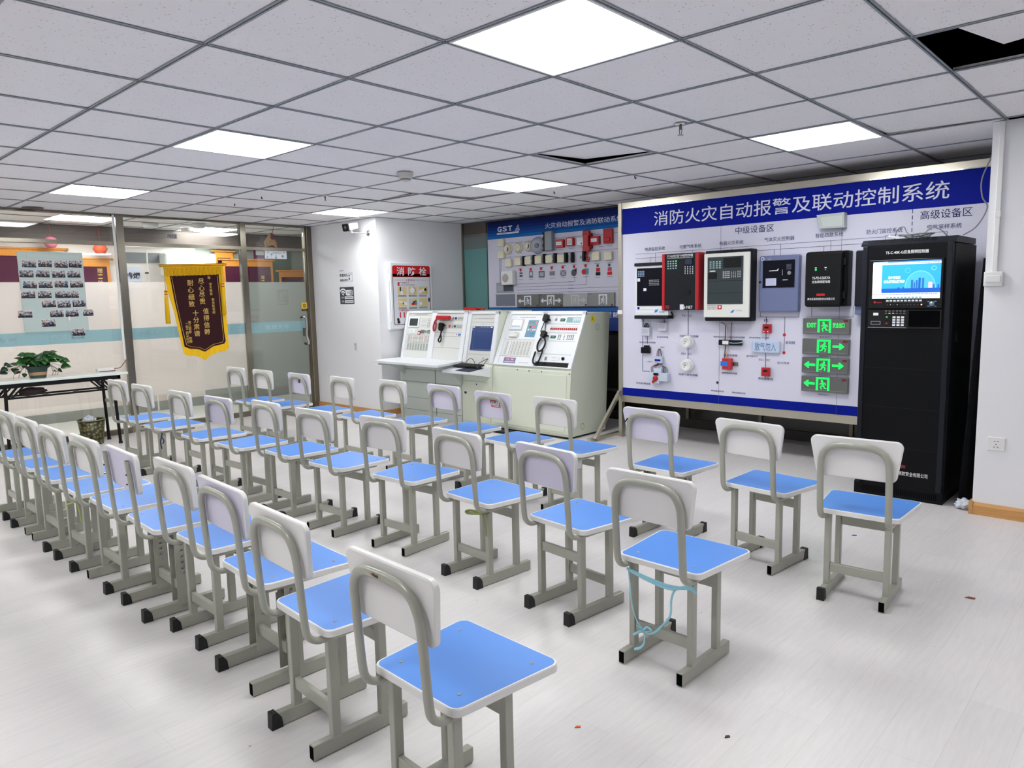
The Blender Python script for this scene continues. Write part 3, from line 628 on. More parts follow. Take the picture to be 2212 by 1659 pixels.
# ---------------------------------------------------------------- the tall display board (panel face at y = BY)
BY = 4.400
def display_board():
    b = thing('display_board', 'tall steel framed display board with blue header on the right', 'display board', (0.16, BY, 0))
    ox = 0.16; X = Matrix.Translation((-ox, 0, 0)); X1 = 1.66
    p = MB(X).box((-1.245, 0, 0.335), (X1, 0.02, 2.105), board_white)
    p.rect(-1.24, X1, 1.872, 2.103, board_blue, -0.0006).rect(-1.24, X1, 0.394, 0.466, board_blue, -0.0006)
    for x in (-0.27, 0.692): p.rect(x-0.0012, x+0.0012, 0.394, 1.872, thin_ink, -0.0009)
    p.build('panel', b)
    f = MB(X)
    f.box((-1.277, -0.012, 2.104), (X1, 0.03, 2.152), bright_steel).box((-1.277, -0.018, 0), (-1.241, 0.03, 2.152), bright_steel).box((-1.277, -0.012, 0.332), (X1, 0.03, 0.393), bright_steel).box((X1, -0.012, 0), (X1+0.035, 0.03, 2.152), bright_steel)
    f.box((-1.241, -0.016, 2.098), (X1, -0.004, 2.106), chrome); f.box((-1.25, -0.016, 0.39), (X1, -0.004, 0.396), chrome); f.box((-1.284, -0.021, 1.15), (-1.238, 0.0, 1.185), white)
    f.build('frame', b)
    s = MB(X).bar((-1.30, -0.36, 0.02), (-1.262, -0.02, 0.43), 0.03, 0.03, bright_steel); s.box((-1.35, -0.42, 0), (-1.31, 0.12, 0.03), bright_steel); s.box((-1.33, -0.01, 0.0), (-1.25, 0.02, 0.03), bright_steel); s.build('brace', b)
    t = MB(X)
    t.text('消防火灾自动报警及联动控制系统', -0.908, 1.376, 1.922, 2.046, pale_print, -0.0015, 0.004)
    t.build('header_lettering', b)
    for s_, a, c, lo, hi in (('中级设备区', -0.142, 0.177, 1.796, 1.854), ('高级设备区', 1.207, 1.515, 1.796, 1.856), ('空气采样系统', 1.252, 1.458, 1.724, 1.757), ('防火门监控系统', 0.863, 1.099, 1.722, 1.756), ('智能疏散系统', 0.500, 0.702, 1.722, 1.755), ('气体灭火控制器', 0.102, 0.341, 1.718, 1.752), ('电器火灾系统', -0.279, -0.073, 1.714, 1.747), ('可燃气体系统', -0.653, -0.446, 1.709, 1.742), ('电源监控系统', -0.999, -0.797, 1.709, 1.741)): MB(X).text(s_, a, c, lo, hi, ink).build('caption', b)
    for s_, a, c, lo, hi in (('FS+', -0.621, -0.578, 1.127, 1.146), ('DC', -0.556, -0.525, 1.127, 1.146), ('可燃气体检测器', -0.647, -0.464, 0.949, 0.969), ('FS+', -0.626, -0.582, 0.796, 0.815), ('DC', -0.558, -0.528, 0.796, 0.815), ('可燃气体检测器', -0.652, -0.469, 0.614, 0.634), ('剩余电流式电气火灾监控监测器', -0.325, -0.046, 0.953, 0.967), ('温度传感器', -0.231, -0.108, 0.800, 0.818), ('故障电弧探测器', -0.246, -0.108, 0.652, 0.668), ('FS', 0.115, 0.148, 1.089, 1.109), ('紧急启停按钮', -0.008, 0.087, 0.954, 0.967), ('FS+80', 0.102, 0.156, 0.955, 0.967), ('放气指示灯', -0.030, 0.068, 0.801, 0.816), ('FS+', 0.078, 0.118, 0.774, 0.791), ('DC', 0.139, 0.169, 0.774, 0.791), ('声光报警器', 0.073, 0.197, 0.621, 0.641), ('启动阀', 0.290, 0.366, 0.915, 0.941), ('压力开关', 0.229, 0.326, 0.756, 0.776), ('安全出口 1', 0.553, 0.642, 0.971, 0.983), ('疏散指示 1', 0.552, 0.638, 0.826, 0.838), ('安全出口 2', 0.553, 0.640, 0.682, 0.694), ('疏散指示 2', 0.553, 0.641, 0.532, 0.545), ('模拟超温实验', -0.342, -0.223, 0.494, 0.509), ('模拟漏电实验', -0.150, -0.032, 0.492, 0.507), ('双电源切换装置', -1.095, -0.942, 0.509, 0.527), ('电压电流信号传感器', -1.059, -0.889, 0.886, 0.902), ('电压信号传感器', -0.874, -0.760, 0.938, 0.953), ('o 试验灯', -0.986, -0.921, 0.714, 0.727), ('试验灯', -0.841, -0.796, 0.849, 0.862)): MB(X).text(s_, a, c, lo, hi, ink, -0.0015, 0.0).build('caption', b)
    d = MB(X); T = 0.0022
    def seg(a, c, m=ink, w=T): d.bar((a[0], -0.0012, a[1]), (c[0], -0.0012, c[1]), w, 0.0012, m, (0, 1, 0))
    seg((-1.10, 1.687), (1.0, 1.697), thin_ink); seg((-1.10, 1.648), (1.05, 1.660))
    for x, a, c in ((-0.892, 1.687, 1.60), (-0.53, 1.688, 1.66), (-0.171, 1.69, 1.66), (0.235, 1.692, 1.60), (0.615, 1.694, 1.60)): seg((x, a), (x, c), thin_ink)
    for x, a, c in ((-0.946, 1.65, 1.60), (0.184, 1.655, 1.60), (0.565, 1.657, 1.60)): seg((x, a), (x, c))
    for i in range(4): seg((1.158, 1.872-i*0.042), (1.158, 1.845-i*0.042), ink, 0.004)
    seg((0.99, 1.705), (1.374, 1.705), thin_ink); seg((1.374, 1.705), (1.374, 1.60), thin_ink); seg((0.99, 1.705), (0.99, 1.64), thin_ink)
    seg((-1.025, 1.115), (-1.025, 0.632), ink, 0.004); seg((-1.012, 1.115), (-1.012, 0.99), ink, 0.004); seg((-1.025, 0.632), (-0.94, 0.632), ink, 0.004); seg((-1.012, 0.99), (-1.0, 0.99), ink, 0.004); seg((-0.975, 0.96), (-0.975, 0.885), ink, 0.004)
    seg((-0.80, 1.115), (-0.80, 1.07), ink, 0.003); seg((-0.563, 1.19), (-0.563, 0.955), ink, 0.0045); seg((-0.563, 0.86), (-0.563, 0.75), ink, 0.0045)
    seg((0.082, 1.17), (0.082, 1.128)); seg((0.082, 1.128), (0.392, 1.128)); seg((0.392, 1.128), (0.392, 1.17)); seg((0.132, 1.128), (0.132, 0.64), ink, 0.004); seg((0.281, 1.128), (0.281, 0.85), ink, 0.003)
    seg((0.488, 1.21), (0.488, 1.13)); seg((0.488, 1.13), (0.79, 1.13)); seg((0.79, 1.13), (0.79, 1.21))
    for x, z, r, m in ((0.281, 0.988, 0.012, red_print), (0.281, 0.847, 0.012, red_print), (-0.283, 0.573, 0.011, black_print), (-0.938, 0.632, 0.008, white)): d.disc(x, z, r, m, -0.0025)
    d.build('line_drawing', b)
display_board()

def dev(name, label, cat, x, z, group=None): return thing(name, label, cat, (x, BY-0.003, z), 0, group)
def keys(m, x0, x1, z0, z1, nx, nz, k, y, fill=0.62, rnd=False):
    dx, dz = (x1-x0)/nx, (z1-z0)/nz
    for i in range(nx):
        for j in range(nz):
            cx, cz = x0+dx*(i+0.5), z0+dz*(j+0.5)
            if rnd: k.disc(cx, cz, min(dx, dz)*fill/2, m, y, 8)
            else: k.box((cx-dx*fill/2, y, cz-dz*fill/2), (cx+dx*fill/2, y+0.003, cz+dz*fill/2), m)
def print_lines(k, x0, x1, z0, z1, n, m, y, rng=random.Random(8)):
    dz = (z1-z0)/n
    for i in range(n):
        x = x0
        while x < x1:
            wd = rng.uniform(0.006, 0.014); e = min(x+wd, x1); k.rect(x, e, z0+dz*(i+0.25), z0+dz*(i+0.75), m, y); x = e+0.003

def wall_devices():
    # white and black box at the far left
    o = dev('alarm_controller', 'white control panel with navy face, leftmost box on the tall display board', 'alarm controller', -0.87, 1.11, 'alarm controllers on the display board')
    MB().box((-0.175, -0.085, 0.078), (0.104, 0, 0.47), console_white, 0.004).box((-0.175, -0.085, 0.03), (0.16, 0, 0.074), console_white, 0.004).box((-0.17, -0.08, 0.07), (0.10, 0, 0.08), console_white).build('housing', o)
    MB().box((-0.178, -0.10, 0.465), (0.106, 0, 0.492), black_trim, 0.004).build('top_cap', o); MB().box((-0.178, -0.10, 0.0), (0.163, 0, 0.03), black_trim, 0.004).build('bottom_cap', o)
    MB().box((-0.155, -0.09, 0.115), (0.098, -0.08, 0.445), navy_face).build('face', o)
    k = MB(); keys(mat('blue_white_led', (150, 176, 210), 0.4), -0.145, -0.075, 0.37, 0.425, 4, 4, k, -0.093, 0.6); keys(button_white, -0.03, 0.075, 0.29, 0.345, 9, 4, k, -0.093, 0.6, True); k.build('keypad', o)
    k = MB().rect(-0.148, -0.12, 0.33, 0.358, paper, -0.0935).rect(-0.085, -0.055, 0.245, 0.27, paper, -0.0935); k.build('paper_label', o)
    k = MB().flat([(0.02, 0.055), (0.05, 0.06), (0.06, 0.085), (0.03, 0.075)], -0.0865, blue_label).rect(-0.152, -0.13, 0.085, 0.105, board_blue, -0.0865); k.text('安誉消防', 0.07, 0.125, 0.054, 0.069, blue_label, -0.0865); k.build('emblem', o)
    MB().tube(spline([(0.162, -0.04, 0.062), (0.18, -0.04, 0.03), (0.17, -0.03, 0.005), (0.155, -0.02, 0.02)], 5), 0.006, black, 8).build('cable', o)
    # red sided
    o = dev('alarm_controller', 'black control panel with red side strips, second box on the tall display board', 'alarm controller', -0.585, 1.187, 'alarm controllers on the display board')
    MB().box((-0.174, -0.10, 0.0), (0.173, 0, 0.478), charcoal, 0.003).build('housing', o)
    for a, c in ((-0.176, -0.148), (0.142, 0.176)): MB().box((a, -0.106, -0.002), (c, -0.004, 0.48), red, 0.004).build('side_strip', o)
    k = MB()
    for z in (0.305, 0.265, 0.23, 0.215, 0.18, 0.045): k.rect(-0.146, 0.14, z, z+0.0025, black, -0.101)
    k.box((0.02, -0.104, 0.128), (0.095, -0.1, 0.172), black); k.build('front_seams', o)
    MB().box((0.04, -0.106, 0.375), (0.118, -0.1, 0.435), black).rect(0.05, 0.108, 0.385, 0.425, mat('dim_blue_screen', (40, 56, 92), 0.2), -0.1065).build('screen', o)
    k = MB(); keys(button_white, 0.035, 0.13, 0.30, 0.37, 4, 5, k, -0.102, 0.7, True); k.build('keypad', o)
    k = MB(); keys(mat('pale_teal_led', (150, 190, 186), 0.4), -0.13, -0.03, 0.345, 0.425, 4, 4, k, -0.102, 0.55); k.rect(-0.04, -0.03, 0.41, 0.42, green_lit, -0.1055).rect(-0.04, -0.03, 0.372, 0.38, white_print, -0.1055); k.build('indicator_lights', o)
    k = MB().text('ET-N60型可燃气体报警控制器', -0.125, 0.12, 0.45, 0.469, white_print, -0.102, 0.006).text('ET-N60 TYPE COMBUSTIBLE GAS ALARM CONTROL UNIT', -0.125, 0.12, 0.436, 0.446, white_print, -0.102).text('di NET', 0.03, 0.12, 0.012, 0.036, white_print, -0.102, 0.01); k.build('lettering', o)
    MB().box((0.0, -0.104, 0.004), (0.035, -0.1, 0.048), paper).rect(-0.142, -0.105, 0.01, 0.042, dark_red, -0.1015).build('paper_label', o)
    # white framed
    o = dev('alarm_controller', 'large white framed control panel with dark grey face, biggest box on the board', 'alarm controller', -0.15, 1.095, 'alarm controllers on the display board')
    MB().box((-0.205, -0.10, 0.0), (0.20, 0, 0.575), charcoal, 0.01).build('housing', o)
    MB().box((-0.203, -0.122, 0.032), (0.192, -0.10, 0.55), mat('ivory_door', (232, 232, 228), 0.35), 0.006).build('door', o)
    MB().box((-0.168, -0.126, 0.14), (0.14, -0.12, 0.52), mat('grey_green_face', (42, 54, 58), 0.4)).rect(-0.165, 0.137, 0.325, 0.328, black, -0.1265).rect(-0.165, 0.137, 0.228, 0.231, black, -0.1265).build('face', o)
    MB().rect(-0.03, 0.125, 0.43, 0.51, black, -0.1268).build('screen', o)
    k = MB(); keys(mat('pale_teal_led', (150, 190, 186), 0.4), -0.155, -0.045, 0.425, 0.49, 4, 4, k, -0.128, 0.6); k.build('indicator_lights', o)
    k = MB(); keys(button_white, -0.035, 0.03, 0.345, 0.405, 4, 4, k, -0.129, 0.72, True); keys(button_white, 0.035, 0.085, 0.35, 0.40, 3, 4, k, -0.129, 0.6, True); keys(button_white, 0.09, 0.125, 0.35, 0.405, 2, 4, k, -0.129, 0.6, True); k.build('keypad', o)
    MB().box((-0.16, -0.13, 0.345), (-0.085, -0.124, 0.395), black).rect(-0.148, -0.098, 0.403, 0.412, button_white, -0.1275).build('printer', o)
    k = MB(); print_lines(k, -0.168, -0.085, 0.095, 0.135, 5, grey_print, -0.1225); k.rect(-0.078, -0.04, 0.098, 0.132, red_print, -0.1225); k.disc(-0.058, 0.116, 0.01, paper, -0.123); k.build('paper_label', o)
    k = MB().flat([(0.035, 0.068), (0.06, 0.072), (0.072, 0.095), (0.045, 0.086)], -0.1225, blue_label).text('安誉消防', 0.085, 0.135, 0.082, 0.094, mat('pale_blue_lettering', (120, 170, 210), 0.5), -0.1225); k.build('emblem', o)
    # slate blue
    o = dev('alarm_controller', 'slate blue control panel with black window, second box from the black cabinet', 'alarm controller', 0.25, 1.168, 'alarm controllers on the display board')
    MB().box((-0.158, -0.06, 0.0), (0.157, 0, 0.438), slate, 0.012).build('housing', o)
    MB().box((-0.125, -0.066, 0.19), (0.125, -0.058, 0.40), navy_face).build('face', o)
    k = MB().flat([(-0.075, 0.318), (-0.005, 0.318), (0.004, 0.335), (-0.003, 0.336), (-0.012, 0.324), (-0.072, 0.322)], -0.0668, white_print).rect(-0.10, -0.015, 0.205, 0.262, mat('lavender_label', (190, 194, 226), 0.5), -0.0668); k.rect(0.035, 0.075, 0.245, 0.25, white_print, -0.0668)
    for i in range(5): k.rect(0.03+i*0.0, 0.034, 0.285+i*0.009, 0.29+i*0.009, white_print, -0.0668)
    k.build('print', o)
    k = MB(); keys(mat('dim_key', (120, 124, 150), 0.4), 0.062, 0.102, 0.325, 0.37, 4, 5, k, -0.068, 0.5); k.disc(0.085, 0.30, 0.015, silver, -0.067); k.build('keypad', o)
    MB().disc(-0.13, 0.415, 0.014, button_white, -0.0612).disc(-0.13, 0.415, 0.009, slate, -0.0616).rect(-0.085, -0.06, 0.406, 0.416, silver, -0.0612).build('emblem', o)
    MB().lathe([(0.009, 0), (0.009, -0.008), (0, -0.008)], black, (-0.148, -0.058, 0.235), 12, 'y').build('lock', o)
    # black junction box
    o = dev('alarm_controller', 'rounded black distribution box with small green lamp, nearest box to the cabinet', 'alarm controller', 0.63, 1.208, 'alarm controllers on the display board')
    MB().box((-0.14, -0.10, 0.002), (0.146, 0, 0.405), black_metal, 0.006).build('housing', o)
    MB().box((-0.146, -0.145, 0.0), (0.122, -0.08, 0.405), mat('satin_black_door', (18, 19, 22), 0.5, spec=0.2), 0.02, 3).build('door', o)
    for z in (0.06, 0.30): MB().box((0.118, -0.12, z), (0.138, -0.08, z+0.05), black).build('hinge', o)
    for z in (0.08, 0.29): MB().box((-0.155, -0.10, z), (-0.14, -0.085, z+0.03), silver).build('latch', o)
    MB().disc(-0.065, 0.272, 0.007, green_lit, -0.1455).disc(0.005, 0.272, 0.005, mat('dim_lamp', (150, 140, 120), 0.4), -0.1455).rect(-0.072, -0.058, 0.283, 0.29, white_print, -0.1455).rect(-0.003, 0.013, 0.283, 0.29, white_print, -0.1455).build('indicator_lights', o)
    MB().text('TS-PD-0.26KVA', -0.09, 0.04, 0.203, 0.222, white_print, -0.1458, 0.008).text('应急照明配电箱', -0.09, 0.04, 0.174, 0.194, white_print, -0.1458, 0.008).text('南京普佳西消防安全有限公司', -0.12, 0.075, 0.05, 0.068, white_print, -0.1458, 0.006).rect(-0.055, 0.005, 0.082, 0.098, red_print, -0.1458).build('lettering', o)
    # half hidden dark box
    o = dev('alarm_controller', 'dark grey box half hidden behind the left side of the black cabinet', 'alarm controller', 0.93, 1.15, 'alarm controllers on the display board')
    MB().box((-0.105, -0.08, 0.0), (0.105, 0, 0.46), slate, 0.006).build('housing', o); MB().box((-0.10, -0.11, 0.06), (0.10, -0.075, 0.455), black_trim, 0.008).build('door', o)
    # emergency light with slanted front
    o = dev('emergency_light', 'pale grey wedge shaped light fixed under the blue header of the tall board', 'emergency light', 0.635, 1.78)
    MB().prism([(-0.108, 0.105), (0.09, 0.108), (0.092, 0.0), (-0.082, 0.004)], -0.06, 0, mat('pale_grey_cover', (184, 192, 190), 0.35)).build('body', o)
    MB().prism([(-0.075, 0.085), (0.08, 0.088), (0.08, 0.012), (-0.06, 0.015)], -0.064, -0.059, mat('frosted_cover', (196, 204, 202), 0.3)).build('diffuser', o)
    # exit signs
    def runner(k, cx, cz, s, m, bg, y, flip=1):
        P = lambda a: [(cx+flip*px*s, cz+pz*s) for px, pz in a]
        k.flat(P([(-0.5, -0.5), (-0.34, -0.5), (-0.34, 0.36), (0.34, 0.36), (0.34, -0.5), (0.5, -0.5), (0.5, 0.5), (-0.5, 0.5)]), y, m)
        k.disc(cx+flip*0.06*s, cz+0.22*s, 0.085*s, m, y, 12)
        k.flat(P([(-0.06, 0.13), (0.09, 0.13), (0.05, -0.1), (-0.12, -0.06)]), y, m); k.flat(P([(0.06, 0.12), (0.24, -0.02), (0.20, -0.07), (0.04, 0.04)]), y, m); k.flat(P([(-0.05, 0.13), (-0.22, 0.07), (-0.26, -0.08), (-0.2, -0.1), (-0.16, 0.02), (-0.02, 0.05)]), y, m)
        k.flat(P([(-0.02, -0.06), (0.06, -0.1), (0.2, -0.22), (0.12, -0.42), (0.05, -0.42), (0.11, -0.24), (-0.06, -0.16)]), y, m); k.flat(P([(-0.12, -0.05), (0.0, -0.1), (-0.1, -0.34), (-0.28, -0.38), (-0.3, -0.32), (-0.16, -0.27)]), y, m)
    def arrow(k, cx, cz, s, m, y, flip=1):
        k.flat([(cx+flip*a*s, cz+b*s) for a, b in ((-0.5, -0.1), (0.1, -0.1), (0.02, -0.28), (0.16, -0.28), (0.5, 0.0), (0.16, 0.28), (0.02, 0.28), (0.1, 0.1), (-0.5, 0.1))], y, m)
    def exit_sign(label, z, la, ra, text=False, y=BY-0.003, x=0.607, sc=1.0, lit=True, bx=None, group='green lit exit signs', flip=1):
        o = thing('exit_sign', label, 'exit sign', (x, y, z), 0, group); Hh = 0.118 if lit else 0.145; W = 0.173*sc
        MB().box((-W, -0.028, 0), (W, 0, Hh), sign_steel if lit else bx, 0.004).build('housing', o)
        if lit: MB().rect(-W+0.01, W-0.02, 0.012, 0.0155, silver, -0.0287).rect(W-0.045, W-0.012, Hh-0.025, Hh-0.008, dark_red, -0.0287).build('trim_print', o)
        k = MB(); m = green_lit if lit else ra[1] if isinstance(ra, tuple) else button_white
        return o, k, m, Hh
    for lab, z, l, r, t in (('green lit exit sign with the word EXIT, topmost of the four on the board', 1.001, 0, 0, True), ('green lit exit sign with one arrow pointing right, second of the four', 0.847, 0, 1, False), ('green lit exit sign with arrows pointing both ways, third of the four', 0.703, 1, 1, False), ('green lit exit sign with one arrow pointing left, lowest of the four', 0.560, 1, 0, False)):
        o, k, m, Hh = exit_sign(lab, z, l, r)
        runner(k, -0.01, 0.063, 0.10, m, None, -0.0295, -1 if (l and not r) or t else 1)
        if l: arrow(k, -0.112, 0.063, 0.085, m, -0.0295, -1)
        if r: arrow(k, 0.098, 0.063, 0.085, m, -0.0295, 1)
        if t: k.text('EXIT', -0.14, -0.07, 0.05, 0.084, m, -0.0295, 0.02).text('安全出口', 0.052, 0.135, 0.05, 0.088, m, -0.0295, 0.014)
        k.build('lit_symbol', o)
        if t or (l and r):
            pass
    # sensors and modules
    o = dev('gas_detector', 'round white gas detector, upper of two on the board', 'gas detector', -0.56, 0.91, 'round gas detectors')
    def gas(o):
        MB().lathe([(0.056, 0), (0.056, -0.016), (0.05, -0.02)], white, (0, 0, 0), 24, 'y').build('base', o)
        MB().lathe([(0.05, -0.02), (0.05, -0.045), (0.046, -0.05), (0.03, -0.05), (0.028, -0.047), (0, -0.047)], white, (0, 0, 0), 24, 'y').build('head', o)
        MB().rect(-0.012, 0.006, 0.0, 0.008, grey_print, -0.0475).rect(-0.016, -0.008, -0.018, -0.008, grey_print, -0.0475).build('print', o)
    gas(o); o2 = copy_tree(o); o2.location = (-0.56, BY-0.003, 0.706); o2['label'] = 'round white gas detector, lower of two on the board'
    for x, z, lab, loops in ((-0.975, 0.955, 'small grey square sensor module with black wire loops, left of two', True), (-0.806, 1.0, 'small grey square sensor module, right of two under the left box', False)):
        o = dev('sensor_module', lab, 'sensor', x, z, 'square sensor modules')
        MB().box((-0.042, -0.03, 0.0), (0.042, 0, 0.075), mat('module_grey', (196, 198, 214), 0.4), 0.003).build('housing', o); k = MB(); print_lines(k, -0.028, 0.028, 0.025, 0.06, 3, mat('pale_module_print', (168, 170, 190), 0.5), -0.0305); k.build('print', o)
        if loops: MB().tube(spline([(-0.02, -0.015, 0.075), (-0.012, -0.018, 0.10), (0.005, -0.02, 0.112), (0.02, -0.018, 0.10), (0.024, -0.015, 0.075)], 4), 0.004, black, 6).tube(spline([(-0.008, -0.015, 0.075), (0.002, -0.02, 0.10), (0.012, -0.015, 0.075)], 4), 0.004, black, 6).build('wire', o)
        else: MB().cyl((0.005, -0.012, 0.075), (0.005, -0.012, 0.095), 0.006, module_grey_get(), 10, 0.003).build('cable_gland', o)
    o = dev('current_transformer', 'small black current transformer block below the left sensor module', 'current transformer', -0.98, 0.797)
    MB().box((-0.044, -0.03, 0), (0.044, 0, 0.055), black, 0.003).box((-0.012, -0.032, 0.05), (0.032, 0, 0.072), black, 0.003).build('body', o); k = MB()
    for i in range(4): k.box((-0.035+i*0.018, -0.033, 0.008), (-0.028+i*0.018, -0.029, 0.05), black_trim)
    k.build('ribs', o)
    o = dev('circuit_breaker', 'grey and white circuit breaker with wires on top, above the transfer switch', 'circuit breaker', -0.838, 0.715)
    MB().box((-0.036, -0.035, 0.0), (0.036, 0, 0.06), mat('breaker_grey', (196, 204, 220), 0.4), 0.003).build('housing', o); MB().box((-0.034, -0.04, 0.018), (0.022, -0.034, 0.034), board_blue).build('toggle', o)
    k = MB()
    for i, mm in enumerate((dark_red, black, cable_grey, black)): k.tube(spline([(-0.026+i*0.016, -0.016, 0.06), (-0.02+i*0.012, -0.018, 0.10), (-0.006+i*0.004, -0.012, 0.128)], 4), 0.0028, mm, 6); k.tube([(-0.022+i*0.014, -0.016, 0.0), (-0.016+i*0.011, -0.016, -0.012)], 0.0028, mm, 6)
    k.build('wire', o)
    o = dev('transfer_switch', 'grey transfer switch with a red rotary handle at the lower left of the board', 'transfer switch', -0.838, 0.535)
    MB().box((-0.095, -0.05, 0.02), (0.10, 0, 0.095), mat('switch_grey', (198, 208, 226), 0.4), 0.004).box((-0.035, -0.052, 0.0), (0.02, 0, 0.03), mat('switch_grey', (198, 208, 226), 0.4), 0.003).box((-0.04, -0.045, 0.095), (0.035, 0, 0.135), mat('switch_grey', (198, 208, 226), 0.4), 0.003).build('housing', o)
    MB().box((-0.037, -0.056, 0.072), (0.012, -0.049, 0.093), black).build('display', o)
    k = MB().lathe([(0.024, -0.05), (0.023, -0.066), (0, -0.066)], red, (-0.015, 0, 0.045), 16, 'y'); k.bar((-0.015, -0.064, 0.045), (-0.038, -0.066, 0.005), 0.016, 0.012, red, (0, 1, 0)); k.build('rotary_handle', o)
    k = MB()
    for i in range(4):
        k.tube(spline([(-0.075+i*0.014, -0.025, 0.095), (-0.075+i*0.014, -0.026, 0.14), (-0.03+i*0.008, -0.02, 0.165), (0.0+i*0.004, -0.015, 0.17)], 4), 0.0028, (dark_red, black, dark_red, black)[i], 6); k.tube(spline([(0.045+i*0.014, -0.025, 0.095), (0.045+i*0.014, -0.026, 0.135), (0.03, -0.02, 0.16), (0.01, -0.015, 0.17)], 4), 0.0028, (black, cable_grey, black, cable_grey)[i], 6)
    k.build('wire', o)
    o = dev('monitor_module', 'long black monitor module with white label below the large white framed box', 'monitor module', -0.163, 0.895)
    MB().box((-0.10, -0.03, 0.0), (0.10, 0, 0.042), black, 0.003).build('housing', o); MB().rect(-0.065, -0.01, 0.006, 0.036, paper, -0.0305).build('paper_label', o); MB().tube(spline([(0.0, -0.033, 0.02), (0.05, -0.036, 0.018), (0.09, -0.034, 0.022), (0.112, -0.02, 0.028)], 4), 0.004, mat('blue_white_wire', (150, 180, 210), 0.4), 6).build('wire', o)
    k = MB().tube(spline([(-0.085, -0.02, 0.185), (-0.05, -0.02, 0.175), (-0.042, -0.02, 0.14), (-0.045, -0.02, 0.042)], 5), 0.004, mat('dark_teal_wire', (50, 70, 80), 0.5), 6).tube(spline([(-0.06, -0.02, 0.185), (-0.03, -0.02, 0.15), (-0.028, -0.02, 0.042)], 5), 0.004, mat('tan_wire', (212, 186, 160), 0.5), 6).tube([(0.005, -0.01, 0.19), (0.002, -0.01, 0.042)], 0.003, dark_red, 6)
    k.tube([(-0.045, -0.012, 0.0), (-0.052, -0.012, -0.11)], 0.004, mat('dark_teal_wire', (50, 70, 80), 0.5), 6).tube([(-0.028, -0.012, 0.0), (-0.034, -0.012, -0.11)], 0.004, mat('tan_wire', (212, 186, 160), 0.5), 6); k.build('lead_wire', o)
    o = dev('arc_detector', 'red module with bright blue label on a short steel rail', 'arc detector', -0.184, 0.692)
    MB().box((-0.04, -0.042, 0.0), (0.042, -0.006, 0.096), mat('coral_red', (190, 52, 66), 0.4), 0.005).build('housing', o); MB().box((-0.05, -0.045, 0.03), (0.012, -0.04, 0.068), mat('bright_blue_label', (30, 116, 214), 0.5)).build('blue_label', o); MB().box((-0.046, -0.006, 0.032), (0.085, 0, 0.062), steel).build('rail', o); MB().rect(-0.03, 0.02, 0.078, 0.084, dark_red, -0.0425).rect(-0.03, 0.02, 0.012, 0.018, dark_red, -0.0425).build('print', o)
    o = dev('gas_release_lamp', 'pale blue gas release warning lamp with four large characters', 'warning lamp', 0.14, 0.842)
    MB().box((-0.114, -0.022, 0.0), (0.114, 0, 0.099), mat('pale_blue_lamp', (192, 208, 234), 0.3), 0.008).build('housing', o); MB().text('放气勿入', -0.09, 0.085, 0.016, 0.084, mat('steel_blue_print', (74, 104, 156), 0.5), -0.0225, 0.002).build('lettering', o)
    for x, z, lab in ((0.147, 1.001, 'small red call point, upper of two on the tall board'), (0.144, 0.654, 'small red sounder, lower of two on the tall board')):
        o = dev('call_point', lab, 'call point', x, z, 'small red boxes on the display board')
        MB().box((-0.034, -0.028, 0), (0.034, 0, 0.07), red, 0.004).build('housing', o)
        k = MB().rect(-0.018, 0.018, 0.036, 0.052, black, -0.0285)
        if z > 0.8: k.disc(-0.02, 0.012, 0.005, button_white, -0.0285).disc(0.012, 0.012, 0.005, button_white, -0.0285)
        k.build('window', o)
    return runner, arrow
def module_grey_get(): return MATS['module_grey']
runner, arrow = wall_devices()
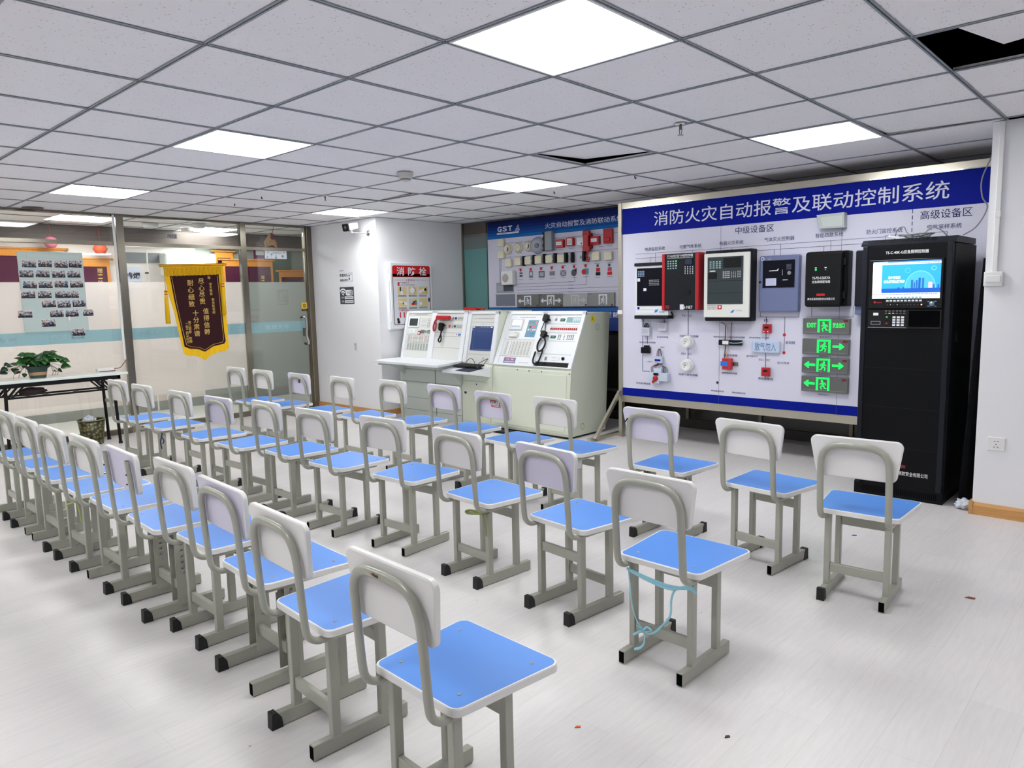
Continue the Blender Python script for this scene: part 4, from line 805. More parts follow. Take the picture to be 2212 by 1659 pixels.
# ---------------------------------------------------------------- narrow wall board behind the consoles (face at y = NY)
NY = 5.10
def back_board():
    b = thing('wall_board', 'wall board with graded blue header and mounted alarm devices behind the consoles', 'display board', (-2.72, NY, 0))
    X = Matrix.Translation((2.72, 0, 0))
    p = MB(X).box((-3.67, 0, 0.95), (-1.30, 0.03, 2.228), mat('lilac_white_board', (206, 204, 222), 0.55)); hd = [(14, 26, 78), (14, 34, 96), (14, 46, 118), (14, 62, 138), (18, 82, 160), (26, 104, 180)]
    for i, c in enumerate(hd): z1 = 2.226-i*0.035; p.rect(-3.669, -1.301, z1-0.035, z1, mat('graded_blue_%d' % i, c, 0.6, spec=0.15), -0.0006)
    p.rect(-3.669, -1.301, 1.16, 1.206, mat('mid_blue_band', (26, 96, 176), 0.5), -0.0006).rect(-3.669, -1.301, 0.95, 1.16, mat('deep_blue_band', (16, 50, 120), 0.5), -0.0006)
    p.build('panel', b)
    t = MB(X).text('火灾自动报警及消防联动系统', -2.757, -1.715, 2.078, 2.138, pale_print, -0.0015, 0.003).text('学天教育建（构）筑物消防职业技能', -3.0, -1.77, 1.09, 1.15, pale_print, -0.0015, 0.015)
    for i, c in enumerate('GST'): t.text(c, -3.50+i*0.085, -3.43+i*0.085, 2.095, 2.155, pale_print, -0.0015, 0.03)
    t.rect(-3.51, -3.157, 2.063, 2.082, pale_print, -0.0015); t.text('GST 海湾公司', -3.47, -3.35, 2.067, 2.078, board_blue, -0.002)
    for i in range(4):
        for j in range(4):
            if i+j > 2: t.flat([(-3.235+i*0.02+j*0.006, 2.155-j*0.018), (-3.222+i*0.02+j*0.006, 2.158-j*0.018), (-3.224+i*0.02+j*0.006, 2.146-j*0.018), (-3.236+i*0.02+j*0.006, 2.143-j*0.018)], -0.0015, pale_print)
    t.build('lettering', b)
    d = MB(X)
    def seg(a, c, w=0.003): d.bar((a[0], -0.0012, a[1]), (c[0], -0.0012, c[1]), w, 0.0012, thin_ink, (0, 1, 0))
    seg((-3.40, 1.955), (-1.5, 1.965)); seg((-3.36, 1.79), (-1.5, 1.803)); seg((-3.21, 1.474), (-2.345, 1.477)); seg((-2.345, 1.477), (-2.345, 1.54)); seg((-3.21, 1.44), (-2.19, 1.443)); seg((-2.19, 1.443), (-2.19, 1.55)); seg((-3.21, 1.405), (-1.5, 1.410)); seg((-3.21, 1.37), (-1.5, 1.368))
    for x in (-3.48, -3.465, -3.45): seg((x, 1.78), (x, 1.49))
    for x in (-3.30, -3.14, -2.98, -2.82, -2.66, -2.5, -2.35, -2.19): seg((x, 1.80), (x, 1.77))
    cap = [(-3.36, 1.86), (-3.31, 1.835), (-3.15, 1.835), (-2.98, 1.84), (-2.83, 1.845), (-2.62, 1.84), (-2.53, 1.835), (-2.38, 1.845), (-2.22, 1.84), (-1.98, 1.84), (-1.88, 1.84), (-3.14, 1.655), (-2.98, 1.655), (-2.82, 1.658), (-2.66, 1.662), (-2.50, 1.662), (-2.35, 1.665), (-2.19, 1.665), (-2.04, 1.665), (-1.88, 1.665), (-3.14, 1.527), (-2.98, 1.525), (-2.82, 1.525), (-2.66, 1.53), (-2.50, 1.53), (-2.35, 1.528), (-2.19, 1.53), (-2.04, 1.52), (-1.88, 1.52), (-2.40, 1.484), (-2.40, 1.449), (-2.40, 1.414), (-2.40, 1.374)]
    for x, z in cap: print_lines(d, x-0.035, x+0.035, z-0.008, z, 1, ink, -0.002)
    for x, z in zip((-3.14, -2.982, -2.826, -2.668, -2.509, -2.352, -2.195), (1.636, 1.636, 1.637, 1.64, 1.641, 1.641, 1.644)): d.disc(x, z, 0.018, red_print, -0.0025)
    grey_pic = mat('grey_picture', (120, 124, 140), 0.5); grey_dark = mat('dark_picture', (70, 74, 84), 0.5)
    for k, (x0, x1, z0, z1) in enumerate(((-3.17, -3.10, 1.545, 1.619), (-3.01, -2.949, 1.538, 1.619), (-2.863, -2.775, 1.539, 1.611), (-2.712, -2.612, 1.545, 1.615), (-2.548, -2.461, 1.541, 1.61))):
        d.rect(x0, x1, z0, z1, (mat('pale_picture', (196, 198, 214), 0.5), grey_pic, grey_dark, mat('pale_picture', (196, 198, 214), 0.5), grey_pic)[k], -0.0015); q = 0.012
        if k == 0: d.rect(x0+q, x1-q, z0+0.045, z1-q, grey_dark, -0.002).rect(x0+q, x1-q, z0+q, z0+0.035, grey_dark, -0.002)
        elif k == 1: d.rect(x0+q, x1-q, z0+0.03, z1-0.015, mat('pale_picture', (196, 198, 214), 0.5), -0.002)
        elif k in (2, 3): d.rect(x0+q, x1-q, z0+q, z1-q, mat('mid_picture', (160, 166, 180), 0.5) if k == 2 else grey_pic, -0.002)
        else: d.bar((x0, -0.002, z0), (x1, -0.002, z1), 0.004, 0.001, pale_print, (0, 1, 0)).bar((x0, -0.002, z1), (x1, -0.002, z0), 0.004, 0.001, pale_print, (0, 1, 0))
    d.disc(-2.355, 1.575, 0.038, grey_dark, -0.0018); d.flat([(-2.35, 1.61), (-2.315, 1.63), (-2.317, 1.575)], -0.0018, grey_dark); d.disc(-2.22, 1.58, 0.03, red_print, -0.0025); d.rect(-2.22, -2.155, 1.55, 1.615, mat('picture_blue', (70, 140, 160), 0.5), -0.0018)
    d.rect(-3.54, -3.25, 1.375, 1.50, mat('console_picture', (150, 152, 164), 0.5), -0.0016).flat([(-3.57, 1.36), (-3.22, 1.36), (-3.25, 1.375), (-3.54, 1.375)], -0.0017, mat('pale_picture', (196, 198, 214), 0.5)).rect(-3.55, -3.235, 1.22, 1.36, grey_pic, -0.0016).rect(-3.42, -3.265, 1.395, 1.485, grey_dark, -0.002).rect(-3.41, -3.36, 1.462, 1.472, red_print, -0.0022).rect(-3.525, -3.43, 1.40, 1.46, mat('mid_picture', (160, 166, 180), 0.5), -0.002)
    for x, m1, m2 in ((-2.03, red_print, black), (-1.88, mat('picture_pink', (200, 60, 100), 0.5), red_print)):
        d.rect(x-0.025, x+0.025, 1.575, 1.615, m1, -0.0018).rect(x-0.03, x+0.03, 1.535, 1.57, m2 if x < -1.9 else red_print, -0.0018).disc(x-0.005, 1.638, 0.017, mat('dark_green_dot', (30, 96, 70), 0.5), -0.0025)
    d.build('diagram_print', b)
    MB(X).box((-3.68, -0.012, 2.226), (-1.30, 0.02, 2.236), steel_dark).build('top_rail', b)
    def n(name, lab, cat, x, z, group=None): return thing(name, lab, cat, (x, NY-0.003, z), 0, group)
    # cream modules
    mods = [(-3.43, 1.921, 'cream interface module, upper one at the left edge of the narrow board'), (-3.423, 1.782, 'cream interface module, lower one at the left edge of the narrow board')]
    mods += [(x, z, 'cream interface module, %s from the left in the lower row of the narrow board' % s) for x, z, s in zip((-3.31, -3.157, -3.0, -2.845, -2.685, -2.515, -2.04, -1.88), (1.679, 1.687, 1.692, 1.694, 1.694, 1.692, 1.692, 1.688), ('first', 'second', 'third', 'fourth', 'fifth', 'sixth', 'seventh', 'eighth'))]
    proto = None
    for x, z, lab in mods:
        if proto is None:
            o = proto = n('interface_module', lab, 'interface module', x, z, 'cream interface modules')
            MB().box((-0.048, -0.035, 0), (0.048, 0, 0.088), offwhite, 0.006).build('housing', o); MB().box((-0.03, -0.038, 0.05), (0.03, -0.034, 0.072), offwhite, 0.002).build('raised_label', o)
        else: o = copy_tree(proto); o.location = (x, NY-0.003, z); o['label'] = lab
    relay = None
    for x, z, s in zip((-3.075, -2.92, -2.762, -2.605, -2.45, -2.362, -2.204), (1.68, 1.685, 1.69, 1.69, 1.688, 1.685, 1.69), ('first', 'second', 'third', 'fourth', 'fifth', 'sixth', 'seventh')):
        lab = 'black relay block, %s from the left in the lower row of the narrow board' % s
        if relay is None:
            o = relay = n('relay_block', lab, 'relay', x, z, 'black relay blocks')
            MB().box((-0.045, -0.03, 0.03), (0.0, 0, 0.062), mat('clear_grey_relay', (150, 156, 160), 0.25), 0.003).build('relay', o); MB().box((-0.005, -0.045, 0.0), (0.022, 0, 0.11), black, 0.006).box((-0.012, -0.035, 0.02), (0.024, 0, 0.085), black, 0.004).build('socket', o)
        else: o = copy_tree(relay); o.location = (x, NY-0.003, z); o['label'] = lab
    for x, z, lab, kind in ((-3.345, 1.885, 'round cream smoke detector, leftmost of three on the narrow board', 0), (-3.18, 1.893, 'round cream heat detector, middle of three on the narrow board', 1), (-3.02, 1.90, 'round cream smoke detector, right of three on the narrow board', 0)):
        o = n('smoke_detector', lab, 'smoke detector', x+0.02, z, 'round detectors on the narrow board')
        MB().lathe([(0.062, 0), (0.062, -0.014), (0.054, -0.018)], offwhite, (0, 0, 0), 24, 'y').build('base', o); k = MB().lathe([(0.05, -0.018), (0.046, -0.034), (0.03, -0.042), (0, -0.042)], offwhite, (0, 0, 0), 24, 'y')
        if kind == 0:
            for a in range(5): t_ = 0.35*a-0.9; k.box((0.030*math.cos(t_)-0.006, -0.045, 0.030*math.sin(t_)-0.005), (0.030*math.cos(t_)+0.004, -0.036, 0.030*math.sin(t_)+0.005), black)
        else:
            for a in (-0.016, 0, 0.016): k.bar((a-0.012, -0.043, -0.02), (a+0.012, -0.043, 0.02), 0.004, 0.005, console_panel, (0, 1, 0))
        k.build('head', o)
    o = n('linear_beam_detector', 'grey transparent beam detector dome on the narrow board', 'detector', -2.86, 1.84)
    MB().lathe([(0.10, 0), (0.085, -0.04), (0.05, -0.06), (0, -0.062)], mat('clear_dome_grey', (168, 174, 190), 0.15), (0, 0, 0.06), 20, 'y').build('dome', o); MB().lathe([(0.028, -0.055), (0.026, -0.075), (0, -0.076)], silver, (0.03, 0, 0.055), 14, 'y').build('lens', o)
    o = n('flame_detector', 'tall grey detector with black wavy side above the narrow board middle', 'detector', -2.70, 1.83)
    MB().box((-0.02, -0.06, 0.0), (0.085, 0, 0.215), mat('grey_case', (136, 142, 152), 0.4), 0.01).build('housing', o); MB().prism([(-0.07, 0.0), (-0.02, 0.0), (-0.02, 0.215), (-0.07, 0.20), (-0.045, 0.17), (-0.065, 0.135), (-0.045, 0.10), (-0.065, 0.06), (-0.045, 0.03)], -0.045, -0.002, black).build('reflector', o)
    for x, z, lab, m, kk in ((-2.525, 1.853, 'red manual call point with white window, left of two beside the grey detector', red, 1), (-2.38, 1.862, 'red framed white call point, right of two beside the grey detector', red, 2), (-2.235, 1.86, 'white call button plate left of the red telephone', white, 3), (-2.05, 1.857, 'dark red alarm box with white label right of the red telephone', red, 4), (-1.88, 1.86, 'tall dark red sounder at the right end of the narrow board', red, 5)):
        o = n('alarm_box', lab, 'alarm box', x, z, 'alarm boxes on the narrow board'); W, Hh = ((0.055, 0.09), (0.05, 0.09), (0.045, 0.085), (0.06, 0.09), (0.055, 0.15))[kk-1]
        MB().box((-W, -0.04, 0), (W, 0, Hh), m, 0.006).build('housing', o); k = MB()
        if kk in (1, 4): k.rect(-0.042, 0.035, 0.03, 0.065, paper, -0.0405).text('按下报警', -0.03, 0.022, 0.042, 0.053, ink, -0.041)
        elif kk == 2: k.rect(-0.032, 0.032, 0.012, 0.08, paper, -0.0405); print_lines(k, -0.022, 0.022, 0.02, 0.07, 5, grey_print, -0.041)
        elif kk == 3: k.rect(-0.03, 0.03, 0.045, 0.07, pale_print, -0.0405).rect(0.01, 0.025, 0.012, 0.028, ink, -0.0405)
        else: k.box((-0.035, -0.05, 0.02), (0.035, -0.039, 0.06), red, 0.006)
        k.build('front_plate', o)
    o = n('telephone_handset', 'dark red telephone handset hung upright on the narrow board', 'telephone', -2.14, 1.79)
    MB().box((-0.045, -0.07, 0.0), (0.045, -0.03, 0.06), red, 0.012).box((-0.045, -0.07, 0.16), (0.045, -0.03, 0.22), red, 0.012).box((-0.035, -0.075, 0.03), (0.035, -0.05, 0.19), red, 0.012).build('receiver', o); MB().box((-0.03, -0.035, 0.03), (0.05, 0, 0.19), dark_red, 0.006).build('cradle', o)
    pts = [(0.0, -0.05, 0.0)]+[(0.012*math.cos(a*0.9)+0.01+(0.02 if a < 14 else -0.012)*math.sin(a/28*math.pi), -0.05, -0.004-0.10*math.sin(a/28*math.pi)) for a in range(29)]
    MB().tube(pts, 0.006, red, 6).build('coiled_cord', o)
    o = n('loudspeaker', 'white wall loudspeaker box with round grille at the left of the narrow board', 'loudspeaker', -3.31, 1.468)
    MB().box((-0.09, -0.06, 0), (0.095, 0, 0.165), white, 0.01).build('housing', o); MB().lathe([(0.05, -0.061), (0.048, -0.064), (0, -0.062)], mat('mottled_grille', (178, 172, 170), 0.6, noise=0.2, nscale=30), (-0.02, 0, 0.08), 20, 'y').build('grille', o)
    tone = [mat('sign_dark', (118, 118, 116), 0.4, 0.3), mat('sign_dark', (118, 118, 116), 0.4, 0.3), mat('sign_pale', (176, 178, 180), 0.35, 0.4), mat('sign_mid', (150, 152, 152), 0.35, 0.4)]
    for k_, (xc, l, r, lab) in enumerate(((-3.01, 1, 0, 'grey unlit exit sign with left arrow, first of four in the strip'), (-2.663, 1, 1, 'grey unlit exit sign with two arrows, second of four in the strip'), (-2.32, 0, 1, 'pale grey unlit exit sign with faint arrow, third of four in the strip'), (-1.977, 0, 0, 'grey unlit exit sign with a lone runner, fourth of four in the strip'))):
        o = thing('exit_sign', lab, 'exit sign', (xc, NY-0.003, 1.207), 0, 'grey unlit exit signs')
        MB().box((-0.17, -0.03, 0), (0.17, 0, 0.147), tone[k_], 0.004).build('housing', o)
        k = MB(); m = mat('faint_symbol', (196, 198, 200), 0.4) if k_ == 2 else button_white; cx = (0.0, 0.0, 0.0, 0.03)[k_]
        runner(k, cx, 0.075, 0.11, m, None, -0.031, -1 if k_ == 0 else 1)
        if l: arrow(k, cx-0.105, 0.07, 0.09, m, -0.031, -1)
        if r: arrow(k, cx+0.105, 0.07, 0.09, m, -0.031, 1)
        k.rect(0.135, 0.16, 0.008, 0.025, dark_red, -0.031).text('GST', -0.155, -0.125, 0.125, 0.137, black_print, -0.031); k.build('symbol', o)
    # framed teal pane left of the board
    fr = MB().box((PX, NY-0.03, 0), (PX+0.022, NY+0.03, H), steel).box((-3.69, NY+0.005, 0), (-3.67, NY+0.045, H), steel).box((PX, NY-0.02, 2.075), (-3.69, NY+0.02, 2.10), steel).box((PX+0.022, NY-0.01, 2.10), (-3.69, NY+0.01, H), dark_brown)
    struct(fr.build('trim_6'), 'steel frame of the teal glass pane')
    w4 = struct(bpy.data.objects.new('window_4', None), 'teal frosted glass pane between the white pillar and the narrow board'); COL.objects.link(w4); w4.location = (PX+0.022, NY, 0)
    struct(MB().box((0, -0.005, 0), (0.39, 0.005, 1.92), teal_glass).build('frosted_pane', w4)); struct(MB().box((0, -0.005, 1.92), (0.39, 0.005, 2.075), mat('upper_pane_reflective', (120, 132, 130), 0.06, 0.3)).build('clear_pane', w4))
back_board()

def pillar_items():
    # hydrant cabinet on the pillar side (local x = world y)
    o = thing('hydrant_cabinet', 'white fire hydrant cabinet with red header on the side of the left pillar', 'hydrant cabinet', (PX, 4.21, 0.985), GM)
    MB().box((-0.33, -0.05, 0), (0.30, 0, 0.765), console_white, 0.004).build('housing', o); MB().box((-0.31, -0.062, 0.012), (0.298, -0.05, 0.755), console_white, 0.004).build('door', o)
    k = MB(); y = -0.0628
    k.flat(rrect(-0.285, 0.272, 0.05, 0.725, 0.025), y, dark_red); k.flat(rrect(-0.277, 0.264, 0.058, 0.717, 0.02), y-0.0005, mat('door_print_grey', (214, 218, 226), 0.4)); k.flat(rrect(-0.285, 0.272, 0.60, 0.725, 0.025), y-0.001, red_print); k.rect(-0.285, 0.272, 0.595, 0.63, red_print, y-0.001)
    [k.text(c_, -0.222+i_*0.165, -0.112+i_*0.165, 0.612, 0.708, white_print, y-0.0015, 0.012) for i_, c_ in enumerate('消防栓')]; k.text('火警电话 119', -0.10, 0.10, 0.548, 0.572, red_print, y-0.0012)
    for a, c in ((-0.26, -0.12), (0.12, 0.25)): k.rect(a, c, 0.559, 0.5615, red_print, y-0.0012)
    k.rect(-0.215, -0.165, 0.495, 0.535, red_print, y-0.0011).rect(-0.188, -0.168, 0.50, 0.53, paper, y-0.0013).text('使用方法', -0.155, -0.05, 0.52, 0.538, dark_red, y-0.0012).text('先打开箱门后按报警', -0.155, 0.03, 0.497, 0.511, dark_red, y-0.0012)
    tan = mat('tan_picture', (226, 198, 128), 0.5); g = mat('picture_grey', (196, 196, 200), 0.5)
    for r in range(2):
        for c in range(3):
            x0, z0 = -0.215+c*0.156, 0.395-r*0.137; k.rect(x0, x0+0.125, z0, z0+0.09, tan, y-0.0012)
            if (r, c) == (0, 0): k.rect(x0+0.015, x0+0.08, z0+0.035, z0+0.085, g, y-0.0014).rect(x0+0.028, x0+0.045, z0+0.04, z0+0.085, navy_face, y-0.0016).rect(x0+0.04, x0+0.07, z0+0.004, z0+0.035, paper, y-0.0015)
            elif (r, c) == (0, 1): k.disc(x0+0.066, z0+0.046, 0.037, dark_red, y-0.0014).disc(x0+0.058, z0+0.046, 0.036, paper, y-0.0016)
            elif (r, c) == (0, 2): k.flat([(x0, z0+0.01), (x0+0.09, z0+0.045), (x0+0.09, z0+0.07), (x0, z0+0.045)], y-0.0014, paper).disc(x0+0.095, z0+0.055, 0.016, navy_face, y-0.0016).rect(x0+0.115, x0+0.122, z0+0.01, z0+0.085, dark_red, y-0.0016)
            elif (r, c) == (1, 0): k.flat([(x0, z0+0.06), (x0+0.125, z0+0.01), (x0+0.125, z0+0.05), (x0+0.01, z0+0.065)], y-0.0014, paper).rect(x0+0.06, x0+0.085, z0+0.025, z0+0.05, mat('picture_blue', (70, 140, 160), 0.5), y-0.0016)
            elif (r, c) == (1, 1): k.disc(x0+0.035, z0+0.055, 0.032, g, y-0.0014).rect(x0+0.04, x0+0.085, z0+0.015, z0+0.04, red_print, y-0.0016).disc(x0+0.1, z0+0.04, 0.018, mat('picture_blue', (70, 140, 160), 0.5), y-0.0016).flat([(x0+0.05, z0+0.05), (x0+0.11, z0+0.07), (x0+0.11, z0+0.01)], y-0.0015, black_print)
            else: k.flat([(x0, z0+0.02), (x0+0.12, z0+0.06), (x0+0.1, z0+0.075), (x0, z0+0.05)], y-0.0014, g).disc(x0+0.02, z0+0.03, 0.02, paper, y-0.0016)
            print_lines(k, x0, x0+0.12, z0-0.03, z0-0.006, 2, ink, y-0.0012)
    k.text('火警电话', -0.21, -0.07, 0.205, 0.227, red_print, y-0.0012, 0.01).text('119', -0.20, -0.055, 0.128, 0.195, red_print, y-0.0012, 0.03).rect(-0.12, -0.108, 0.085, 0.098, dark_red, y-0.0012)
    k.disc(-0.225, 0.112, 0.018, black_print, y-0.0012).flat([(-0.24, 0.066), (-0.195, 0.066), (-0.20, 0.10), (-0.235, 0.10)], y-0.0012, black_print); k.build('door_print', o)
    MB().lathe([(0.012, -0.062), (0.012, -0.066), (0, -0.066)], black, (0.245, 0, 0.33), 12, 'y').box((0.238, -0.068, 0.305), (0.252, -0.064, 0.355), black).build('lock', o)
    MB().box((-0.318, -0.068, 0.55), (-0.305, -0.05, 0.63), white).build('hinge', o); MB().box((-0.318, -0.068, 0.09), (-0.305, -0.05, 0.17), white).build('hinge', o)
    def on_p(name, lab, cat, x, z): return thing(name, lab, cat, (x, PY, z), 0)
    o = on_p('paper_notice', 'white reminder notice taped on the left pillar above the wifi sign', 'notice', -4.715, 1.50)
    MB().box((-0.14, -0.0015, 0), (0.14, 0, 0.205), paper).build('sheet', o); k = MB().text('温馨提示', -0.125, -0.04, 0.168, 0.186, grey_print, -0.003, 0.01).text('贵重物品', -0.13, 0.035, 0.105, 0.14, black_print, -0.003, 0.012).text('请随身携带', -0.125, 0.035, 0.05, 0.08, black_print, -0.003, 0.012)
    k.rect(0.045, 0.132, 0.05, 0.145, black_print, -0.0028).rect(0.048, 0.129, 0.053, 0.142, paper, -0.0032).disc(0.068, 0.115, 0.012, black_print, -0.0036).rect(0.06, 0.08, 0.065, 0.09, black_print, -0.0036).rect(0.09, 0.12, 0.125, 0.13, black_print, -0.0036); k.build('print', o)
    o = on_p('wifi_sign', 'black and white wifi sign on the left pillar below the notice', 'sign', -4.715, 1.284)
    dk = mat('slate_black_print', (54, 60, 70), 0.6)
    MB().box((-0.142, -0.0015, 0), (0.142, 0, 0.20), dk).build('sheet', o); k = MB()
    for r0, r1 in ((0.085, 0.068), (0.055, 0.038), (0.026, 0.0)):
        a = [math.radians(40+i*10) for i in range(11)]; c = (-0.075, 0.10)
        k.flat([(c[0]+r0*math.cos(t), c[1]+r0*math.sin(t)) for t in a]+[(c[0]+r1*math.cos(t), c[1]+r1*math.sin(t)) for t in reversed(a)], -0.003, white_print)
    k.flat(rrect(-0.02, 0.125, 0.10, 0.165, 0.025), -0.003, white_print).text('Wi', 0.0, 0.045, 0.112, 0.152, dk, -0.0036, 0.01).flat(rrect(0.06, 0.118, 0.107, 0.158, 0.015), -0.0034, dk).text('Fi', 0.072, 0.108, 0.113, 0.15, white_print, -0.004, 0.01)
    k.rect(-0.045, 0.13, 0.06, 0.09, white_print, -0.003).rect(-0.045, 0.13, 0.015, 0.045, white_print, -0.003); print_lines(k, -0.03, 0.12, 0.066, 0.084, 1, dk, -0.0036); print_lines(k, -0.03, 0.12, 0.021, 0.039, 1, dk, -0.0036); k.text('账号', -0.11, -0.06, 0.065, 0.086, white_print, -0.003).text('密码', -0.11, -0.06, 0.02, 0.041, white_print, -0.003); k.build('print', o)
    o = thing('security_camera', 'white bullet security camera with black face on the left pillar near the ceiling', 'security camera', (-4.24, PY, 2.075), 0)
    MB().lathe([(0, 0), (0.034, 0), (0.034, -0.006), (0.012, -0.014), (0, -0.014)], chrome, (0, 0, 0), 18, 'y').build('wall_plate', o)
    MB().tube([(0, -0.01, 0), (-0.05, -0.10, 0.0), (-0.10, -0.15, 0.005)], 0.007, chrome, 10).cyl((-0.10, -0.15, 0.0), (-0.105, -0.15, 0.04), 0.009, chrome, 10).build('arm', o)
    X = Matrix.Translation((-0.10, -0.15, 0.075)) @ Matrix.Rotation(math.radians(16), 4, 'Z') @ Matrix.Rotation(math.radians(12), 4, 'X')
    MB(X).box((-0.042, -0.10, -0.036), (0.042, 0.07, 0.036), white, 0.014, 3).build('housing', o); k = MB(X).box((-0.046, -0.118, -0.042), (0.046, -0.095, 0.042), black, 0.012, 3); k.lathe([(0.018, -0.12), (0.014, -0.122), (0, -0.121)], lcd_off, (0, 0, 0), 16, 'y'); k.build('front_face', o)
    o = on_p('data_outlet', 'small grey outlet low on the white left pillar', 'outlet', -4.585, 0.74); MB().box((-0.022, -0.004, 0), (0.022, 0, 0.085), mat('dirty_white', (196, 200, 206), 0.6)).build('plate', o); MB().rect(-0.015, -0.002, 0.06, 0.082, grey_band, -0.0045).build('socket', o)
    # right pillar
    o = thing('wall_switch', 'white rocker light switch below the trunking on the right wall', 'light switch', (1.782, RY, 1.333), 0)
    MB().box((-0.046, -0.028, 0), (0.046, 0, 0.082), white, 0.005).build('box', o); MB().box((-0.037, -0.036, 0.022), (0.037, -0.027, 0.062), white, 0.004).build('rocker', o)
    o = thing('wall_trunking', 'white cable trunking from the ceiling down to the switch on the right wall', 'cable trunking', (1.784, RY, 1.415), 0)
    MB().box((-0.013, -0.014, 0), (0.013, 0, H-1.42), white, 0.003).build('cover', o); MB().box((-0.016, -0.016, 0.30), (0.016, 0, 0.335), white, 0.003).build('joint', o)
    o = thing('wall_socket', 'white five pin wall socket low on the right wall', 'socket', (1.84, RY, 0.39), 0)
    MB().box((-0.044, -0.008, 0), (0.044, 0, 0.08), white, 0.003).build('plate', o); k = MB()
    for x, z, a in ((-0.008, 0.056, 0), (0.008, 0.056, 0), (0, 0.038, 0), (-0.009, 0.022, 0.5), (0.009, 0.022, -0.5)): k.bar((x-0.004*math.sin(a) if a else x-0.004, -0.0085, z-0.004*math.cos(a) if a else z), (x+0.004*math.sin(a) if a else x+0.004, -0.0085, z+0.004*math.cos(a) if a else z), 0.003, 0.001, black, (0, 1, 0))
    k.build('pin_holes', o)
    c = MB().tube(spline([(1.70, 3.95, H), (1.69, 3.99, 2.137), (1.625, 4.05, 1.99), (1.63, 4.05, 1.88), (1.66, 4.05, 1.81), (1.62, 4.0, 1.70), (1.56, 3.95, 1.648)], 6), 0.004, cable_grey, 8).build('cable'); tag(c, 'thin grey cable hanging from the ceiling beside the right wall edge', 'cable')
pillar_items()
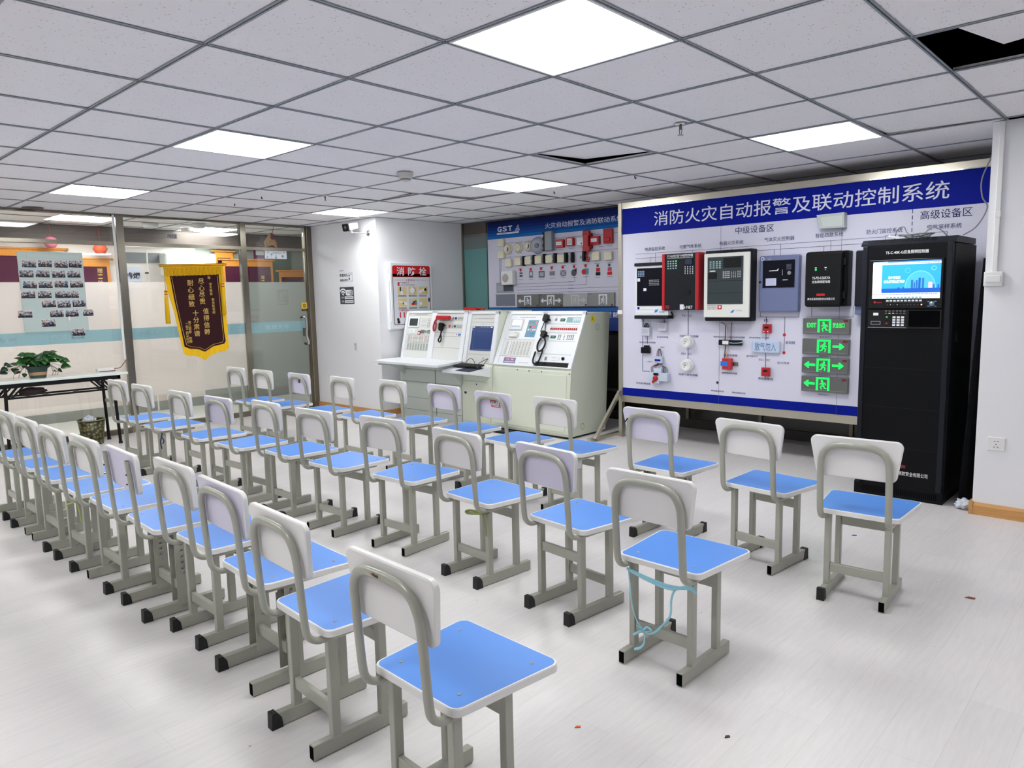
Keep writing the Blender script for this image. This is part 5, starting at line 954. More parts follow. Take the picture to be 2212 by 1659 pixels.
# ---------------------------------------------------------------- consoles
def slant(x0, y0, z0, dy):
    """frame of a sloping console face: x right, z up the slope, -y out of the face"""
    up = Vector((0, dy/0.5815, 0.903)); out = Vector((0, 0.903, -dy/0.5815)).normalized()
    return Matrix(((1, 0, 0, x0), (0, out.y, up.y, y0), (0, out.z, up.z, z0), (0, 0, 0, 1)))
def consoles():
    rng = random.Random(11)
    # ---- left unit
    o = thing('fire_alarm_console', 'white left alarm console with handset bay and broad shelf beside the pillar', 'control console', (-3.52, 4.0, 0))
    W = Matrix.Translation((3.52, -4.0, 0)); S = W @ slant(0, 4.0, 0.655, 0.12)
    prof = [(3.97, 0.0), (3.97, 0.625), (4.0, 0.655), (4.118, 1.178), (4.135, 1.19), (4.60, 1.19), (4.60, 0.0)]
    MB(W).prism(prof, -4.022, -2.995, console_grey, 'x').build('cabinet_body', o)
    f = MB(S)
    for a, b in (((-4.022, 0.0), (-3.985, 0.59)), ((-3.565, 0.0), (-3.485, 0.59)), ((-3.055, 0.0), (-2.995, 0.59)), ((-4.022, 0.565), (-2.995, 0.59)), ((-4.022, -0.005), (-2.995, 0.01))): f.box((a[0], -0.02, a[1]), (b[0], 0.0, b[1]), console_white, 0.003)
    f.build('front_frame', o)
    k = MB(S).box((-3.985, -0.008, 0.0), (-3.565, 0, 0.565), console_panel)
    for z in (0.535, 0.295, 0.20, 0.107): k.rect(-3.985, -3.565, z, z+0.003, seam, -0.009)
    k.text('CAN', -3.975, -3.945, 0.543, 0.552, grey_print, -0.0092).text('火灾报警控制器/消防联动控制器', -3.885, -3.66, 0.541, 0.553, grey_print, -0.0092); k.build('left_panel', o)
    MB(S).box((-3.965, -0.02, 0.388), (-3.775, -0.008, 0.512), console_white, 0.004).rect(-3.938, -3.797, 0.405, 0.496, lcd_off, -0.0208).build('screen', o)
    k = MB(S); keys(grey_print, -3.75, -3.655, 0.385, 0.503, 5, 7, k, -0.0095, 0.3); keys(grey_print, -3.645, -3.595, 0.385, 0.503, 2, 6, k, -0.0095, 0.5); keys(mat('dark_teal_key', (70, 92, 92), 0.4), -3.74, -3.67, 0.313, 0.36, 6, 3, k, -0.011, 0.7); keys(mat('dark_teal_key', (70, 92, 92), 0.4), -3.63, -3.575, 0.313, 0.36, 4, 3, k, -0.011, 0.6); k.disc(-3.65, 0.337, 0.016, silver, -0.0105); k.rect(-3.606, -3.598, 0.348, 0.36, mat('green_led', (60, 190, 110), 0.4), -0.0145).rect(-3.588, -3.578, 0.345, 0.358, red_print, -0.0145); k.build('keypad', o)
    MB(S).box((-3.935, -0.014, 0.312), (-3.83, -0.008, 0.372), console_white, 0.003).rect(-3.92, -3.86, 0.325, 0.355, console_panel, -0.0145).build('printer', o)
    MB(S).box((-3.782, -0.014, 0.30), (-3.738, -0.008, 0.345), red, 0.002).rect(-3.772, -3.748, 0.308, 0.332, paper, -0.0146).build('call_button', o)
    k = MB(S)
    for c in range(4):
        x0 = -3.95+c*0.098
        for r in range(5): z = 0.213+r*0.016; k.rect(x0, x0+0.025, z, z+0.006, grey_print, -0.0095).rect(x0+0.03, x0+0.045, z, z+0.009, mat('salmon_key', (222, 140, 120), 0.5), -0.0095).rect(x0+0.052, x0+0.075, z, z+0.006, grey_print, -0.0095)
        k.build('button_group', o); k = MB(S)
    for c in range(8):
        x0 = -3.945+c*0.047
        for r in range(8): z = 0.115+r*0.0098; k.rect(x0, x0+0.032, z, z+0.007, mat('grey_green_label', (150, 164, 156), 0.5), -0.0095)
    k.build('label_field', o)
    k = MB(S).box((-3.485, -0.006, 0.0), (-3.055, 0, 0.565), console_panel)
    for z in (0.475, 0.43, 0.382, 0.33, 0.286, 0.152): k.rect(-3.485, -3.055, z, z+0.003, seam, -0.0065)
    k.rect(-3.25, -3.065, 0.483, 0.522, mat('strip_grey', (186, 190, 190), 0.4), -0.007).rect(-3.235, -3.215, 0.488, 0.517, slate, -0.0075).rect(-3.20, -3.17, 0.49, 0.515, mat('dim_blue_screen', (40, 56, 92), 0.2), -0.0075).rect(-3.35, -3.065, 0.39, 0.425, mat('strip_grey', (186, 190, 190), 0.4), -0.007).rect(-3.285, -3.255, 0.392, 0.423, red_print, -0.0075).rect(-3.235, -3.21, 0.392, 0.42, teal_label, -0.0075).rect(-3.2, -3.17, 0.395, 0.42, lcd_off, -0.0075)
    print_lines(k, -3.155, -3.075, 0.49, 0.518, 3, grey_print, -0.0075); print_lines(k, -3.155, -3.075, 0.393, 0.42, 3, grey_print, -0.0075); k.rect(-3.16, -3.12, 0.302, 0.323, paper, -0.0075).disc(-3.142, 0.3125, 0.008, red_print, -0.008).rect(-3.12, -3.075, 0.302, 0.323, blue_label, -0.0075); k.build('right_panel', o)
    k = MB(W)
    for z in (0.54, 0.40, 0.22, 0.08): k.box((-4.03, 3.967, z), (-3.0, 3.971, z+0.004), seam)
    k.box((-3.41, 3.966, 0.05), (-3.40, 3.971, 0.56), seam); k.build('lower_panels', o)
    MB(W).prism([(-3.95, 3.55), (-2.90, 3.51), (-2.86, 3.53), (-3.0, 3.985), (-4.03, 3.985), (-4.03, 3.79)], 0.642, 0.665, console_white, 'z').build('shelf', o)
    k = MB(W).prism([(3.60, 0.64), (3.97, 0.64), (3.97, 0.47), (3.93, 0.50), (3.86, 0.56), (3.76, 0.595), (3.60, 0.615)], -3.935, -3.93, console_grey, 'x')
    for i in range(5): k.cyl((-3.929, 3.66+i*0.05, 0.627-0.006*i*i*0.5), (-3.9285, 3.66+i*0.05, 0.627-0.006*i*i*0.5), 0.009, white, 12)
    k.build('shelf_bracket', o); MB(W).prism([(3.60, 0.64), (3.97, 0.64), (3.97, 0.50), (3.86, 0.56), (3.60, 0.615)], -3.06, -3.055, console_grey, 'x').build('shelf_bracket', o)
    # ---- middle unit
    o = thing('graphic_display_console', 'middle console unit with dark upright screen and pull out tray', 'control console', (-2.76, 4.0, 0)); W = Matrix.Translation((2.76, -4.0, 0)); S = W @ slant(0, 4.0, 0.655, 0.12)
    MB(W).prism([(3.97, 0.0), (3.97, 0.625), (4.0, 0.655), (4.118, 1.172), (4.135, 1.184), (4.60, 1.184), (4.60, 0.0)], -2.985, -2.538, console_green, 'x').build('cabinet_body', o)
    f = MB(S)
    for a, b in (((-2.985, 0.0), (-2.935, 0.585)), ((-2.588, 0.0), (-2.538, 0.585)), ((-2.985, 0.552), (-2.538, 0.585))): f.box((a[0], -0.02, a[1]), (b[0], 0, b[1]), console_white, 0.003)
    f.build('front_frame', o)
    k = MB(S).box((-2.935, -0.006, 0.0), (-2.588, 0, 0.552), console_panel)
    for z in (0.46, 0.096): k.rect(-2.935, -2.588, z, z+0.003, seam, -0.0065)
    k.text('GST-LD-GM9200 消防控制室图形显示装置', -2.90, -2.62, 0.497, 0.512, grey_print, -0.007).text('2077s', -2.79, -2.74, 0.432, 0.441, grey_print, -0.007); k.disc(-2.69, 0.053, 0.018, mat('pale_grey_button', (190, 192, 188), 0.4), -0.007); k.build('front_panel', o)
    k = MB(S).box((-2.905, -0.01, 0.14), (-2.60, -0.006, 0.416), mat('lit_navy_screen', (48, 66, 112), 0.12, emit=0.25)); k.rect(-2.90, -2.87, 0.398, 0.411, white_print, -0.0105).rect(-2.90, -2.88, 0.37, 0.383, blue_label, -0.0105).rect(-2.64, -2.61, 0.40, 0.41, white_print, -0.0105)
    for i in range(6): k.rect(-2.78+i*0.022, -2.77+i*0.022, 0.40, 0.407, mat('screen_icon', (130, 150, 190), 0.4), -0.0105)
    k.rect(-2.90, -2.605, 0.148, 0.152, mat('screen_icon', (130, 150, 190), 0.4), -0.0105).rect(-2.87, -2.867, 0.15, 0.36, mat('screen_icon_dim', (80, 98, 140), 0.4), -0.0105).rect(-2.87, -2.605, 0.36, 0.362, mat('screen_icon_dim', (80, 98, 140), 0.4), -0.0105); k.build('screen', o)
    MB(W).prism([(3.69, 0.575), (3.69, 0.598), (3.985, 0.63), (3.985, 0.525), (3.93, 0.53)], -2.98, -2.56, console_white, 'x').build('keyboard_tray', o)
    MB(W).prism([(3.75, 0.575), (3.97, 0.545), (3.97, 0.42), (3.93, 0.45), (3.85, 0.53)], -2.975, -2.97, console_grey, 'x').build('tray_bracket', o)
    MB(W).box((-2.95, 3.958, 0.04), (-2.56, 3.97, 0.465), console_green, 0.002).build('lower_door', o); k = MB(W).lathe([(0.008, 3.957), (0, 3.956)], black, (-2.75, 0, 0.438), 12, 'y').box((-2.935, 3.956, 0.33), (-2.905, 3.958, 0.352), black); k.build('lock', o)
    # ---- right unit
    o = thing('broadcast_console', 'wide pale green console at the right with black handsets and red keys', 'control console', (-2.03, 4.0, 0)); W = Matrix.Translation((2.03, -4.0, 0)); S = W @ slant(0, 4.0, 0.655, 0.25)
    MB(W).prism([(3.935, 0.05), (3.985, 0.625), (4.0, 0.655), (4.238, 1.155), (4.255, 1.169), (4.60, 1.165), (4.52, 0.02), (3.96, 0.02)], -2.53, -1.53, console_green, 'x').build('cabinet_body', o)
    MB(W).box((-2.51, 3.97, 0), (-1.55, 4.50, 0.05), black).build('plinth', o)
    f = MB(S)
    for a, b in (((-2.53, 0.0), (-2.475, 0.575)), ((-2.06, 0.0), (-1.99, 0.575)), ((-1.57, 0.0), (-1.53, 0.575)), ((-2.53, 0.54), (-1.53, 0.578)), ((-2.53, -0.006), (-1.53, 0.006))): f.box((a[0], -0.02, a[1]), (b[0], 0, b[1]), console_white, 0.003)
    f.build('front_frame', o)
    k = MB(S).box((-2.475, -0.008, 0.0), (-2.06, 0, 0.54), console_white)
    for z in (0.272, 0.09): k.rect(-2.475, -2.06, z, z+0.003, seam, -0.009)
    k.text('GST', -2.43, -2.40, 0.507, 0.516, grey_print, -0.0092).text('火灾报警控制器/消防联动控制器', -2.36, -2.14, 0.505, 0.516, grey_print, -0.0092).text('GST-LD-D02 智能电源盘', -2.20, -2.075, 0.028, 0.036, grey_print, -0.0092); k.build('left_panel', o)
    MB(S).box((-2.45, -0.022, 0.372), (-2.285, -0.008, 0.49), console_panel, 0.005).rect(-2.422, -2.305, 0.40, 0.475, mat('lit_white_screen', (232, 238, 244), 0.3, emit=0.6), -0.0228).rect(-2.422, -2.305, 0.40, 0.418, mat('screen_foot_blue', (150, 184, 214), 0.4), -0.0232).build('screen', o)
    MB(S).box((-2.423, -0.03, 0.293), (-2.31, -0.008, 0.35), console_panel, 0.005).rect(-2.405, -2.345, 0.30, 0.312, paper, -0.0305).rect(-2.345, -2.32, 0.337, 0.344, grey_print, -0.0305).build('printer', o)
    k = MB(S).rect(-2.222, -2.09, 0.30, 0.483, teal_label, -0.0092); keys(mat('dim_blue_label', (96, 136, 170), 0.4), -2.21, -2.13, 0.445, 0.475, 5, 4, k, -0.0105, 0.6); k.rect(-2.125, -2.105, 0.445, 0.468, mat('pink_key', (220, 150, 160), 0.5), -0.0102).rect(-2.19, -2.165, 0.402, 0.418, dark_red, -0.0102).rect(-2.15, -2.12, 0.402, 0.418, mat('lit_red', (255, 60, 70), 0.4, emit=0.5), -0.0102).disc(-2.195, 0.379, 0.009, paper, -0.0102).disc(-2.165, 0.379, 0.009, mat('pink_key', (220, 150, 160), 0.5), -0.0102).disc(-2.135, 0.379, 0.009, paper, -0.0102).disc(-2.108, 0.379, 0.009, paper, -0.0102)
    for i in range(12): x, z = -2.16+rng.uniform(0, 0.055), 0.308+rng.uniform(0, 0.045); k.rect(x, x+0.014, z, z+0.01, blue_label, -0.0103)
    keys(mat('dim_blue_label', (96, 136, 170), 0.4), -2.215, -2.165, 0.305, 0.365, 4, 4, k, -0.0102, 0.6); k.build('button_field', o)
    k = MB(S).rect(-2.468, -2.068, 0.097, 0.268, console_panel, -0.0095)
    for c in range(8):
        x0 = -2.44+c*0.043
        k.rect(x0, x0+0.028, 0.108, 0.252, mat('slot_pale', (200, 202, 200), 0.5), -0.010)
        for r in range(12): k.rect(x0+0.021, x0+0.03, 0.111+r*0.0118, 0.117+r*0.0118, grey_print, -0.0105)
        if c == 1: k.rect(x0+0.004, x0+0.02, 0.11, 0.25, paper, -0.0106)
    k.build('module_slots', o)
    k = MB(S).rect(-2.408, -2.248, 0.019, 0.078, slate, -0.0095).flat(rrect(-2.372, -2.335, 0.05, 0.068, 0.008), -0.010, mat('lit_red', (255, 60, 70), 0.4, emit=0.5)).flat(rrect(-2.315, -2.275, 0.05, 0.068, 0.008), -0.010, mat('lit_red', (255, 60, 70), 0.4, emit=0.5)).text('27.6', -2.368, -2.34, 0.054, 0.064, white_print, -0.0103).text('0.00', -2.31, -2.28, 0.054, 0.064, white_print, -0.0103); print_lines(k, -2.39, -2.26, 0.028, 0.04, 1, pale_print, -0.010); k.build('power_display', o)
    k = MB(S).box((-1.99, -0.006, 0.055), (-1.57, 0, 0.54), console_white)
    for z in (0.444, 0.352, 0.268, 0.134): k.rect(-1.99, -1.57, z, z+0.003, seam, -0.0068)
    k.rect(-1.89, -1.863, 0.478, 0.505, silver, -0.0075).rect(-1.745, -1.572, 0.462, 0.517, mat('teal_grey_label', (132, 172, 176), 0.5), -0.0072); keys(button_white, -1.675, -1.58, 0.47, 0.513, 4, 3, k, -0.009, 0.7)
    k.rect(-1.885, -1.855, 0.07, 0.105, silver, -0.0075); k.disc(-1.66, 0.094, 0.016, black, -0.012).lathe([(0.016, -0.006), (0.013, -0.022), (0, -0.022)], black, (-1.66, 0, 0.094), 14, 'y').rect(-1.80, -1.74, 0.07, 0.072, seam, -0.0075).rect(-1.80, -1.74, 0.10, 0.102, seam, -0.0075).rect(-1.72, -1.718, 0.07, 0.11, seam, -0.0075).rect(-1.705, -1.703, 0.07, 0.11, seam, -0.0075); k.text('GST-GBFB 广播分配盘', -1.90, -1.82, 0.527, 0.534, grey_print, -0.0072); k.build('right_panel', o)
    MB(S).rect(-1.822, -1.766, 0.472, 0.503, lcd_green, -0.0078).rect(-1.812, -1.778, 0.482, 0.494, mat('lcd_text', (110, 160, 140), 0.4), -0.0082).build('screen', o); MB(S).rect(-1.885, -1.822, 0.296, 0.325, lcd_green, -0.0078).rect(-1.875, -1.835, 0.305, 0.318, mat('lcd_text', (110, 160, 140), 0.4), -0.0082).build('screen', o)
    k = MB(S)
    for i in range(14): x = -1.915+i*0.0238+(i//2)*0.0; k.box((x, -0.012, 0.384), (x+0.0145, -0.006, 0.405), red).rect(x, x+0.015, 0.41, 0.428, console_panel, -0.0075)
    k.rect(-1.93, -1.575, 0.362, 0.364, seam, -0.007); k.build('red_keys', o)
    k = MB(S)
    keys(mat('dark_teal_key', (70, 92, 92), 0.4), -1.80, -1.755, 0.283, 0.338, 2, 4, k, -0.009, 0.5); keys(mat('dark_teal_key', (70, 92, 92), 0.4), -1.735, -1.705, 0.283, 0.325, 1, 3, k, -0.009, 0.4); keys(mat('dark_teal_key', (70, 92, 92), 0.4), -1.69, -1.60, 0.283, 0.338, 4, 4, k, -0.009, 0.5); k.rect(-1.725, -1.714, 0.33, 0.336, red_print, -0.0095); k.build('keypad', o)
    MB(S).box((-1.99, -0.002, 0.006), (-1.57, 0.001, 0.055), black).build('open_slot', o)
    k = MB(W)
    for x, z in ((-2.193, 0.618), (-2.04, 0.615), (-1.881, 0.615), (-1.545, 0.612)): k.cyl((x, 3.982, z), (x, 3.975, z), 0.005, black, 8)
    k.build('screw', o)
    MB(W @ Matrix.Translation((0, 3.935, 0.05)) @ Matrix.Rotation(-math.atan2(0.05, 0.575), 4, 'X') @ Matrix.Translation((0, -3.935, -0.05))).box((-2.48, 3.927, 0.07), (-1.575, 3.937, 0.595), console_green, 0.002).build('lower_door', o)
    G = W @ Matrix.Translation((-1.53, 0, 0)) @ Matrix.Rotation(math.pi/2, 4, 'Z')
    MB(G).disc(4.325, 1.105, 0.034, yellow, -0.001, 20).text('A', 4.31, 4.34, 1.09, 1.125, mat('pencil', (90, 84, 40), 0.6), -0.0016).build('round_sticker', o)
    MB(G).lathe([(0.03, -0.0005), (0.03, -0.0012), (0.027, -0.0012)], seam, (4.40, 0, 1.028), 20, 'y').lathe([(0.03, -0.0005), (0.03, -0.0012), (0.027, -0.0012)], seam, (4.15, 0, 0.10), 20, 'y').build('knockout', o)
    # ---- things on the consoles
    def coil(p0, p1, sag, m, n=46, r=0.0055, w=0.0):
        a, b = Vector(p0), Vector(p1); pts = []
        for i in range(n+1):
            t = i/n; q = a.lerp(b, t)+Vector((w*math.sin(math.pi*t*1), 0, -sag*math.sin(math.pi*t))); q += Vector((0.004*math.cos(i*1.9), 0.004*math.sin(i*1.9), 0)); pts.append(q)
        return MB().tube(pts, r, m, 6)
    SL = slant(0, 4.0, 0.655, 0.12); SR = slant(0, 4.0, 0.655, 0.25)
    def P(S_, x, d, s): return S_ @ Vector((x, -d, s))
    c = P(SL, -3.35, 0.0, 0.50)
    o = thing('telephone_handset', 'red telephone handset lying across the left console bay', 'telephone', c); R = Matrix.Translation(-c) @ SL @ Matrix.Translation((0, -0.017, 0))
    MB(R).box((-3.46, -0.045, 0.478), (-3.24, -0.006, 0.526), red, 0.012, 3).build('receiver', o)
    MB(R).tube(spline([(-3.455, -0.02, 0.49), (-3.475, -0.025, 0.465), (-3.492, -0.02, 0.44), (-3.50, -0.02, 0.39), (-3.485, -0.02, 0.345), (-3.462, -0.02, 0.37), (-3.462, -0.02, 0.42), (-3.478, -0.02, 0.452)], 5), 0.009, red, 8).build('coiled_cord', o)
    c = P(SL, -3.36, 0, 0.395); o = thing('hand_microphone', 'black hand microphone with looped cord hung below the red handset', 'microphone', c); R = Matrix.Translation(-c) @ SL @ Matrix.Translation((0, -0.017, 0))
    MB(R).prism(round_poly([(-3.392, 0.44), (-3.335, 0.44), (-3.338, 0.375), (-3.35, 0.345), (-3.376, 0.345), (-3.388, 0.375)], 0.012, 4), -0.045, -0.008, black).box((-3.335, -0.03, 0.405), (-3.318, -0.006, 0.422), black).build('body', o)
    MB(R).tube(spline([(-3.363, -0.02, 0.345), (-3.36, -0.02, 0.31), (-3.375, -0.02, 0.27), (-3.388, -0.02, 0.235), (-3.368, -0.02, 0.213), (-3.345, -0.02, 0.235), (-3.352, -0.02, 0.28), (-3.36, -0.02, 0.31), (-3.353, -0.02, 0.345)], 5), 0.008, black, 8).build('coiled_cord', o)
    for x, s0, s1, lab in ((-1.975, 0.448, 0.525, 'black hand microphone at the top of the right console beside the green display'), (-1.945, 0.283, 0.352, 'black hand microphone lower on the right console, below the other one')):
        c = P(SR, x, 0, s0); o = thing('hand_microphone', lab, 'microphone', c, 0, 'black microphones on the right console'); R = Matrix.Translation(-c) @ SR @ Matrix.Translation((0, -0.017, 0))
        MB(R).prism(round_poly([(x-0.024, s1), (x+0.028, s1), (x+0.025, s0+0.02), (x+0.01, s0), (x-0.016, s0), (x-0.026, s0+0.02)], 0.012, 4), -0.05, -0.012, black).box((x+0.025, -0.03, s0+0.02), (x+0.05, -0.006, s0+0.034), black, 0.003).build('body', o)
        if s0 > 0.4: MB(R).tube(spline([(x-0.005, -0.03, s0), (x-0.02, -0.025, s0-0.06), (x-0.03, -0.02, s0-0.10)], 5), 0.004, black, 6).tube(spline([(x+0.005, -0.03, s0), (x+0.02, -0.025, s0-0.05), (x+0.03, -0.02, s0-0.10)], 5), 0.004, black, 6).build('cord', o)
        else:
            MB(R).tube(spline([(x-0.02, -0.03, s0), (x-0.045, -0.025, s0-0.06), (x-0.035, -0.02, s0-0.115), (x+0.0, -0.02, s0-0.135), (x+0.035, -0.02, s0-0.10), (x+0.04, -0.02, s0-0.04), (x+0.02, -0.03, s0)], 6), 0.009, black, 8).tube(spline([(x-0.05, -0.02, s0-0.14), (x-0.055, -0.02, s0-0.21), (x-0.04, -0.02, s0-0.255), (x+0.0, -0.02, s0-0.262), (x+0.025, -0.02, s0-0.22), (x+0.035, -0.02, s0-0.12)], 6), 0.008, black, 8).build('coiled_cord', o)
    o = thing('telephone', 'red telephone handset lying on top of the left console', 'telephone', (-3.16, 4.36, 1.19))
    MB().prism([(-0.16, 0), (-0.155, 0.022), (-0.12, 0.036), (0.03, 0.034), (0.05, 0.02), (0.06, 0)], -0.03, 0.03, red).build('receiver', o); MB().tube(spline([(0.04, 0, 0.02), (0.08, 0.0, 0.02), (0.10, 0.01, 0.01), (0.15, 0, 0.012)], 4), 0.011, red, 8).build('cord', o)
    tilt = math.atan2(0.032, 0.295)
    def tray(y): return 0.598+(y-3.69)*0.1085
    o = thing('keyboard', 'black computer keyboard on the tray of the middle console', 'keyboard', (-2.785, 3.885, tray(3.885)+0.009)); o.rotation_euler = (tilt, 0, 0)
    MB().box((-0.166, -0.065, 0), (0.166, 0.065, 0.016), black, 0.004).build('case', o); k = MB(); 
    for i in range(15):
        for j in range(5): k.box((-0.16+i*0.0212, -0.055+j*0.022, 0.016), (-0.143+i*0.0212, -0.037+j*0.022, 0.021), charcoal)
    k.build('keys', o)
    o = MB().box((-0.115, -0.095, 0), (0.115, 0.095, 0.003), mat('dark_blue_pad', (26, 34, 56), 0.7), 0.001).build('mouse_pad'); o.location = (-2.675, 3.79, tray(3.79)+0.003); o.rotation_euler = (tilt, 0, -0.12); tag(o, 'dark blue mouse pad at the front right of the keyboard tray', 'mouse pad')
    o = thing('computer_mouse', 'black computer mouse on the pad right of the keyboard', 'computer mouse', (-2.583, 3.83, tray(3.83)+0.008)); o.rotation_euler = (tilt, 0, 0.5)
    MB().lathe([(0, 0.03), (0.016, 0.028), (0.026, 0.016), (0.028, 0.0)], black, n=16).build('shell', o)
    k = MB().tube(spline([(-2.905, 3.955, 0.642), (-2.89, 3.965, 0.675), (-2.84, 3.97, 0.703), (-2.79, 3.965, 0.68), (-2.76, 3.95, 0.645)], 6), 0.003, black, 6).build('keyboard_cable'); tag(k, 'thin black cable arching up behind the keyboard', 'cable')
    k = MB().tube(spline([(-2.70, 3.92, 0.64), (-2.67, 3.94, 0.67), (-2.61, 3.96, 0.70), (-2.585, 3.97, 0.708), (-2.62, 3.965, 0.675), (-2.635, 3.95, 0.645)], 6), 0.003, black, 6).build('mouse_cable'); tag(k, 'thin black cable looping up at the right of the tray', 'cable')
consoles()

# ---------------------------------------------------------------- black cabinet
def rack():
    o = thing('control_cabinet', 'tall black floor cabinet with lit blue screen in front of the display board', 'cabinet', (1.309, 3.975, 0)); W = Matrix.Translation((1.309-1.309*2, -3.975, 0)); W = Matrix.Translation((-1.309, -3.975, 0))
    f = 3.727
    b = MB(W).prism([(1.052, f+0.03), (1.085, f), (1.533, f), (1.566, f+0.03), (1.582, 4.225), (1.036, 4.225)], 0.08, 1.595, black_metal, 'z'); b.build('housing', o)
    MB(W).box((1.05, f, 0), (1.568, 4.225, 0.08), black_metal, 0.003).build('plinth', o)
    k = MB(W).prism([(f-0.004, 1.60), (f-0.004, 1.612), (f+0.03, 1.638), (4.235, 1.638), (4.235, 1.60)], 1.045, 1.575, black_trim, 'x'); k.build('top_cover', o)
    k = MB(W)
    for i in range(46): x = 1.085+i*0.0085; k.bar((x, f+0.0, 1.616), (x, f+0.024, 1.6345), 0.003, 0.003, black)
    for i in range(40): x = 1.10+i*0.011; k.box((x, f-0.001, 0.02), (x+0.004, f, 0.06), void_black)
    k.build('vent_slots', o)
    for a, c in ((1.058, 1.088), (1.530, 1.560)): MB(W).box((a, f-0.012, 0.075), (c, f+0.03, 1.60), black_trim, 0.004).build('side_strip', o)
    d = MB(W).box((1.088, f-0.006, 0.085), (1.53, f, 1.598), black_metal)
    for z in (1.075, 0.832, 0.583, 0.325): d.box((1.088, f-0.0075, z), (1.53, f-0.005, z+0.0025), black_trim)
    d.build('front_panels', o)
    MB(W).box((1.103, f-0.02, 1.21), (1.519, f-0.006, 1.51), mat('gloss_black', (8, 8, 10), 0.15), 0.003).build('monitor_bezel', o)
    # screen picture
    y = f-0.0205; s = MB(W); E_ = 0.85
    sky = mat('screen_sky', (44, 156, 224), 0.3, emit=E_); sky2 = mat('screen_pale_sky', (70, 170, 232), 0.3, emit=E_); sea = mat('screen_sea', (18, 84, 178), 0.3, emit=E_); lit_w = mat('screen_white', (232, 236, 246), 0.3, emit=E_); lit_d = mat('screen_text', (110, 120, 150), 0.3, emit=0.5); ring = mat('screen_ring', (120, 214, 250), 0.3, emit=E_); tow = mat('screen_tower', (40, 104, 170), 0.3, emit=E_); pinkt = mat('screen_pink', (214, 180, 190), 0.3, emit=E_)
    s.rect(1.125, 1.505, 1.27, 1.50, lit_w, y).rect(1.125, 1.505, 1.492, 1.50, mat('screen_bar', (30, 110, 190), 0.3, emit=E_), y-0.0003).rect(1.178, 1.505, 1.305, 1.478, sky, y-0.0003)
    c = (1.395, 1.332); s.flat([(c[0]+0.085*math.cos(math.radians(a)), c[1]+0.105*math.sin(math.radians(a))) for a in range(0, 181, 10)], y-0.0006, ring); s.flat([(c[0]+0.082*math.cos(math.radians(a)), c[1]+0.102*math.sin(math.radians(a))) for a in range(0, 181, 10)], y-0.0008, sky2); s.rect(1.178, 1.505, 1.305, 1.332, sea, y-0.001)
    for x, wd, h_, m in ((1.345, 0.012, 0.05, tow), (1.36, 0.008, 0.035, tow), (1.372, 0.010, 0.048, tow), (1.386, 0.012, 0.062, sea), (1.405, 0.012, 0.06, tow), (1.44, 0.022, 0.036, pinkt), (1.465, 0.01, 0.022, tow), (1.49, 0.008, 0.02, sea), (1.30, 0.01, 0.008, sea), (1.27, 0.012, 0.006, sea)): s.rect(x, x+wd, 1.332, 1.332+h_, m, y-0.0011)
    s.text('集中控制型', 1.215, 1.285, 1.39, 1.408, lit_w, y-0.001, 0.02).text('应急照明疏散系统', 1.19, 1.31, 1.365, 1.384, lit_w, y-0.001, 0.02); s.disc(1.467, 1.45, 0.014, ring, y-0.0008, 16).disc(1.467, 1.45, 0.011, sky, y-0.001, 16); s.flat([(1.325+0.016*math.cos(math.radians(a)), 1.44+0.016*math.sin(math.radians(a))) for a in range(30, 390, 60)], y-0.0008, ring).flat([(1.325+0.0145*math.cos(math.radians(a)), 1.44+0.0145*math.sin(math.radians(a))) for a in range(30, 390, 60)], y-0.001, sky)
    print_lines(s, 1.13, 1.21, 1.492, 1.499, 1, lit_w, y-0.0006); print_lines(s, 1.38, 1.50, 1.481, 1.489, 1, lit_d, y-0.0006); print_lines(s, 1.13, 1.49, 1.293, 1.301, 1, lit_d, y-0.0006)
    for i in range(10): s.rect(1.208+i*0.0205, 1.222+i*0.0205, 1.272, 1.280, (mat('screen_green', (60, 190, 130), 0.3, emit=0.7) if i == 0 else sky), y-0.0006)
    s.build('screen', o)
    k = MB(W); keys(button_white, 1.205, 1.412, 1.25, 1.264, 10, 1, k, f-0.0225, 0.7); k.rect(1.205, 1.41, 1.247, 1.2478, silver, f-0.0207)
    for i in range(10): k.disc(1.215+i*0.0192, 1.232, 0.0025 if i in (1, 3) else 0.0018, white_print if i in (1, 3) else silver, f-0.0207, 8)
    k.disc(1.408, 1.232, 0.005, mat('warm_led', (255, 190, 160), 0.4, emit=0.6), f-0.0207, 10).lathe([(0.015, f-0.02), (0.013, f-0.028), (0, f-0.028)], silver, (1.464, 0, 1.236), 16, 'y')
    for dx, dz in ((-0.018, 0.014), (0.018, 0.014), (-0.018, -0.014), (0.018, -0.014)): k.rect(1.464+dx-0.007, 1.464+dx+0.007, 1.236+dz-0.003, 1.236+dz+0.003, blue_label, f-0.0207)
    k.flat([(1.134, 1.252), (1.145, 1.256), (1.15, 1.246), (1.14, 1.24)], f-0.0207, red_print); print_lines(k, 1.154, 1.185, 1.242, 1.251, 1, red_print, f-0.0207); k.build('key_strip', o)
    MB(W).box((1.103, f-0.018, 1.084), (1.519, f-0.006, 1.20), mat('gloss_black', (8, 8, 10), 0.15), 0.003).rect(1.34, 1.51, 1.095, 1.195, void_black, f-0.0185).rect(1.105, 1.33, 1.088, 1.091, silver, f-0.0185).build('control_unit', o)
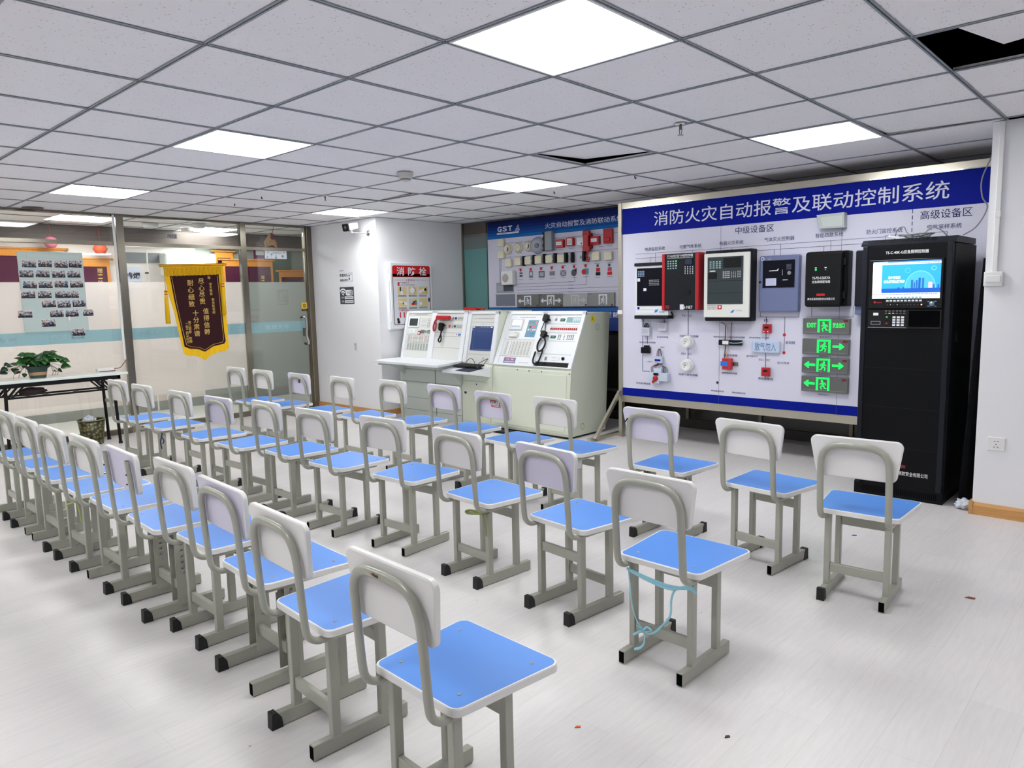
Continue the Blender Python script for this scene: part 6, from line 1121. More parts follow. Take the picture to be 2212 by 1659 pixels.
    k = MB(W); keys(button_white, 1.245, 1.318, 1.098, 1.162, 3, 4, k, f-0.02, 0.7); k.disc(1.215, 1.155, 0.006, mat('green_led', (60, 190, 110), 0.4), f-0.0187, 12).box((1.203, f-0.021, 1.105), (1.228, f-0.018, 1.125), black_trim).disc(1.2155, 1.116, 0.006, red, f-0.0215, 10).rect(1.135, 1.165, 1.165, 1.182, paper, f-0.0187).rect(1.122, 1.18, 1.107, 1.13, silver, f-0.0187).rect(1.126, 1.176, 1.111, 1.126, black_trim, f-0.019)
    for i in range(6):
        for j in range(2): k.rect(1.203+i*0.021, 1.215+i*0.021, 1.177+j*0.014, 1.181+j*0.014, mat('warm_led', (255, 190, 160), 0.4, emit=0.6) if (j == 0 and i in (1, 2)) else silver, f-0.0187)
    k.build('keypad', o)
    MB(W).text('TS-C-40K-G应急照明控制器', 1.191, 1.432, 1.543, 1.565, white_print, f-0.0068, 0.008).text('南京普佳西消防安全有限公司', 1.21, 1.482, 0.155, 0.183, white_print, f-0.0068, 0.004).rect(1.275, 1.355, 0.203, 0.222, dark_red, f-0.0068).build('lettering', o)
    MB(W).box((1.558, f+0.12, 1.0), (1.5745, f+0.14, 1.06), black_trim).build('side_latch', o)
    pts = []
    rng = random.Random(4)
    for i in range(60):
        a = i*0.55; r = 0.035+0.03*math.sin(i*0.7)+0.012*rng.random(); pts.append((1.325+r*1.5*math.cos(a), 3.86+r*math.sin(a), 1.646+0.02*abs(math.sin(i*0.37))))
    pts = [(1.20, 3.86, 1.645), (1.22, 3.84, 1.70), (1.255, 3.85, 1.715), (1.28, 3.86, 1.67)]+pts+[(1.40, 3.90, 1.70), (1.45, 3.90, 1.685), (1.48, 3.93, 1.645)]
    c = thing('cable_coil', 'loose coil of grey cable lying on top of the black cabinet', 'cable', (0, 0, 0))
    c.location = (1.33, 3.86, 1.638); T = Matrix.Translation((-1.33, -3.86, -1.638))
    MB(T).tube(spline(pts, 4), 0.0032, cable_grey, 6).build('cable', c); MB(T).bar((1.18, 3.80, 1.662), (1.235, 3.82, 1.645), 0.016, 0.012, cable_white).build('plug', c)
    p = MB().add([(1.635, 3.80, 0), (1.66, 3.83, 0), (1.72, 4.33, 0), (1.695, 4.34, 0), (1.69, 3.86, 1.5), (1.715, 3.88, 1.5), (1.73, 4.33, 1.5), (1.705, 4.34, 1.5)], [(3, 2, 1, 0), (4, 5, 6, 7), (0, 1, 5, 4), (1, 2, 6, 5), (2, 3, 7, 6), (3, 0, 4, 7)], black_metal).build('black_board'); tag(p, 'black board leaning upright in the gap between the black cabinet and the right wall', 'board')
    g = MB(); rg = random.Random(7); bm = bmesh.new(); bmesh.ops.create_icosphere(bm, subdivisions=3, radius=1)
    vs = [(1.68+v.co.x*0.045*(1+0.3*rg.uniform(-1, 1)), 3.735+v.co.y*0.05*(1+0.25*rg.uniform(-1, 1)), max(0.0, 0.028+v.co.z*0.03*(1+0.4*rg.uniform(-1, 1)))) for v in bm.verts]; bm.verts.index_update(); fs = [tuple(v.index for v in f_.verts) for f_ in bm.faces]; bm.free()
    tag(g.add(vs, fs, mat('crumpled_plastic', (206, 212, 224), 0.25)).build('plastic_bag'), 'crumpled clear plastic bag on the floor at the baseboard corner', 'plastic bag')
rack()
# ---------------------------------------------------------------- school chairs (seat centre at the origin, facing +y)
def chair_meshes():
    M = {}
    def keep(key, mb, name):
        o = mb.build(name); M[key] = (o.data, name); bpy.data.objects.remove(o)
    out = round_poly([(-0.165, -0.17), (0.165, -0.17), (0.193, 0.17), (-0.193, 0.17)], 0.028, 6)
    inn = round_poly([(-0.160, -0.165), (0.160, -0.165), (0.187, 0.165), (-0.187, 0.165)], 0.026, 6)
    mid = round_poly([(-0.163, -0.168), (0.163, -0.168), (0.191, 0.168), (-0.191, 0.168)], 0.027, 6)
    s = MB(); n = len(out); z0, z1, z2 = 0.373, 0.391, 0.394
    vs = [(x, y, z0) for x, y in out]+[(x, y, z1) for x, y in out]+[(x, y, z2) for x, y in mid]+[(x, y, z2) for x, y in inn]
    fs = [tuple(range(n-1, -1, -1))]
    for k in range(3): fs += [(k*n+i, k*n+(i+1) % n, (k+1)*n+(i+1) % n, (k+1)*n+i) for i in range(n)]
    s.add(vs, fs, seat_edge); s.add([(x, y, z2) for x, y in inn], [tuple(range(n))], seat_blue); keep('seat', s, 'seat')
    keep('screw', MB().lathe([(0.0055, 0.0), (0.005, 0.0015), (0.002, 0.0015), (0.0015, 0.0008), (0, 0.0008)], silver, n=10), 'screw')
    # backrest: rounded trapezoid, leaning back
    for key, m in (('back_white', back_white), ('back_lilac', back_lilac)):
        out = round_poly([(-0.153, 0.552), (0.153, 0.552), (0.182, 0.725), (-0.182, 0.725)], 0.026, 6)
        inn = round_poly([(-0.149, 0.556), (0.149, 0.556), (0.177, 0.721), (-0.177, 0.721)], 0.023, 6)
        def yy(z): return -0.214-0.10*(z-0.568)
        n = len(out); b = MB(); t = 0.019
        vs = [(x, yy(z)-0.003+0.003, z) for x, z in inn]+[(x, yy(z)+0.003, z) for x, z in out]+[(x, yy(z)+t-0.003, z) for x, z in out]+[(x, yy(z)+t, z) for x, z in inn]
        for k in range(3): b.add(vs[k*n:(k+2)*n], [((i+1) % n, i, n+i, n+(i+1) % n) for i in range(n)], seat_edge, k == 1)
        b.add(vs, [tuple(range(n-1, -1, -1)), tuple(range(3*n, 4*n))], m); keep(key, b, 'backrest')
    def tube_path(top=True):
        left = [(-0.132, 0.10, 0.361), (-0.132, -0.05, 0.361), (-0.132, -0.16, 0.361), (-0.132, -0.190, 0.366), (-0.132, -0.210, 0.383), (-0.133, -0.219, 0.412), (-0.133, -0.226, 0.50), (-0.132, -0.233, 0.60)]
        if not top: return left
        arch = [(-0.125, -0.2375, 0.645), (-0.105, -0.240, 0.675), (-0.072, -0.2415, 0.690), (-0.03, -0.242, 0.694)]
        l = left+arch
        return l+[(-x, y, z) for x, y, z in reversed(l)]
    keep('tube', MB().tube(spline(tube_path(), 4), 0.0, tube_grey, 12, rx=((1, 0, 0), 0.0138, 0.0105)), 'back_tube')
    k = MB()
    for s in (-1, 1):
        pts = [(s*abs(x), y, z) for x, y, z in tube_path(False)]+[(s*0.131, -0.2395, 0.67), (s*0.131, -0.2415, 0.70)]
        k.tube(spline(pts, 4), 0.0, tube_grey, 12, rx=((1, 0, 0), 0.0145, 0.0095)).box((s*0.131-0.011, -0.248, 0.6985), (s*0.131+0.011, -0.2345, 0.7008), black)
        for z in (0.64, 0.60): k.box((s*0.131-0.0025, -0.2505, z), (s*0.131+0.0025, -0.245, z+0.005), black)
    keep('open_tube', k, 'back_tube')
    keep('leg', MB().box((-0.0122, -0.0145, 0.047), (0.0122, 0.0145, 0.365), tube_grey, 0.003), 'leg')
    rl = MB(); a = 0.0128; h0, h1 = 0.002, 0.049
    rl.box((-a, -0.215, h0), (a, 0.118, h1), tube_grey, 0.003)
    for y, s in ((-0.2152, -1), (0.1182, 1)): rl.box((-a+0.0022, y-0.0006, h0+0.003), (a-0.0022, y+0.0006, h1-0.003), void_black)
    keep('rail', rl, 'foot_rail')
    c = MB().prism([(-0.024, 0.0), (0.014, 0.0), (0.010, 0.034), (-0.003, 0.053), (-0.022, 0.053)], -0.0155, 0.0155, black_soft, 'x'); keep('cap', c, 'end_cap')
    keep('bar', MB().box((-0.1075, -0.0085, -0.0205), (0.112, 0.0085, 0.0205), tube_grey, 0.003), 'crossbar')
    # wide channel leg with a column of holes
    ch = MB(); w, d = 0.03, 0.055
    def flange(x, z0, z1, d0, d1, holes):
        if not holes: ch.box((x-0.0015, d0, z0), (x+0.0015, d1, z1), tube_grey); return
        m = (d0+d1)/2; ch.box((x-0.0015, d0, z0), (x+0.0015, m-0.006, z1), tube_grey); ch.box((x-0.0015, m+0.006, z0), (x+0.0015, d1, z1), tube_grey)
        z = z0
        for hz in holes: ch.box((x-0.0015, m-0.006, z), (x+0.0015, m+0.006, hz-0.004), tube_grey); z = hz+0.004
        ch.box((x-0.0015, m-0.006, z), (x+0.0015, m+0.006, z1), tube_grey)
    H1 = [0.20+0.026*i for i in range(6)]
    ch.box((-w, 0.025, 0.04), (w, 0.028, 0.30), tube_grey); flange(-w, 0.04, 0.32, -0.03, 0.028, H1); flange(w, 0.04, 0.32, -0.03, 0.028, H1)
    w2 = 0.025; ch.box((-w2, 0.02, 0.16), (w2, 0.023, 0.366), tube_grey); flange(-w2, 0.16, 0.366, -0.026, 0.022, [0.29, 0.316, 0.342]); flange(w2, 0.16, 0.366, -0.026, 0.022, [0.29, 0.316, 0.342])
    for hz in (0.18, 0.205):
        for s in (-1, 1): ch.lathe([(0.007, s*(w+0.0015)), (0.005, s*(w+0.006)), (0, s*(w+0.006))], silver, (0, 0, hz), 10, 'x')
    keep('channel', ch, 'channel_leg')
    return M
CH = chair_meshes()

def chair(label, x, y, yaw, back='w', kind='A', caps='', wide=1.0):
    """kind A: low crossbar at the rear, high one at the front; B the other way; C: wide channel legs. caps: lr LR rear/front rail ends with rubber caps"""
    o = thing('school_chair', label, 'chair', (x, y, 0), math.radians(yaw), 'blue seated school chairs'); o.scale = (wide, 1, 1)
    def put(key, loc=(0, 0, 0), parent=None, rz=0):
        me, nm = CH[key]; c = bpy.data.objects.new(nm, me); COL.objects.link(c); c.parent = parent or o; c.location = loc; c.rotation_euler = (0, 0, rz)
        return c
    seat = put('seat')
    for sx, sy in ((-0.115, -0.115), (0.115, -0.115), (0.14, 0.11), (-0.14, 0.11)): put('screw', (sx, sy, 0.394), seat)
    put('back_white' if back == 'w' else 'back_lilac')
    put('open_tube' if kind == 'O' else 'tube')
    for s, r, f in ((-1, 'l', 'L'), (1, 'r', 'R')):
        rail = put('rail', (s*0.1195, 0, 0))
        if r in caps: put('cap', (0, -0.205, 0), rail)
        if f in caps: put('cap', (0, 0.108, 0), rail, math.pi)
        if kind in 'CO': put('channel', (s*0.115, -0.06, 0))
        else:
            put('leg', (s*0.1195, -0.135, 0)); put('leg', (s*0.1195, 0.035, 0))
    if kind == 'B': put('bar', (0, -0.135, 0.26)); put('bar', (0, 0.035, 0.115))
    elif kind == 'A': put('bar', (0, -0.135, 0.125)); put('bar', (0, 0.035, 0.295))
    else: put('bar', (0, -0.07, 0.12))
    return o
CHAIRS = [
 # nearest row, right to left
 ('white backed chair nearest the camera at bottom centre, bent screw on its tube', 1.285, -0.030, -2, 'w', 'A', 'R'),
 ('white backed chair second from the camera, nearest row, one black rear cap', 0.715, 0.005, -3, 'w', 'A', 'l'),
 ('lilac backed chair on wide channel legs with holes, third from the camera, nearest row', 0.240, 0.060, -3, 'l', 'C', 'l', 1.08),
 ('white backed plain legged chair between two channel legged chairs of the nearest row', -0.237, 0.090, 0, 'w', 'A', 'lr'),
 ('school chair with two separate back posts instead of an arch, nearest row', -0.662, 0.050, -2, 'l', 'O', 'lr', 1.10),
 ('white backed chair just left of the chair with two separate back posts', -1.130, 0.045, 0, 'w', 'A', 'r', 1.12),
 ('white backed chair with pale green ribbon below its seat, nearest row', -1.570, 0.030, 0, 'w', 'A', 'lr', 1.1),
 ('white backed chair just left of the chair with the pale green ribbon', -2.025, 0.030, 0, 'w', 'A', 'r', 1.1),
 ('white backed chair second left of the chair with the pale green ribbon', -2.440, 0.030, 1, 'w', 'A', 'l'),
 ('chair cut off by the left picture edge at the end of the nearest row', -2.900, 0.035, 0, 'w', 'A', 'r'),
 # middle row, right to left
 ('white backed chair with pale blue plastic string hanging below its seat', 1.305, 1.052, -1, 'w', 'A', 'L'),
 ('lilac backed chair left of the chair with the blue string, two black caps', 0.745, 1.185, -6, 'l', 'B', 'lr'),
 ('white backed chair with olive ribbon tied under its seat, middle row', 0.182, 1.205, -4, 'w', 'A', 'lr'),
 ('white backed chair first left of the olive ribbon chair, open rail ends', -0.438, 1.228, 4, 'w', 'A', ''),
 ('white backed chair second left of the olive ribbon chair, middle row', -0.985, 1.168, 2.5, 'w', 'A', 'LR'),
 ('white backed chair third left of the olive ribbon chair, middle row', -1.510, 1.170, -1, 'w', 'A', 'lrR'),
 ('lilac backed chair fourth left of the olive ribbon chair, middle row', -1.995, 1.090, 2, 'l', 'B', 'rR'),
 ('white backed chair fifth left of the olive ribbon chair, middle row', -2.530, 1.070, 0, 'w', 'B', 'R'),
 ('white backed chair with dark blue cord hanging from its seat corner', -3.210, 1.065, 2, 'w', 'A', 'lrR'),
 ('white backed chair at the far left end of the middle row, before the table', -3.755, 1.075, 3, 'w', 'A', 'lrR'),
 # far row, right to left
 ('white backed chair in front of the black cabinet, rightmost of all chairs', 1.622, 2.085, 4, 'w', 'A', 'l'),
 ('white backed chair below the green exit signs, second from the right, far row', 1.140, 2.205, -6, 'w', 'A', 'LR'),
 ('lilac backed channel legged chair at the left end of the tall display board', 0.560, 2.255, -3, 'l', 'C', 'lRr'),
 ('white backed chair before the right console side, tape on its rear leg', -0.135, 2.295, -3, 'w', 'A', ''),
 ('lilac backed chair with red and black sticker on its back, far row', -0.625, 2.270, -4, 'l', 'A', 'lR'),
 ('lilac backed chair just left of the chair with the red sticker', -1.190, 2.345, -2, 'l', 'A', 'rR'),
 ('white backed chair before the shelf of the left console, far row', -1.760, 2.335, -2, 'w', 'A', 'r'),
 ('white backed chair before the bare face of the white pillar, far row', -2.300, 2.255, -2, 'w', 'A', ''),
 ('lilac backed chair with small black label on its back, before the glass door', -2.870, 2.210, -2, 'l', 'B', ''),
 ('white backed chair with orange mark on its seat, before the glass door', -3.460, 2.195, -1, 'w', 'A', ''),
 ('white backed chair below the pennant at the far left end of the far row', -3.950, 2.185, 0, 'w', 'A', ''),
]
def chairs():
    cs = [chair(*c) for c in CHAIRS]
    def part(o, mb, name, label=None):
        p = mb.build(name, o)
        if label: p['label'] = label
    # details that belong to single chairs
    part(cs[0], MB().tube([(0.0, -0.250, 0.694), (-0.004, -0.258, 0.70), (-0.01, -0.262, 0.705), (0.006, -0.268, 0.708)], 0.0035, mat('rusty_screw', (120, 100, 80), 0.5, 0.5), 6), 'bent_screw', 'bent rusty screw')
    def back_y(z): return -0.214-0.10*(z-0.568)-0.001
    k = MB(); X = lambda x, z: (x, back_y(z), z)
    st = cs[24]; k.add([X(-0.02, 0.675), X(0.07, 0.675), X(0.078, 0.63), X(-0.01, 0.63)], [(0, 1, 2, 3)], red_print); part(st, k, 'back_sticker', 'red sticker')
    for i, c in enumerate('已录入'):
        k = MB(Matrix.Translation((0, -0.2248, 0)) @ Matrix.Rotation(0.0997, 4, 'X') if False else None)
    k = MB().rect(-0.008, 0.068, 0.644, 0.673, paper, back_y(0.66)-0.0010).text('已录入', -0.004, 0.064, 0.646, 0.671, black_print, back_y(0.66)-0.0024, 0.02)
    print_lines(k, -0.002, 0.07, 0.633, 0.641, 1, white_print, back_y(0.637)-0.0012); part(st, k, 'sticker_print')
    part(cs[28], MB().rect(0.0, 0.03, 0.648, 0.678, black_print, back_y(0.66)-0.0012).rect(0.008, 0.022, 0.657, 0.669, silver, back_y(0.66)-0.002), 'back_sticker', 'small black sticker')
    part(cs[29], MB().add([(0.04, 0.05, 0.3946), (0.10, 0.06, 0.3946), (0.11, 0.09, 0.3946), (0.05, 0.085, 0.3946)], [(0, 1, 2, 3)], mat('orange_mark', (216, 110, 80), 0.6)), 'seat_mark', 'orange red mark')
    part(cs[23], MB().cyl((0.1195, -0.135, 0.30), (0.1195, -0.135, 0.362), 0.0185, mat('clear_tape', (196, 198, 196), 0.25), 10), 'tape', 'clear tape wrapped round the leg')
    part(cs[22], MB().bar((-0.143, -0.250, 0.645), (-0.125, -0.2525, 0.668), 0.006, 0.004, black), 'scratch_mark', 'black scuff on the tube')
    # things tied to chairs
    def tied(name, label, cat, ci, mb):
        o = mb.build(name); o.matrix_world = Matrix.Translation(cs[ci].location) @ Matrix.Rotation(cs[ci].rotation_euler.z, 4, 'Z'); tag(o, label, cat)
    blue = mat('pale_blue_string', (150, 208, 226), 0.5)
    def ribbon(pts, m, a=0.006, b=0.002, k=None): return (k or MB()).tube(spline(pts, 5), 0, m, 8, rx=((0, 0, 1), a, b))
    Y = -0.158
    k = ribbon([(-0.135, Y, 0.340), (-0.05, Y-0.006, 0.330), (0.05, Y-0.006, 0.323), (0.13, Y, 0.334)], blue, 0.006, 0.002); ribbon([(-0.13, Y, 0.336), (-0.03, Y-0.008, 0.320), (0.06, Y-0.008, 0.316), (0.13, Y, 0.35)], blue, 0.005, 0.0015, k=k); ribbon([(0.115, Y, 0.340), (0.14, Y, 0.336), (0.145, Y, 0.323), (0.12, Y, 0.34)], blue, 0.005, 0.0015, k=k)
    ribbon([(-0.128, Y, 0.335), (-0.118, Y-0.004, 0.275), (-0.110, Y-0.004, 0.207), (-0.087, Y-0.004, 0.153), (-0.06, Y-0.004, 0.128)], blue, 0.0035, 0.0015, k=k); ribbon([(0.085, Y, 0.327), (0.066, Y-0.004, 0.310), (0.054, Y-0.004, 0.274), (0.050, Y-0.004, 0.215), (0.014, Y-0.004, 0.165), (-0.012, Y-0.006, 0.135), (-0.04, Y-0.006, 0.122), (-0.06, Y-0.004, 0.128)], blue, 0.004, 0.0015, k=k)
    ribbon([(-0.06, Y-0.004, 0.128), (-0.08, Y-0.008, 0.115), (-0.102, Y-0.008, 0.098)], blue, 0.005, 0.0012, k=k); ribbon([(-0.06, Y-0.004, 0.128), (-0.054, Y-0.008, 0.087), (-0.07, Y-0.008, 0.06), (-0.097, Y-0.008, 0.045)], blue, 0.005, 0.0012, k=k); ribbon([(-0.06, Y-0.006, 0.128), (-0.04, Y-0.012, 0.148), (-0.022, Y-0.012, 0.14), (-0.06, Y-0.006, 0.124), (-0.085, Y-0.012, 0.14), (-0.06, Y-0.006, 0.13)], blue, 0.004, 0.0012, k=k)
    tied('plastic_string', 'pale blue plastic string tied under a seat and hanging in a loop', 'string', 10, k)
    olive = mat('olive_ribbon', (118, 132, 70), 0.6)
    k = ribbon([(0.10, -0.165, 0.345), (0.06, -0.19, 0.352), (0.035, -0.20, 0.345), (0.05, -0.195, 0.338), (0.11, -0.165, 0.342), (0.14, -0.15, 0.35)], olive); ribbon([(0.105, -0.163, 0.345), (0.125, -0.165, 0.32), (0.14, -0.17, 0.28), (0.135, -0.165, 0.24)], olive, k=k)
    tied('ribbon', 'olive green ribbon tied in a bow at the leg of a middle row chair', 'ribbon', 12, k)
    lime = mat('lime_ribbon', (160, 190, 90), 0.6)
    k = ribbon([(0.10, -0.165, 0.345), (0.04, -0.19, 0.325), (0.02, -0.195, 0.315)], lime, 0.004); ribbon([(0.115, -0.16, 0.355), (0.11, -0.165, 0.34), (0.135, -0.165, 0.30), (0.14, -0.16, 0.24)], lime, 0.003, k=k); ribbon([(0.06, -0.18, 0.35), (0.10, -0.165, 0.345), (0.14, -0.155, 0.352)], lime, 0.004, k=k)
    tied('ribbon', 'pale green ribbon tied at a chair leg in the left part of the nearest row', 'ribbon', 6, k)
    navy = mat('dark_blue_cord', (26, 48, 80), 0.6)
    k = ribbon([(0.16, -0.16, 0.36), (0.165, -0.17, 0.33), (0.155, -0.175, 0.29), (0.162, -0.172, 0.24)], navy, 0.006, 0.004); ribbon([(0.165, -0.168, 0.33), (0.18, -0.16, 0.30), (0.175, -0.17, 0.28)], navy, 0.005, 0.003, k=k)
    tied('cord', 'dark blue cord hanging from a chair seat corner near the waste bin', 'cord', 18, k)
chairs()

# ---------------------------------------------------------------- table, plant, bin, floor litter
def left_corner():
    t = thing('folding_table', 'white topped folding table on black legs at the far left before the glass', 'table', (-5.07, 0.775, 0))
    MB().box((-0.20, -0.565, 0.665), (0.20, 0.56, 0.690), table_white, 0.004).build('tabletop', t)
    f = MB().box((-0.165, -0.50, 0.625), (-0.14, 0.50, 0.665), black).box((0.14, -0.50, 0.625), (0.165, 0.50, 0.665), black).box((-0.165, -0.50, 0.63), (0.165, -0.475, 0.665), black).box((-0.165, 0.475, 0.63), (0.165, 0.50, 0.665), black); f.build('apron_frame', t)
    for sx in (-1, 1):
        for sy in (-1, 1): MB().cyl((sx*0.158, sy*0.455, 0.0), (sx*0.150, sy*0.435, 0.64), 0.014, black, 12).cyl((sx*0.158, sy*0.455, 0), (sx*0.158, sy*0.455, 0.02), 0.018, black_soft, 12).build('leg', t)
    k = MB()
    for sx in (-1, 1): k.box((sx*0.11-0.01, -0.44, 0.522), (sx*0.11+0.01, 0.42, 0.538), black)
    for y in (-0.35, -0.1, 0.15, 0.36): k.box((-0.11, y-0.006, 0.524), (0.11, y+0.006, 0.536), black)
    k.build('lower_shelf', t)
    for sy in (-1, 1):
        k = MB()
        for sx in (-1, 1): k.bar((sx*0.15, sy*0.43, 0.53), (sx*0.15, sy*0.34, 0.64), 0.012, 0.018, black).bar((sx*0.15, sy*0.40, 0.53), (sx*0.15, sy*0.29, 0.64), 0.01, 0.014, black)
        k.bar((-0.155, sy*0.45, 0.40), (0.155, sy*0.45, 0.40), 0.02, 0.03, tube_grey if sy > 0 else black); k.build('folding_bracket', t)
    g = MB(); rg = random.Random(2); bm = bmesh.new(); bmesh.ops.create_icosphere(bm, subdivisions=3, radius=1); bm.verts.index_update()
    vs = [(v.co.x*0.06*(1+0.25*rg.uniform(-1, 1)), v.co.y*0.115*(1+0.2*rg.uniform(-1, 1)), 0.036+v.co.z*0.034*(1+0.3*rg.uniform(-1, 1))) for v in bm.verts]; fs = [tuple(v.index for v in f_.verts) for f_ in bm.faces]; bm.free()
    o = g.add(vs, fs, mat('dark_cloth', (62, 50, 56), 0.9), True).build('cloth_bag'); o.location = (-5.02, 0.56, 0.538-0.002); tag(o, 'dark crumpled cloth lying on the under shelf of the folding table', 'cloth')
    # plant
    p = thing('potted_plant', 'trailing green pothos in a dark green oblong pot on the table', 'potted plant', (-5.02, 0.62, 0.6915))
    def tub(z0, z1, a0, b0, a1, b1, m, mb): n = 28; P = lambda a, b, z: [(a*math.copysign(abs(math.cos(t))**0.6, math.cos(t)), b*math.copysign(abs(math.sin(t))**0.6, math.sin(t)), z) for t in [2*math.pi*i/n for i in range(n)]]; mb.add(P(a0, b0, z0)+P(a1, b1, z1), [(i, (i+1) % n, (i+1) % n+n, i+n) for i in range(n)], m, True); return mb
    k = MB(); tub(0.0, 0.10, 0.045, 0.062, 0.055, 0.082, pot_green, k); tub(0.086, 0.104, 0.060, 0.088, 0.061, 0.09, pot_green, k); k.add([(0.054*math.cos(t), 0.08*math.sin(t), 0.09) for t in [2*math.pi*i/24 for i in range(24)]], [tuple(range(24))], mat('potting_soil', (44, 34, 28), 0.9)); k.add([(0.045*math.cos(t), 0.06*math.sin(t), 0.001) for t in [2*math.pi*i/24 for i in range(24)]], [tuple(range(24))], pot_green); k.build('pot', p)
    k = MB(); tub(0.024, 0.052, 0.0478, 0.0672, 0.0506, 0.0732, pot_band, k); k.build('band', p)
    rg = random.Random(21)
    def leaf(c, d, up, L, Wd, m):
        c, d, up = Vector(c), Vector(d).normalized(), Vector(up); s = d.cross(up).normalized(); nrm = s.cross(d)
        prof = [(0, 0), (0.10, 0.42), (0.3, 0.55), (0.55, 0.45), (0.8, 0.22), (1, 0)]
        vs = []; 
        for t, wv in prof: q = c+d*L*t-nrm*(0.18*L*t*t); vs += [q+s*Wd*wv+nrm*0.12*Wd*wv, q, q-s*Wd*wv+nrm*0.12*Wd*wv]
        fs = []
        for i in range(len(prof)-1): fs += [(3*i, 3*i+1, 3*i+4, 3*i+3), (3*i+1, 3*i+2, 3*i+5, 3*i+4)]
        o = MB().add(vs, fs, m, True).build('leaf', p)
        so = o.modifiers.new('thick', 'SOLIDIFY'); so.thickness = 0.0012
    st = MB()
    spots = []
    for i in range(52):
        y = rg.uniform(-0.10, 0.115); z = 0.14+rg.uniform(0.0, 0.085)-0.25*abs(y-0.01)*0.35; spots.append(((rg.uniform(-0.05, 0.06), y, z), rg.uniform(0.055, 0.085), leaf_green if rg.random() < 0.65 else leaf_dark))
    for y, z, L, m in ((-0.235, 0.105, 0.06, leaf_dark), (-0.255, 0.075, 0.07, leaf_dark), (-0.20, 0.125, 0.05, leaf_dark), (-0.215, 0.145, 0.05, leaf_dark), (-0.17, 0.10, 0.06, leaf_dark), (-0.16, 0.135, 0.055, leaf_dark), (-0.135, 0.07, 0.06, leaf_dark), (-0.24, 0.07, 0.055, leaf_dark), (-0.10, 0.05, 0.04, leaf_dark), (0.17, 0.135, 0.085, leaf_green), (0.15, 0.155, 0.075, leaf_green), (0.185, 0.09, 0.085, leaf_green), (0.20, 0.155, 0.06, leaf_green), (0.155, 0.065, 0.05, leaf_dark), (0.12, 0.05, 0.04, leaf_dark), (0.13, 0.19, 0.06, leaf_green), (0.10, 0.205, 0.06, leaf_green)): spots.append(((rg.uniform(0.0, 0.05), y, z), L, m))
    for c, L, m in spots:
        d = Vector((rg.uniform(-0.1, 0.7), c[1]*5+rg.uniform(-0.6, 0.6), rg.uniform(-0.7, 0.3))); leaf(c, d, (rg.uniform(0.2, 0.9), rg.uniform(-0.3, 0.3), 1), L, L*0.95, m)
        if rg.random() < 0.9:
            q = Vector(c); b = Vector((rg.uniform(-0.03, 0.03), max(-0.06, min(0.06, c[1]*0.5)), 0.088)); st.tube(spline([b, b.lerp(q, 0.5)+Vector((0, 0, 0.03)), q], 4), 0.002, stem_mat if abs(c[1]) > 0.1 else leaf_green, 5)
    for y0, y1 in ((-0.07, -0.15), (-0.075, -0.19), (0.075, 0.13), (0.07, 0.15), (0.08, 0.11)): st.tube(spline([(0.02, y0, 0.09), (0.04, (y0+y1)/2, 0.10), (0.05, y1, 0.05), (0.05, y1-0.01, 0.012)], 5), 0.0022, stem_mat, 5)
    st.build('stem', p)
    b = thing('power_adapter', 'white oblong adapter box lying on the table end beside the steel post', 'adapter', (-5.13, 1.215, 0.690)); MB().box((-0.03, -0.075, 0), (0.03, 0.075, 0.03), white, 0.005).build('case', b); MB().tube(spline([(0.035, -0.06, 0.004), (0.06, 0.0, 0.004), (0.03, 0.085, 0.004)], 5), 0.0035, MATS['red_brown_cable'], 6).build('cable', b)
    # waste bin
    w = thing('waste_bin', 'black waste bin with gold circle pattern on the floor below the table end', 'waste bin', (-5.10, 1.045, 0))
    m = bpy.data.materials.new('gold_circle_pattern'); m.use_nodes = True; nt = m.node_tree; bs = nt.nodes['Principled BSDF']; N = nt.nodes.new; L = nt.links.new
    tc = N('ShaderNodeTexCoord'); sp = N('ShaderNodeSeparateXYZ'); L(tc.outputs['Object'], sp.inputs[0]); at = N('ShaderNodeMath'); at.operation = 'ARCTAN2'; L(sp.outputs[1], at.inputs[0]); L(sp.outputs[0], at.inputs[1])
    mu = N('ShaderNodeMath'); mu.operation = 'MULTIPLY'; mu.inputs[1].default_value = 0.1; L(at.outputs[0], mu.inputs[0]); cb = N('ShaderNodeCombineXYZ'); L(mu.outputs[0], cb.inputs[0]); L(sp.outputs[2], cb.inputs[1])
    vo = N('ShaderNodeTexVoronoi'); vo.voronoi_dimensions = '2D'; vo.inputs['Scale'].default_value = 30; vo.inputs['Randomness'].default_value = 0.7; L(cb.outputs[0], vo.inputs['Vector'])
    r = N('ShaderNodeValToRGB'); r.color_ramp.interpolation = 'CONSTANT'; e = r.color_ramp.elements; e[0].color = rgb(118, 114, 60); e[1].position = 0.30; e[1].color = rgb(18, 17, 12); q = e.new(0.44); q.color = rgb(116, 112, 62); q = e.new(0.49); q.color = rgb(26, 24, 18); L(vo.outputs['Distance'], r.inputs[0]); L(r.outputs[0], bs.inputs['Base Color']); bs.inputs['Roughness'].default_value = 0.4
    MB().lathe([(0, 0.0), (0.088, 0.0), (0.092, 0.01), (0.118, 0.236), (0.113, 0.236), (0.088, 0.012), (0, 0.012)], m, n=32).build('bucket', w)
    MB().lathe([(0.116, 0.232), (0.123, 0.234), (0.123, 0.243), (0.114, 0.243), (0.113, 0.232)], mat('olive_gold_rim', (128, 122, 78), 0.4), n=32).build('rim', w)
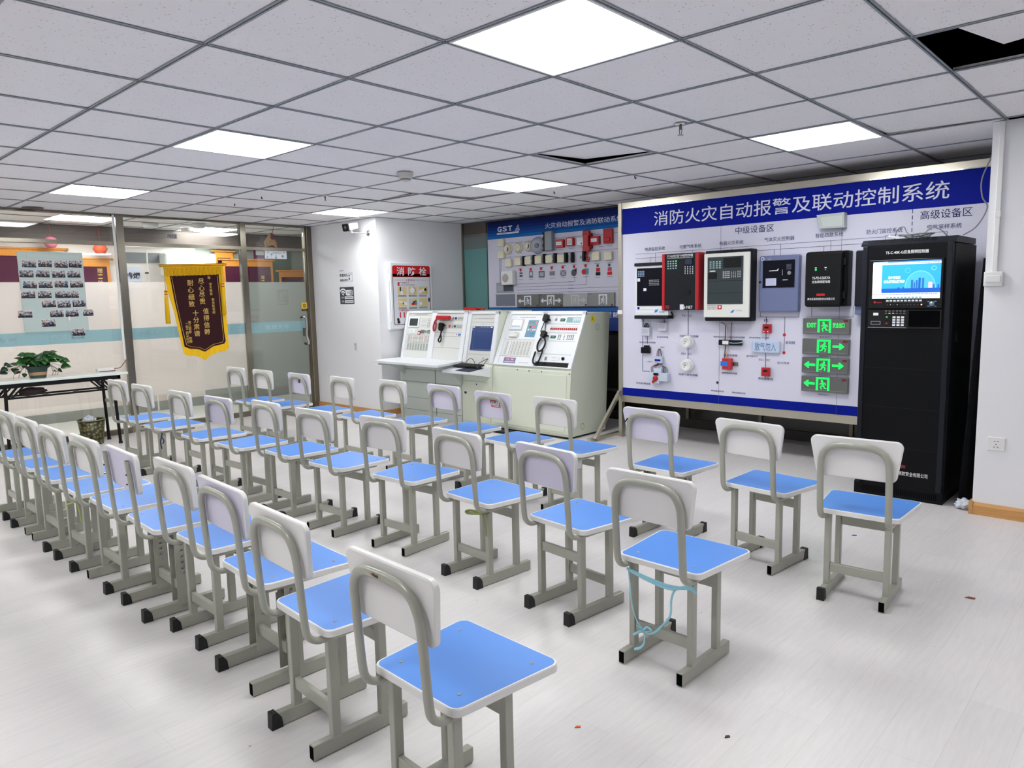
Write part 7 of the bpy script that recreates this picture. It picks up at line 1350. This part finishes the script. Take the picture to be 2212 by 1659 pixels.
    g = MB(); bm = bmesh.new(); bmesh.ops.create_icosphere(bm, subdivisions=3, radius=1); bm.verts.index_update(); vs = [(v.co.x*0.05*(1+0.3*rg.uniform(-1, 1)), v.co.y*0.055*(1+0.3*rg.uniform(-1, 1)), v.co.z*0.05*(1+0.3*rg.uniform(-1, 1))) for v in bm.verts]; fs = [tuple(v.index for v in f_.verts) for f_ in bm.faces]; bm.free()
    o = g.add(vs, fs, mat('crumpled_plastic', (206, 212, 224), 0.25)).build('plastic_bag'); o.location = (-5.10, 1.03, 0.225); tag(o, 'crumpled pale plastic sticking out of the patterned waste bin', 'plastic bag')
    # litter on the floor
    def scrap(x, y, s, m, lab, rz=0.0):
        o = MB().prism([(-s, -s*0.4), (s*0.8, -s*0.5), (s, s*0.3), (-s*0.2, s*0.5)], 0, 0.003, m, 'z').build('floor_scrap'); o.location = (x, y, 0.0003); o.rotation_euler = (0, 0, rz); tag(o, lab, 'litter', 'scraps on the floor')
    scrap(1.996, 2.281, 0.02, mat('brown_scrap', (130, 70, 60), 0.7), 'reddish brown scrap on the floor at the right', 0.2); scrap(1.348, 2.815, 0.014, mat('purple_scrap', (84, 70, 150), 0.7), 'purple scrap on the floor behind the rightmost chair', 0.6); scrap(1.673, 0.679, 0.01, mat('dark_scrap', (60, 56, 60), 0.7), 'small dark scrap on the floor at the bottom right', 1.0)
    scrap(1.303, 0.424, 0.010, mat('orange_scrap', (214, 110, 50), 0.7), 'orange scrap on the floor at the bottom beside the nearest seat', 0.8)
    scrap(1.05, 3.9, 0.012, red_print, 'red scrap on the floor before the tall display board', 0.3); scrap(0.30, 3.55, 0.014, mat('yellow_scrap', (214, 196, 90), 0.7), 'yellow scrap on the floor left before the tall display board', 0.9); scrap(0.82, 0.30, 0.018, mat('tan_scrap', (196, 186, 130), 0.7), 'tan paper scrap on the floor between the two nearest chairs', 0.4)
    s = thing('floor_mat', 'dark flat object on the floor under the wide console edge', 'floor mat', (-2.30, 3.86, 0)); MB().box((-0.12, -0.06, 0), (0.12, 0.05, 0.02), black, 0.006).build('body', s)  # low black slab along the base of the wide console
left_corner()
